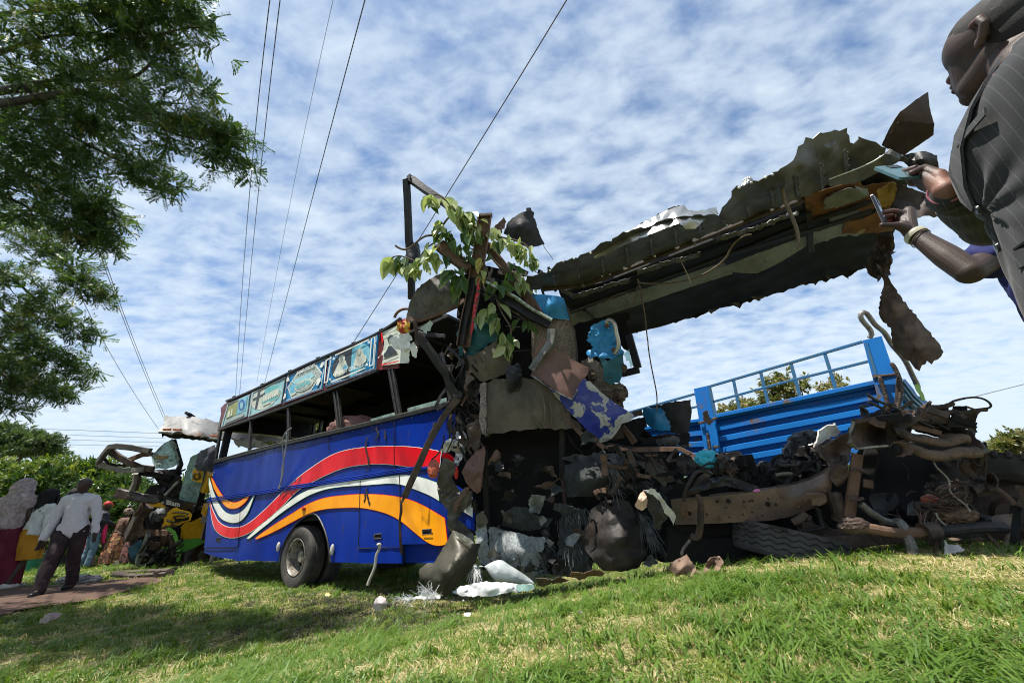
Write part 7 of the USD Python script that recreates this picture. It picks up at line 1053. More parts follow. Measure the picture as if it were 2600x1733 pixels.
            part(t, it[4] if len(it) > 4 else 'skirt', W((V, np.vstack([np.stack([i*n+j, i*n+kk, (i+1)*n+kk], 1), np.stack([i*n+j, (i+1)*n+kk, (i+1)*n+j], 1)])[:, ::-1])), m_, smooth=60)
        elif kind == 'shoes':
            for nm in 'lr': ft = J[nm][3]; part(t, 'shoe', W(limb([(ft+[0, -.07, .045], ft+[0, .12, .03], .052, .042)], .03)), m_, smooth=60)
        elif kind == 'hair':
            r = it[2]; part(t, 'hair', W(limb([(hd_+[0, 0, .035], hd_-hf*.03+[0, 0, .03], r, r)]+[(hd_-hf*.04, hd_-hf*.05-[0, 0, z], r*.95, r*.8) for z in it[3:]], .03, noise_=.03, fq=22)), m_, smooth=40)
        elif kind == 'locks':
            g2 = np.random.default_rng(4); part(t, 'hair', W(join([limb([(hd_+[0, -.01, .03], hd_+[0, -.04, .02], .125, .13), (hd_+[0, -.04, 0], hd_+[0, -.08, -.2], .13, .1)], .035, noise_=.03, fq=16)]+[tube(spline(np.array([hd_+q*.11, hd_+q*.15-[0, 0, .1], hd_+q*np.array([.16, .16, 0])-[0, .04, .2+.12*g2.uniform()]]), 4), .012, 5) for q in [np.array([math.cos(a)*c, math.sin(a)*c, s]) for a, c, s in zip(g2.uniform(0, 6.3, 90), g2.uniform(.6, 1, 90), g2.uniform(-.2, .5, 90))]])), m_, smooth=50)
        elif kind == 'veil':
            part(t, 'veil', W(limb([(hd_+[0, -.01, .03], hd_+[0, -.03, -.02], .13, .14), (hd_+[0, -.03, -.1], ch_+[0, -.02, .03], .13, .2), (ch_+[-.1, 0, .02], ch_+[.1, 0, .02], .17, .17), (ch_, np.array([0, -.01, 1.02]), .2, .2)], .035, noise_=.05, fq=6)), m_, smooth=50)
        elif kind == 'wrap': part(t, 'headwrap', W(limb([(hd_+[0, 0, .05], hd_+[0, -.04, .07], .115, .105), (hd_+[.03, -.06, .10], hd_+[-.04, -.05, .10], .06, .06)], .028, noise_=.03, fq=18)), m_, smooth=50)
        elif kind == 'collar': part(t, 'collar', W(limb([(nk+[-.05, .05, -.03], nk+[.0, .085, -.06], .03, .02), (nk+[.05, .05, -.03], nk+[.0, .085, -.06], .03, .02), (nk+[-.055, -.03, -.02], nk+[.055, -.03, -.02], .035, .035), (nk+[-.06, .0, -.02], nk+[-.05, .05, -.03], .03, .03), (nk+[.06, .0, -.02], nk+[.05, .05, -.03], .03, .03)], .02, taubin=4)), m_, smooth=50)
        elif kind == 'belt': part(t, 'belt', W(limb([(hip+[-.07, 0, .09], hip+[.07, 0, .09], .134, .134)], .03)), m_, smooth=50)
        elif kind == 'cap': part(t, 'cap', W(limb([(hd_+[0, 0, .06], hd_+hf*.12+[0, 0, .045], .10, .03)], .03)), m_, smooth=50)
        elif kind == 'paper':
            ha = J[it[2]][6]; part(t, 'paper', W(box(ha+[0, .05, -.05], (.02, .12, .22), frame_to([1, .3, .5]))), m_)
    return t
def pattern(name, a, b, sc, lo=.48, hi=.52, c3=None, sc3=20): return M(name, a, b, rough=.85, sc=sc, lo=lo, hi=hi, detail=2., c3=c3, sc3=sc3, lo3=.56, hi3=.58)
person('man in pale grey striped shirt and dark plum trousers walking on the dirt path', (128, 1506), 1213, 2.75, dict(foot_r=(.02, .30, .0), foot_l=(-.10, -.22, .03), hand_l=(-.33, .06, .86), hand_r=(.33, .02, .80), lean=(.02, .03), turn=.15),
       [('trousers', M('plum_trousers', (.030, .017, .020), (.02, .012, .014), rough=.85, sc=9)), ('shirt', mat('shirt_stripes', {'g': ('geometry', {}), 'm': ('mapping', {'scale': (1, 1, .02)}), 'w': ('wave_texture', {'scale': 30., 'distortion': .6}), 'r': ('rgb_ramp', {'ramp': [(0, (.42, .40, .44)), (.5, (.50, .48, .51)), (1, (.54, .52, .54))]}), 'p': ('principled_bsdf', {'roughness': .8})}, [('g.position', 'm.vector'), ('m.vector', 'w.vector'), ('w.fac', 'r.fac'), ('r.color', 'p.base_color')], 'p.BSDF')), ('collar', M('collar_pale', (.5, .48, .52), rough=.8)), ('shoes', shoe_m)])
person('woman in white blouse and mustard skirt seen from behind with long black hair', (28, 1494), 1243, .15, dict(foot_l=(-.13, .12, 0), foot_r=(.12, -.14, .02), hand_r=(.27, .06, .80), hand_l=(-.2, .05, .88), lean=(.02, .02)),
       [('skirt', M('mustard', (.42, .20, .012), (.32, .15, .01), rough=.85, sc=6), .48, .21), ('shirt', M('white_blouse', (.58, .60, .58), (.45, .47, .46), rough=.85, sc=6), -.05), ('locks', hair_m), ('shoes', white_shoe)])
person('woman under a pale pink lace veil in a maroon dress at the left edge', (-48, 1502), 1219, -.2, dict(hand_r=(.25, .1, .9)), [('skirt', M('maroon', (.10, .006, .02), (.07, .005, .015), rough=.8), .05, .34), ('veil', pattern('lace', (.34, .28, .275), (.25, .21, .205), 22.)), ('shoes', shoe_m)])
person('person in black standing half hidden behind the man in the striped shirt', (112, 1473), 1240, .3, dict(), [('trousers', M('black_cloth', (.012, .012, .014), rough=.9)), ('shirt', M('black_cloth2', (.016, .015, .02), rough=.9)), ('hair', hair_m, .112, .05), ('shoes', shoe_m)])
person('man in dark navy jacket and faded blue jeans seen from behind', (210, 1443), 1274, .5, dict(foot_l=(-.17, 0, 0), foot_r=(.18, .05, 0), hand_r=(.2, .3, 1.1), lean=(.03, .04)), [('trousers', M('jeans', (.06, .11, .16), (.11, .17, .22), rough=.85, sc=5)), ('shirt', M('navy_jacket', (.012, .013, .024), (.018, .019, .03), rough=.7)), ('cap', M('red_cap', (.4, .03, .02))), ('shoes', shoe_m)])
person('woman with flowered headwrap and white printed wrap over a rust skirt seen from behind', (275, 1437), 1293, .2, dict(hand_l=(-.1, .25, 1.15), hand_r=(.1, .25, 1.2), lean=(.03, .06)), [('skirt', pattern('rust_skirt', (.20, .07, .035), (.07, .04, .03), 16., c3=(.4, .25, .1)), .10, .30), ('skirt', pattern('print_wrap', (.52, .47, .45), (.12, .11, .11), 20., .60, .62), .42, .23, 'wrap_cloth'), ('shirt', M('brown_top', (.14, .08, .055), (.09, .05, .04), rough=.85), 0, .4), ('wrap', pattern('flower_wrap', (.35, .26, .2), (.08, .05, .045), 30.))])
person('person in brown patterned clothes standing right of the woman with the headwrap', (318, 1434), 1310, .1, dict(hand_r=(.1, .28, 1.2)), [('skirt', pattern('brown_print', (.10, .06, .05), (.04, .025, .025), 14., c3=(.3, .08, .07)), .1, .25), ('shirt', M('maroon_top', (.07, .03, .03), rough=.85)), ('hair', hair_m, .11)])
person('woman in red skirt and bright pink top bending behind the man in jeans', (196, 1440), 1340, .2, dict(lean=(.05, .25), hand_l=(-.1, .4, .7), hand_r=(.2, .4, .7)), [('skirt', M('red_skirt', (.35, .015, .03), (.22, .01, .02), rough=.8), .08, .3), ('shirt', M('pink_top', (.65, .03, .13), (.5, .02, .1), rough=.8)), ('wrap', M('dark_wrap', (.04, .02, .02)))], H=1.45)
bk = gp(np.array([72]), np.array([1452]))[0]; bu = thing('bucket', 'green plastic bucket standing behind the mustard skirt', 'bucket', bk); part(bu, 'shell', revolve([(0, .02), (.15, .0), (.20, .42), (.215, .43), (.20, .44), (.185, .42), (.14, .03), (0, .03)], bk, (0, 0, 1), 24), M('green_bucket', (.01, .16, .09), (.01, .12, .07), rough=.4), smooth=40); part(bu, 'handle', wire(np.array([bk+[-.2, 0, .4], bk+[-.1, -.2, .3], bk+[.1, -.2, .3], bk+[.2, 0, .4]]), .008), dark_plastic)
bw_ = gp(np.array([px('K', '1275,1120')[0, 0]]), np.array([px('K', '1275,1122')[0, 1]]))[0]; single('basin', revolve([(0, 0), (.13, 0), (.2, .13), (.21, .14), (.19, .13), (.12, .02), (0, .02)], bw_, (0, 0, 1), 24), M('cream_basin', (.6, .58, .5), rough=.5), 'small cream basin on the grass at the foot of the rust skirt', 'basin', smooth=40)
for q, s_ in enumerate(('790,1315', '900,1315')):
    c = gp(*[np.array([v]) for v in px('K', s_)[0, :2]])[0]; single('litter', lump(c+[0, 0, .05], .16, q, sc=(1.6, .8, .5), amp=.7), M('litter_grey'+str(q), (.28, .27, .26), (.12, .11, .11)), ('left pale litter clump beside the dirt path', 'right pale litter clump beside the dirt path')[q], 'litter', smooth=25)
# ================================================================ trees and bushes
def quat_of(R):
    """rows of 3x3 matrices -> quaternions"""
    from scipy.spatial.transform import Rotation
    q = Rotation.from_matrix(R).as_quat(); return q[:, [3, 0, 1, 2]]
def rand_rot(n, g, droop=None, spread=.6):
    a = g.normal(0, 1, (n, 3)) if droop is None else np.asarray(droop)+g.normal(0, spread, (n, 3)); a /= np.linalg.norm(a, axis=1, keepdims=True); b = np.cross(a, g.normal(0, 1, (n, 3))); b /= np.linalg.norm(b, axis=1, keepdims=True); return quat_of(np.stack([np.cross(b, a), b, a], 2))
def leafspray(seed, nl, L, W, length, spread, droop=.3, pairs=True):
    """twig along +z with leaves either side"""
    g = np.random.default_rng(seed); V, F = [], []
    for i in range(nl):
        t = (i+.5)/nl; a = (i % 2)*np.pi+g.normal(0, .5) if pairs else g.uniform(0, 6.28); c = np.array([0, droop*length*t*t*.3, length*t]); d = np.array([math.cos(a)*spread, math.sin(a)*spread*.6, .75+g.normal(0, .2)]); d /= np.linalg.norm(d); s = np.cross(d, g.normal(0, 1, 3)); s /= np.linalg.norm(s); l = L*g.uniform(.7, 1.2); b = len(V)
        V += [c, c+d*l*.5+s*W/2, c+d*l*.5-s*W/2, c+d*l]; F += [(b, b+1, b+3), (b, b+3, b+2)]
    return np.array(V), np.array(F)
def pinnate(seed, n=13, L=.30, lw=.017, ll=.062):
    g = np.random.default_rng(seed); V, F = [], []
    def leafl(c, d, l):
        s = np.cross(d, [g.normal(0, .35), 1., g.normal(0, .35)]); s /= np.linalg.norm(s); b = len(V); V.extend([c, c+d*l*.45+s*lw/2, c+d*l*.45-s*lw/2, c+d*l]); F.extend([(b, b+1, b+3), (b, b+3, b+2)])
    for k in range(5):
        a0 = k*1.26+g.normal(0, .3); ax = np.array([math.cos(a0)*.62, math.sin(a0)*.62, .78]); ax /= np.linalg.norm(ax); sd = np.cross(ax, [0, 0, 1.]); sd /= np.linalg.norm(sd)
        for i in range(n):
            t = (i+1)/n; c = ax*L*t-np.array([0, 0, .06])*t*t
            for s in (-1, 1): d = sd*s*.9+ax*.45; leafl(c, d/np.linalg.norm(d), ll*g.uniform(.75, 1.1)*(1-.25*abs(t-.5)))
    return np.array(V), np.array(F)
bark_d = M('bark_dark', (.075, .065, .055), (.045, .04, .034), rough=.9, sc=12., bump=.5)
def crown(parent, protos, mats, P, q, sc, which): return scatter('crown', protos, P, mats, None, None, kind='stuff', parent=parent, which=which, scl=sc, quat=q)
def anchor(t):  # instancers of a thing keep world points: undo the thing's own shift
    x = sub(t, 'foliage'); UsdGeom.Xform(stage.GetPrimAtPath(x)).AddTranslateOp().Set(Gf.Vec3d(*map(float, -ORG[t]))); return x
bt = np.array([-9.6, 2.2, -.35]); big = thing('tree', 'big feathery leaved tree overhanging the scene from the upper left', 'tree', bt)
TRK = spline(np.array([[*bt, .30], [-9.4, 2.3, 1.2, .26], [-9.0, 2.5, 2.6, .22], [-8.4, 2.7, 3.9, .16]]), 5); part(big, 'trunk', tube(TRK[:, :3], TRK[:, 3], 12), bark_d, smooth=True)
LIMBS = ['-150,640,6.4 0,480,6.2 60,400,6.1 110,350,6.0 230,270,5.9 300,250,5.8 400,205,5.7 500,150,5.6 600,120,5.5 700,100,5.5 800,140,5.5', '230,290,5.9 330,290,5.8 450,285,5.8 520,255,5.7 570,215,5.7 660,280,5.7 740,340,5.7', '60,420,6.1 150,440,6.0 330,530,5.9 450,590,5.9 560,640,5.9 650,685,5.9', '300,330,5.8 420,380,5.7 550,440,5.6 650,490,5.6 750,510,5.5 830,560,5.5 880,600,5.5', '-60,560,6.2 60,610,6.2 170,670,6.2 280,730,6.2 390,770,6.2', '-80,780,7.6 60,850,7.6 160,900,7.6 260,980,7.6 370,1080,7.6', '-100,940,8. 60,1020,8. 150,1100,8. 230,1160,8. 310,1215,8.', '-100,1080,8.2 40,1150,8.2 120,1240,8.2 200,1290,8.2 300,1360,8.2', '-60,1200,8.4 40,1290,8.4 110,1360,8.4 240,1425,8.4', '-60,60,5.5 120,40,5.5 260,30,5.5 420,20,5.5 560,10,5.5 650,25,5.5', '-60,220,5.6 80,160,5.6 200,130,5.6 330,120,5.6 430,80,5.6', '-40,330,5.8 60,330,5.8 160,340,5.8 260,400,5.8 380,470,5.8', '-80,-60,5.2 100,-40,5.2 300,-60,5.2 500,-40,5.2', '-120,700,6.4 40,720,6.4 160,780,6.4 300,830,6.4 370,860,6.4', '280,730,6.2 330,800,6.2 380,860,6.2', '480,160,5.6 540,60,5.6 640,40,5.6 700,60,5.6', '-60,1320,7.1 40,1400,7.1 30,1470,7.1', '500,410,5.6 610,420,5.6 700,450,5.6 800,490,5.5 870,500,5.5', '-50,460,5.9 100,520,5.9 220,560,5.9 330,600,5.9']
g = np.random.default_rng(11); LP = []
for q, s_ in enumerate(LIMBS):
    a = pts('I', s_); c = spline(a, 5); part(big, 'limb', tube(c, np.linspace(.034 if q else .05, .006, len(c)), 7), bark_d, smooth=True)
    if q < 9 or q in (13,): part(big, 'limb', tube(spline(np.array([TRK[-6+q % 5, :3], (TRK[-3, :3]+c[0])/2+[-.3, 0, .25], c[0]]), 4), .05, 7), bark_d, smooth=True)
    s = np.linspace(0, 1, len(c)); n = 120 if q in (0, 2, 3, 4) else 170 if q in (5, 6, 7, 8) else 88
    for _ in range(n): t = g.uniform(0, 1)**.8; p = c[min(int(t*len(c)), len(c)-1)]; LP.append(p+g.normal(0, 1, 3)*np.array([.26, .26, .22])*(1.15-.7*t))
    for _ in range(7): t = int(g.uniform(.2, .95)*len(c)); d = g.normal(0, .3, 3); part(big, 'twig', wire(np.array([c[t], c[t]+d*.5+[0, 0, .05], c[t]+d-[0, 0, .05]]), .005, 3, 4), bark_d)
LP = np.array(LP); out = np.array([[g.uniform(-11, -5.3), g.uniform(-2.5, 5), g.uniform(3.2, 6.6)] for _ in range(700)]+[[g.uniform(-13, -6.5), g.uniform(1.5, 9.5), g.uniform(2.6, 5.8)] for _ in range(3400)])
X_ = proj(out); out = out[(X_[2] < .3) | (X_[0] < -90) | (X_[1] < -250)]; LP = np.vstack([LP, out]); n = len(LP); LP = np.vstack([LP])
tree_green = leafmat('feather_green', (.028, .062, .015), (.075, .125, .030), .4, .4); tree_olive = leafmat('feather_olive', (.085, .11, .028), (.15, .145, .04), .42, .42)
crown(anchor(big), [pinnate(1), pinnate(2, 11, .24), pinnate(3, 14, .34, .015, .055)], [tree_green, tree_green, tree_olive], LP, rand_rot(n, g, (.35, -.1, -.35), .75), g.uniform(.7, 1.15, n), np.where(g.uniform(0, 1, n) < .07, 2, g.integers(0, 2, n)))
def bush_points(c, r, n, g, shell=.35):
    d = g.normal(0, 1, (n, 3)); d /= np.linalg.norm(d, axis=1, keepdims=True); d[:, 2] = np.abs(d[:, 2])*.9-.12; R = (1-shell*g.uniform(0, 1, n))*(.75+.5*fbm(d*2.+c[0], 3, 5)); return np.asarray(c)+d*np.asarray(r)*R[:, None]
mango = leafmat('mango_leaf', (.025, .06, .012), (.06, .11, .02), .3, .35); mango_y = leafmat('mango_leaf_young', (.10, .15, .022), (.19, .21, .04), .35, .4); mango_d = leafmat('mango_leaf_dark', (.018, .042, .010), (.045, .085, .018), .25, .35)
def bush(nm, label, cat, blobs, n, L, g, mats, sc=1., group=None, yellow=.25, trunk=None):
    P = np.vstack([bush_points(c, r, int(n*w), g) for c, r, w in blobs]); base = np.array([*P.mean(0)[:2], ground(P[:, 0].mean(), P[:, 1].mean())]); t = thing(nm, label, cat, base, group)
    for c, r, w in blobs: part(t, 'trunk', tube(spline(np.array([base+g.normal(0, .15, 3)*[1, 1, 0], (base+c)/2+g.normal(0, .2, 3), np.asarray(c)]), 4), np.linspace(.10, .03, 9)*sc if trunk is None else np.linspace(trunk, trunk*.3, 9), 7), bark_d, smooth=True)
    z = (P[:, 2]-P[:, 2].min())/np.ptp(P[:, 2]); wh = np.where(g.uniform(0, 1, len(P)) < yellow*z**1.5*1.8, 1, np.where(g.uniform(0, 1, len(P)) < .35, 2, 0))
    crown(anchor(t), [leafspray(q, 12, L, L*.26, L*1.1, .9, pairs=False) for q in range(3)], mats, P, rand_rot(len(P), g), g.uniform(.7, 1.3, len(P)), wh); return t
g = np.random.default_rng(5); MM = [mango, mango_y, mango_d]
def wpt(x, y, d): return at(np.array([x]), np.array([y]), np.array([d]))[0]
bush('mango_tree', 'low dense mango tree with yellow green new leaves at the left edge', 'tree', [(wpt(-60, 1270, 13.), (2.2, 2, 1.6), 1.), (wpt(90, 1270, 13.), (1.7, 1.6, 1.55), 1.)], 1900, .19, g, MM, yellow=.5)
bush('mango_tree', 'round mango tree behind the man in the striped shirt', 'tree', [(wpt(190, 1270, 13.5), (1.7, 1.7, 1.75), 1.), (wpt(270, 1290, 13), (1.4, 1.4, 1.3), .8)], 1900, .19, g, MM, yellow=.22)
bush('mango_tree', 'smaller mango bush between the headwrap woman and the wrecked minibus', 'bush', [(wpt(340, 1320, 12.5), (1.3, 1.3, 1.2), 1.), (wpt(420, 1300, 14.5), (1.5, 1.5, 1.5), .8)], 1700, .18, g, MM, yellow=.3)
bush('hedge', 'dark hedge of leaves low behind the people', 'hedge', [(wpt(x, 1395, 16), (1.6, 1.2, 1.6), 1.) for x in (-120, 20, 150, 280, 400, 520)], 420, .24, g, [mango_d, mango_d, mango], yellow=.1)
ft = wpt(60, 1150, 30); tf = thing('tree', 'flat topped tree far behind the mango trees at the left edge', 'tree', np.array([*ft[:2], -.45])); part(tf, 'trunk', tube(spline(np.array([[*(ft[:2]+[-1.5, 0]), -.45], [*(ft[:2]+[-1., 0]), 3.], [*ft[:2], ft[2]]]), 5), np.linspace(.3, .1, 11), 8), bark_d)
Pf = np.vstack([bush_points(wpt(x, y, 30), (r, r, .45), n_, g) for x, y, r, n_ in ((50, 1112, 1.6, 260), (105, 1122, 1.2, 160), (20, 1135, 1.6, 220), (60, 1150, 2.2, 260), (120, 1142, .9, 90), (-40, 1140, 2., 220), (10, 1090, 1., 90))]); far_leaf = leafmat('far_leaf', (.045, .08, .028), (.09, .13, .05), .3, .5)
crown(anchor(tf), [leafspray(q, 14, .30, .09, .4, .9, pairs=False) for q in range(2)], [far_leaf, far_leaf], Pf, rand_rot(len(Pf), g), g.uniform(.7, 1.3, len(Pf)), g.integers(0, 2, len(Pf)))
def sparse_tree(label, base_px, d, blobs, L, mats, r=.14, nm='tree'):
    b = wpt(*base_px, d); b = np.array([b[0], b[1], -.45]); t = thing(nm, label, 'tree', b); P = []
    for x, y, rr, n_ in blobs:
        c = wpt(x, y, d); part(t, 'trunk' if x == blobs[0][0] else 'limb', tube(spline(np.array([b, b*.35+c*.65+g.normal(0, .2, 3), c+[0, 0, rr*.6]]), 5), np.linspace(r, .02, 11), 6), bark_d); P.append(bush_points(c, (rr, rr, rr*.9), n_, g, .9))
    P = np.vstack(P); crown(anchor(t), [leafspray(q, 12, L, L*.4, L*1.6, .9, pairs=False) for q in range(2)], mats, P, rand_rot(len(P), g), g.uniform(.6, 1.3, len(P)), g.integers(0, 2, len(P)))
olive = leafmat('olive_leaf', (.06, .08, .022), (.14, .15, .05), .35, .45); sere = leafmat('sere_leaf', (.13, .13, .05), (.24, .20, .08), .35, .5)
sparse_tree('tall tree seen through the rear windows of the bus', (785, 1300), 15, [(785, 1110, 1.5, 420), (740, 1095, .8, 130), (720, 1070, .5, 60), (800, 1060, 1., 200), (850, 1090, 1.2, 240), (720, 1130, .6, 100)], .24, [mango_d, olive], .2)
sparse_tree('left sparse tree showing through the lorry railing', (1880, 1200), 26, [(1880, 1040, 1.1, 50), (1840, 1050, .8, 34), (1930, 1045, .9, 40)], .28, [olive, sere])
sparse_tree('middle and tallest tree showing through the lorry railing', (1985, 1200), 26, [(1965, 985, 1.1, 70), (1950, 1020, .9, 60), (2000, 990, 1., 50), (2010, 1020, .9, 50), (1980, 960, .6, 26), (2035, 980, .8, 30)], .28, [olive, sere])
sparse_tree('right thin tree with brown leaves behind the lorry railing', (2110, 1200), 27, [(2110, 985, .8, 26), (2085, 995, .7, 22), (2135, 975, .6, 18)], .26, [sere, sere], .1)
sparse_tree('bushy tree at the far right edge above the front wheel', (2590, 1200), 20, [(2580, 1130, .8, 130), (2550, 1140, .5, 70), (2610, 1120, .8, 120), (2560, 1120, .3, 40), (2530, 1150, .3, 40)], .22, [olive, sere])
bush('hedge', 'long line of scrub on the horizon behind the wrecks', 'hedge', [((x, y_, .6), (5, 3, 2.2), 1.) for x, y_ in zip(np.linspace(-34, 60, 13), 42+6*np.sin(np.arange(13)))], 300, .6, g, [mango_d, olive, mango_d], 3.)
pp_ = thing('utility_pole', 'broken pale wooden pole seen through the rear bus windows', 'pole', np.array([*wpt(712, 1250, 14)[:2], -.45])); part(pp_, 'shaft', tube(np.array([[*wpt(712, 1250, 14)[:2], -.45], wpt(716, 1078, 14)]), [.13, .1], 8), M('pole_wood', (.32, .29, .25), (.22, .2, .17), rough=.85, sc=9)); part(pp_, 'stay', wire(np.array([wpt(716, 1090, 14), wpt(690, 1125, 14.4), wpt(650, 1160, 15)]), .02), cable)
# ================================================================ power lines
lm = M('line_metal', (.05, .045, .05), rough=.5); lp_ = M('line_pale', (.16, .17, .2), rough=.5)
for lab, s_, r_0, m_ in (('left of the two close parallel power lines rising above the bus', '690,-40,7 640,420,13 598,1010,26', .011, lm), ('right of the two close parallel power lines rising above the bus', '716,-40,7 662,430,13 608,1005,26', .011, lm), ('faint thin power line right of the close parallel pair', '848,-10,16 720,600,26 652,970,40', .012, lp_), ('power line crossing from top centre to the second bus sign', '932,-20,7 820,400,12 672,972,24', .012, lm), ('single power line from the top middle down behind the leafy branch', '1445,-10,6 1150,470,8.5 900,865,12', .011, lm), ('left line of the double power line below the tree', '140,250,6.5 240,600,12 415,1060,26', .011, lm), ('right line of the double power line below the tree', '150,250,6.5 250,610,12 420,1058,26', .011, lm), ('lower single power line left of the double line', '60,330,7 200,740,13 402,1088,26', .012, lp_),
                         ('topmost of the four level wires above the mango trees', '-20,1085,30 150,1090,30 420,1100,30', .02, lp_), ('second of the four level wires above the mango trees', '-20,1098,30 150,1103,30 420,1112,30', .018, lp_), ('third of the four level wires above the mango trees', '-20,1110,30 150,1115,30 420,1123,30', .018, lp_), ('lowest of the four level wires above the mango trees', '-20,1120,30 150,1127,30 420,1133,30', .018, lp_), ('thin wire rising to the right edge above the front wheel', '2400,1025,12 2500,1000,12 2620,970,12', .012, lp_)):
    a = px('X', s_); c = np.column_stack([np.interp(np.linspace(0, 2, 25), [0, 1, 2], a[:, k_]) if k_ == 2 else spline(a[:, :2], 12)[:, k_] for k_ in range(3)]); single('power_line', tube(at(c[:, 0], c[:, 1], c[:, 2]), r_0, 5), m_, lab, 'power line')
# ================================================================ two men at the right, filming
suit = mat('pinstripe', {'g': ('geometry', {}), 'm': ('vector_math', {'math_type': 'dot_product', 'vector2': (.62, -.78, 0)}), 'ml': ('math', {'math_type': 'multiply', 'value2': 62.}), 'fr': ('math', {'math_type': 'fraction'}), 'r': ('rgb_ramp', {'ramp': [(0, (.030, .031, .034)), (.42, (.030, .031, .034)), (.47, (.052, .053, .057)), (.53, (.052, .053, .057)), (.58, (.030, .031, .034)), (1, (.030, .031, .034))]}), 'n': ('noise_texture', {'scale': 160., 'detail': 3.}), 'b': ('bump', {'strength': .25, 'distance': .002}), 'p': ('principled_bsdf', {'roughness': .9, 'specular_ior_level': .2, 'sheen_weight': .08})},
    [('g.position', 'm.vector1'), ('m.value', 'ml.value1'), ('ml.value', 'fr.value1'), ('fr.value', 'r.fac'), ('r.color', 'p.base_color'), ('g.position', 'n.vector'), ('n.fac', 'b.height'), ('b.normal', 'p.normal')], 'p.BSDF')
MB = np.array([1.34, .66, ground(1.34, .66)]); mf = np.array([-.75, .66, 0]); mf /= np.linalg.norm(mf); ml = np.array([-mf[1], mf[0], 0]); zz_ = np.array([0, 0, 1.])
def mp(r, f, z): return MB+ml*(-r)+mf*f+zz_*(z-MB[2])   # right of him, in front of him, height
man = thing('person', 'man in dark grey pinstripe suit holding up a phone, large at the right edge', 'person', MB)
def loft(rows, n=44, wr=0., seed=0):
    """rows: (z, half width, half depth front, half depth back, forward shift)"""
    an = np.arange(n)*2*np.pi/n; R = spline(np.array(rows, float), 9); V = []
    for z, w, df, db, sh_ in R: V.append(MB+np.outer(-np.cos(an)*w, ml)+np.outer(np.where(np.sin(an) > 0, df, db)*np.sin(an)+sh_, mf)+zz_*(z-MB[2]))
    k = len(R); V = np.vstack(V); i, j = np.meshgrid(np.arange(k-1), np.arange(n), indexing='ij'); i = i.ravel(); j = j.ravel(); kk = (j+1) % n
    F = np.vstack([np.stack([i*n+j, i*n+kk, (i+1)*n+kk], 1), np.stack([i*n+j, (i+1)*n+kk, (i+1)*n+j], 1)])
    if wr:
        c = V-MB; o = np.column_stack([c[:, 0]-0, c[:, 1], 0*c[:, 2]]); o /= np.linalg.norm(o, axis=1, keepdims=True)+1e-9; V = V+o*(wr*(fbm(V*np.array([7, 7, 4.]), 3, seed)-.5)*2)[:, None]
        bt_ = mp(-.01, .2, 1.1); dd = V-bt_; an2 = np.arctan2(dd@zz_, dd@ml); V = V+o*(.007*np.cos(an2*9+1.5*fbm(V*6, 2, 3))*np.exp(-(np.linalg.norm(dd, axis=1)/.17)**2))[:, None]
    return V, F
HEADC = at(2546, 106, 1.06); hfw = np.array([-.12, .93, .36]); hfw /= np.linalg.norm(hfw); hup = zz_-hfw*hfw[2]; hup /= np.linalg.norm(hup); hlf = np.cross(hup, hfw)
def hp(f, l, u): return HEADC+hfw*f+hlf*l+hup*u
HB = [(hp(-.03, 0, .035), hp(.03, 0, .03), .096, .088), (hp(.035, 0, .0), hp(.05, 0, -.07), .074, .052), (hp(-.02, .03, -.04), hp(.05, .02, -.085), .05, .036), (hp(-.02, -.03, -.04), hp(.05, -.02, -.085), .05, .036), (hp(.09, 0, .03), hp(.092, 0, .0), .022, .014), (hp(.1, 0, -.012), hp(.108, 0, -.024), .013, .017), (hp(.1, .014, -.026), hp(.1, -.014, -.026), .013, .013),
      (hp(.088, .016, -.052), hp(.088, -.016, -.052), .017, .017), (hp(.082, .014, -.07), hp(.082, -.014, -.07), .017, .017), (hp(.066, 0, -.1), hp(.07, 0, -.105), .03, .026), (hp(.078, .034, .028), hp(.078, -.034, .028), .026, .026), (hp(-.03, 0, -.05), mp(0, -.03, 1.43), .068, .075), (mp(0, -.03, 1.43), mp(0, -.02, 1.2), .09, .12)]
HB += [(mp(.02, 0, 1.2), mp(0, 0, .95), .12, .12)]
RSH, REL = mp(.18, -.02, 1.37), at(2520, 575, 1.30)
WR = at(2402, 480, 1.12); KN = at(2335, 452, 1.20)
HB += [(mp(0, 0, 1.3), RSH, .10, .055), (RSH, REL, .055, .045), (REL, WR, .042, .03)]
hv = (KN-WR)/np.linalg.norm(KN-WR); pn = np.cross(hv, zz_); pn /= np.linalg.norm(pn)    # hand direction and across
for o, r0 in ((.026, .017), (.010, .019), (-.008, .018), (-.024, .016)): HB.append((WR+zz_*o*.5, KN+zz_*o*1.15, .024, r0))
HB.append((WR+zz_*.004-pn*.0-hv*.0, (WR+KN)/2-fw*.022+zz_*.008, .022, .02)); HB.append((WR-zz_*.014, (WR+KN)/2-fw*.018-zz_*.02, .022, .02))
PHA = at(2246, 424, 1.30); PHB = at(2318, 452, 1.18)
for q, o in enumerate((.026, .010, -.008, -.024)):
    k0 = KN+zz_*o; k1 = k0+hv*.034+fw*.012-zz_*.004; k2 = k1+hv*.012-fw*.004+zz_*.004+(PHB-k1)*.35; tip = k2-hv*.014-fw*.022+zz_*(.006); HB += [(k0, k1, .0115, .0105), (k1, k2, .0105, .0095), (k2, tip, .0095, .0085)]
th0 = (WR+KN)/2-fw*.026+zz_*.018; th1 = KN-fw*.024+zz_*.026; th2 = PHB+(PHA-PHB)*.12-fw*.014+zz_*.008; HB += [(WR+zz_*.01, th0, .02, .018), (th0, th1, .0165, .0125), (th1, th2, .012, .0095)]
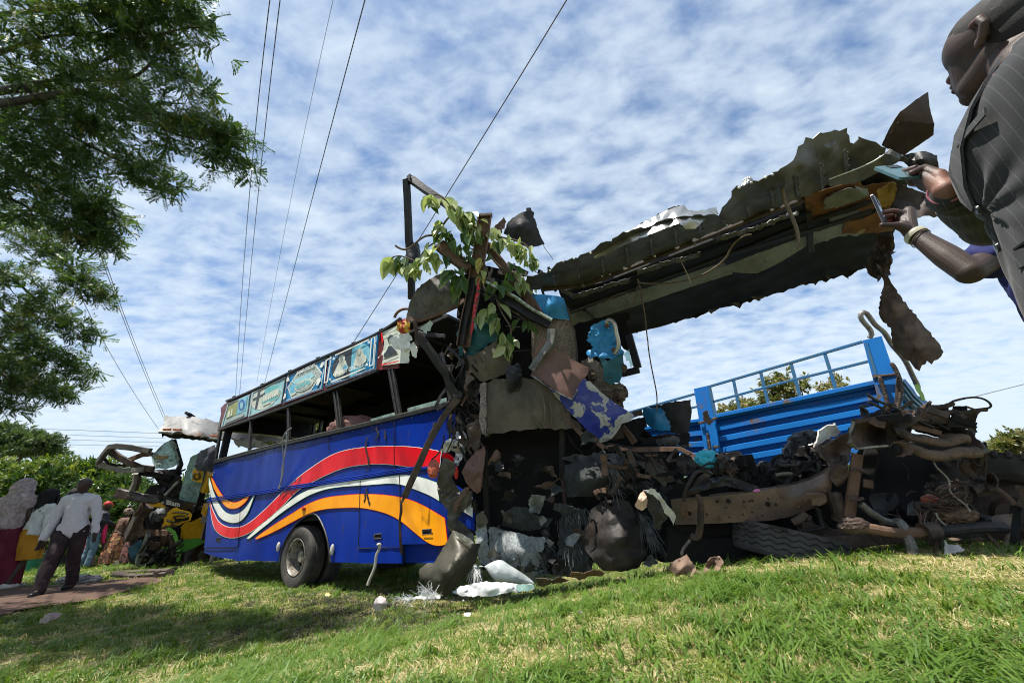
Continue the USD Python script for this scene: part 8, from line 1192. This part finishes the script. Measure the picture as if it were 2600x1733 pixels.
for s in (-1, 1):
    HB += [(mp(s*.1, 0, .9), mp(s*.1, .03, .48), .09, .065), (mp(s*.1, .03, .48), mp(s*.1, 0, .09), .06, .042), (mp(s*.1, 0, .06), mp(s*.1, .14, .03), .04, .035)]
LSH, LEL, LHA = mp(-.17, -.09, 1.33), mp(-.26, -.14, 1.10), mp(-.27, -.03, .86); HB += [(mp(0, 0, 1.3), LSH, .10, .055), (LSH, LEL, .055, .045), (LEL, LHA, .042, .03), (LHA, LHA-zz_*.09, .035, .025)]
HB += [(LHA-zz_*.07+mf*(.024-.016*q), LHA-zz_*(.16-.008*abs(q-1))+mf*(.02-.015*q), .011, .009) for q in range(4)]+[(LHA+mf*.02, LHA-zz_*.08+mf*.055, .014, .01)]
def skinmat(name, palms):
    n = {'g': ('geometry', {}), 'n': ('noise_texture', {'scale': 14., 'detail': 5.}), 'r': ('rgb_ramp', {'ramp': [(0, (.026, .016, .012)), (.4, (.036, .022, .016)), (.65, (.048, .029, .021)), (1, (.05, .03, .022))]}), 'bn': ('noise_texture', {'scale': 190., 'detail': 4.}), 'bn2': ('voronoi_texture', {'scale': 420.}), 'ba': ('math', {'math_type': 'add'}), 'b': ('bump', {'strength': .3, 'distance': .0015}), 'p': ('principled_bsdf', {'roughness': .52, 'specular_ior_level': .4, 'subsurface_weight': .08, 'subsurface_scale': .01})}
    l = [('g.position', 'n.vector'), ('n.fac', 'r.fac'), ('g.position', 'bn.vector'), ('g.position', 'bn2.vector'), ('bn.fac', 'ba.value1'), ('bn2.distance', 'ba.value2'), ('ba.value', 'b.height'), ('b.normal', 'p.normal')]; col = 'r.color'
    for q, (c, r0, r1) in enumerate(palms):     # palms are paler than the backs of the hands
        n |= {f'd{q}': ('vector_math', {'math_type': 'distance', 'vector2': tuple(map(float, c))}), f'm{q}': ('map_range', {'from_min': r0, 'from_max': r1, 'to_min': 1., 'to_max': 0., 'clamp': True}), f'x{q}': ('mix', {'color2': (.20, .095, .065)})}; l += [('g.position', f'd{q}.vector1'), (f'd{q}.value', f'm{q}.value'), (f'm{q}.result', f'x{q}.fac'), (col, f'x{q}.color1')]; col = f'x{q}.color'
    return mat(name, n, l+[(col, 'p.base_color')], 'p.BSDF')
skin_near = skinmat('skin_near', [((WR*.55+KN*.45)-fw*.05-UP*.012, .035, .075)])
part(man, 'body', limb(HB, .010, 22, 14), skin_near, smooth=True)
ear = limb([(hp(-.012, .092, .022), hp(-.006, .100, .034), .010, .011), (hp(-.006, .100, .034), hp(-.022, .106, .036), .011, .010), (hp(-.022, .106, .036), hp(-.032, .108, .016), .010, .010), (hp(-.032, .108, .016), hp(-.022, .102, -.012), .010, .009), (hp(-.022, .102, -.012), hp(-.012, .095, -.024), .009, .011), (hp(-.012, .095, -.024), hp(-.008, .092, -.012), .010, .008), (hp(-.02, .092, .015), hp(-.018, .092, -.006), .013, .012), (hp(-.014, .098, .012), hp(-.02, .099, -.004), .006, .005)], .005, 12, 4)
part(man, 'ear', ear, skin_near, smooth=True); part(man, 'eye', ball(hp(.083, .034, .006), .0125, 2), M('eyeball', (.35, .32, .28), rough=.2), smooth=True); part(man, 'eyelid', limb([(hp(.088, .024, .013), hp(.078, .048, .011), .008, .007), (hp(.089, .024, -.002), hp(.079, .047, -.001), .006, .006)], .005, 10, 3), skin_near, smooth=True)
part(man, 'lips', limb([(hp(.103, .012, -.054), hp(.103, -.012, -.054), .009, .009), (hp(.094, .024, -.058), hp(.103, .01, -.054), .006, .009), (hp(.098, .012, -.069), hp(.098, -.012, -.069), .0105, .0105), (hp(.088, .024, -.062), hp(.098, .01, -.069), .006, .01)], .005, 12, 3), M('lips', (.045, .022, .02), rough=.4), smooth=True)
hv_, hf_ = limb([(hp(-.034, 0, .04), hp(.022, 0, .044), .0985, .088), (hp(-.05, 0, -.0), hp(-.045, 0, .03), .088, .09)], .009, 24, 5); c_ = (hv_-HEADC); keep = (c_@hup > -.02+.035*np.clip((c_@hfw)/.06, -1, 1)+.05*(c_@hfw > .055))
part(man, 'hair', (hv_, hf_[keep[hf_].all(1)]), M('hair_short', (.014, .013, .013), (.022, .02, .019), rough=.75, sc=60, bump=.5, bsc=260, bdist=.003), smooth=True)
part(man, 'jacket', loft([(.78, .235, .235, .19, 0), (.90, .225, .215, .175, 0), (1.0, .21, .195, .16, 0), (1.08, .205, .185, .155, 0), (1.18, .215, .19, .16, .0), (1.27, .225, .175, .16, .005), (1.34, .222, .14, .15, 0), (1.40, .19, .10, .125, -.015), (1.44, .13, .07, .10, -.025), (1.475, .085, .06, .075, -.03)], n=110, wr=.02, seed=4), suit, smooth=True)
for nm, (a, b, c, w_) in (('r', (RSH, REL, WR, 1.)), ('l', (LSH, LEL, LHA, 1.))):
    part(man, 'sleeve', limb([(a-zz_*.01, b, .084, .07), (b, c-(c-b)/np.linalg.norm(c-b)*.035, .069, .052)], .02, 20, 6, .012, 9, 5), suit, smooth=True)
    d_ = (c-b)/np.linalg.norm(c-b); part(man, 'shirt_cuff', revolve([(.040, -.05), (.043, .008), (.040, .012), (.036, .008), (.036, -.05)], c-d_*.012, d_, 24), M('pink_cuff_'+nm, (.42, .16, .20), (.34, .12, .16), rough=.75), smooth=40)
    part(man, 'sleeve_rim', revolve([(.046, -.02), (.054, -.022), (.054, .004), (.05, .008), (.046, .004)], c-d_*.04, d_, 24), suit, smooth=40)
def onjacket(r, z, out=.006):
    """a point on the front of the jacket"""
    zs = [.78, .90, 1., 1.08, 1.18, 1.27, 1.34, 1.40, 1.44, 1.475]; w = np.interp(z, zs, [.235, .225, .21, .205, .215, .225, .222, .19, .13, .085]); df = np.interp(z, zs, [.235, .215, .195, .185, .19, .175, .14, .10, .07, .06]); return mp(r, df*math.sqrt(max(.02, 1-(r/w)**2))+np.interp(z, zs, [0, 0, 0, 0, 0, .005, 0, -.015, -.025, -.03])+out, z)
def strip(path, w, out=.008, th=.006): a = np.array(path, float); L_ = [onjacket(r-w_/2, z, out) for r, z, w_ in np.column_stack([a[:, :2], a[:, 2] if a.shape[1] > 2 else np.full(len(a), w)])]; R2 = [onjacket(r+w_/2, z, out) for r, z, w_ in np.column_stack([a[:, :2], a[:, 2] if a.shape[1] > 2 else np.full(len(a), w)])]; n = len(L_); V = np.array(L_+R2); F = [(i, i+1, n+i+1) for i in range(n-1)]+[(i, n+i+1, n+i) for i in range(n-1)]; return thicken(V, np.array(F), th)
lap = [(-.055, 1.455, .03), (-.075, 1.42, .05), (-.085, 1.38, .075), (-.075, 1.32, .085), (-.05, 1.25, .07), (-.02, 1.17, .03), (-.005, 1.12, .01)]
part(man, 'lapel', strip(lap, .05, .012), suit, smooth=50); part(man, 'lapel', strip([(-r, z, w) for r, z, w in lap], .05, .012), suit, smooth=50)
part(man, 'shirt_front', strip([(0, 1.46, .06), (0, 1.42, .08), (0, 1.38, .06), (0, 1.34, .02)], .05, .004, .003), M('pink_shirt', (.55, .30, .28), (.45, .24, .23), rough=.8)); part(man, 'shirt_collar', revolve([(.072, -.02), (.068, .022), (.074, .026), (.082, -.015)], mp(0, -.032, 1.455), zz_*.9+mf*.25, 28), M('collar_pink', (.60, .38, .36), rough=.8), smooth=40)
part(man, 'button', revolve([(0, .006), (.011, .005), (.012, 0), (0, 0)], onjacket(-.012, 1.11, .012), mf, 12), dark_plastic); part(man, 'button', revolve([(0, .006), (.011, .005), (.012, 0), (0, 0)], onjacket(-.012, 1.0, .012), mf, 12), dark_plastic)
part(man, 'pocket_flap', strip([(-.13, .955), (-.13, .935), (-.13, .915)], .12, .012), suit); part(man, 'breast_pocket', strip([(-.11, 1.285), (-.11, 1.265)], .085, .010, .004), suit); part(man, 'pocket_seam', tube(np.array([onjacket(-.19+.12*t, .962, .012) for t in np.linspace(0, 1, 7)]), .004, 5), M('seam_dark2', (.015, .015, .017)))
part(man, 'trousers', limb([(mp(-.08, 0, .88), mp(.08, 0, .88), .15, .15)]+[b for s in (-1, 1) for b in ((mp(s*.1, 0, .86), mp(s*.1, .03, .48), .115, .09), (mp(s*.1, .03, .48), mp(s*.1, 0, .1), .09, .075))], .03, noise_=.015), suit, smooth=True)
for s in (-1, 1): part(man, 'shoe', limb([(mp(s*.1, -.05, .05), mp(s*.1, .17, .03), .055, .042)], .03), shoe_m, smooth=True)
def phone(label, c, along, across, L=.15, W=.065, screen=(.03, .06, .10), back=(.05, .12, .13)):
    x = along/np.linalg.norm(along); y = across-x*(across@x); y /= np.linalg.norm(y); R_ = np.stack([x, y, np.cross(x, y)], 1); t = thing('phone', label, 'phone', c-[0, 0, .05]); bm = m3.Manifold.batch_hull([m3.Manifold.cylinder(.009, .009, .009, 20).translate((sx*(L/2-.009), sy*(W/2-.009), -.0045)) for sx in (-1, 1) for sy in (-1, 1)]); v, f = vf(bm)
    part(t, 'case', (v@R_.T+c, f), M('phone_case'+str(len(label)), back, rough=.25, coat=.3), smooth=30); part(t, 'screen', box(c+R_[:, 2]*.0052, (L*.93, W*.9, .0012), R_), M('phone_screen'+str(len(label)), screen, rough=.06), smooth=False); part(t, 'camera_bump', box(c-R_[:, 2]*.0055+x*L*.35+y*W*.2, (.03, .03, .002), R_), dark_plastic); return t
phone('teal backed phone held up by the man in the pinstripe suit', (PHA+PHB)/2, PHA-PHB, ray(2280, 440)+UP*.42)
# the second man: only his arm shows past the suit
EL2, WR2 = at(2462, 690, 1.42), at(2312, 588, 1.60); SH2 = at(2640, 572, 1.56); f2 = np.array([-.6, .8, 0]); l2 = np.array([-.8, -.6, 0]); T2 = SH2-l2*.2; gz2 = float(ground(T2[0], T2[1])); hz2 = SH2[2]-.03
B2 = np.array([T2[0], T2[1], gz2]); m2_ = thing('person', 'person in navy blue shirt behind the suited man, bare arm raised with a phone', 'person', B2)
def q2(r, f, z): return B2-l2*r+f2*f+zz_*(z-gz2)
KN2 = at(2298, 548, 1.66); hv2 = KN2-WR2; hv2 /= np.linalg.norm(hv2); PT, PB = at(2222, 508, 1.66), at(2248, 565, 1.62)
QB = [(SH2, EL2, .055, .044), (EL2, EL2+(WR2-EL2)*.35, .043, .043), (EL2+(WR2-EL2)*.35, WR2, .043, .027), (WR2, KN2-RT*.01, .027, .026), (WR2, KN2+UP*.012-fw*.015, .025, .022), (WR2, at(2290, 572, 1.62), .025, .02)]
for q, (k, a, b) in enumerate((((2300, 543, 1.64), (2268, 535, 1.66), (2240, 540, 1.66)), ((2297, 550, 1.66), (2268, 548, 1.68), (2246, 552, 1.67)), ((2294, 557, 1.67), (2270, 560, 1.69), (2250, 563, 1.67)), ((2290, 565, 1.67), (2272, 570, 1.68), (2256, 572, 1.67)))): QB += [(WR2, at(*k), .022, .014), (at(*k), at(*a), .0125, .011), (at(*a), at(*b), .011, .009)]
QB += [(at(2300, 580, 1.6), at(2276, 572, 1.6), .02, .015), (at(2276, 572, 1.6), at(2240, 571, 1.6), .013, .0095)]
QB += [(q2(0, 0, hz2), SH2, .09, .055), (q2(0, 0, hz2-.05), q2(0, 0, .95), .13, .12), (q2(0, 0, hz2), q2(0, .02, hz2+.12), .06, .055)]+[(a_+q2(0, .03, hz2+.22)-a_*1., b_, c__, d__) for a_, b_, c__, d__ in ()]
QB += head_bones(q2(0, .03, hz2+.2), f2)
for s in (-1, 1): QB += [(q2(s*.1, 0, .9), q2(s*.1, .03, .48), .085, .06), (q2(s*.1, .03, .48), q2(s*.1, 0, .08), .056, .04), (q2(s*.1, 0, .06), q2(s*.1, .13, .03), .04, .034)]
QB += [(q2(0, 0, hz2), q2(.2, 0, hz2-.02), .09, .055), (q2(.2, 0, hz2-.02), q2(.27, -.04, hz2-.3), .052, .042), (q2(.27, -.04, hz2-.3), q2(.26, .08, hz2-.54), .04, .028), (q2(.26, .08, hz2-.54), q2(.26, .1, hz2-.66), .034, .022)]
part(m2_, 'body', limb(QB, .012, 20, 6), skin_near, smooth=True)
navy = M('navy_shirt', (.010, .015, .105), (.007, .010, .07), rough=.8, sc=8)
part(m2_, 'shirt', limb([(q2(0, 0, hz2-.02), q2(0, 0, .9), .16, .165), (q2(-.1, 0, hz2-.03), q2(.1, 0, hz2-.03), .12, .12), (q2(0, 0, hz2), SH2, .11, .085), (SH2, SH2+(EL2-SH2)*.72, .085, .074), (q2(0, 0, hz2), q2(.2, 0, hz2-.03), .11, .08), (q2(.2, 0, hz2-.03), q2(.25, -.03, hz2-.2), .08, .07)], .02, 18, 6, .02, 10, 3), navy, smooth=True)
part(m2_, 'trousers', limb([(q2(-.08, 0, .9), q2(.08, 0, .9), .14, .14)]+[b for s in (-1, 1) for b in ((q2(s*.1, 0, .86), q2(s*.1, .03, .48), .11, .088), (q2(s*.1, .03, .48), q2(s*.1, 0, .1), .088, .072))], .03, noise_=.015), M('dark_trousers', (.02, .02, .024), rough=.85), smooth=True)
wd = (EL2-WR2)/np.linalg.norm(EL2-WR2); part(m2_, 'bracelet', revolve([(.030, -.009), (.037, -.011), (.040, 0), (.037, .011), (.030, .009)], WR2+wd*.028, wd+UP*.12, 24), M('ivory_band', (.42, .40, .30), (.3, .28, .2), rough=.4), smooth=40); part(m2_, 'bracelet', tube(np.array([WR2+wd*.052+frame_to(wd+UP*.3)@np.array([math.cos(a)*.037, math.sin(a)*.037, 0]) for a in np.linspace(0, 2*np.pi, 20)]), .002, 5), cable)
phone('dark phone pinched in the raised bare arm below the suited man', (PT+PB)/2, PT-PB, ray(2235, 536)+RT*.2, L=.15, W=.072, back=(.02, .02, .022), screen=(.25, .28, .30))
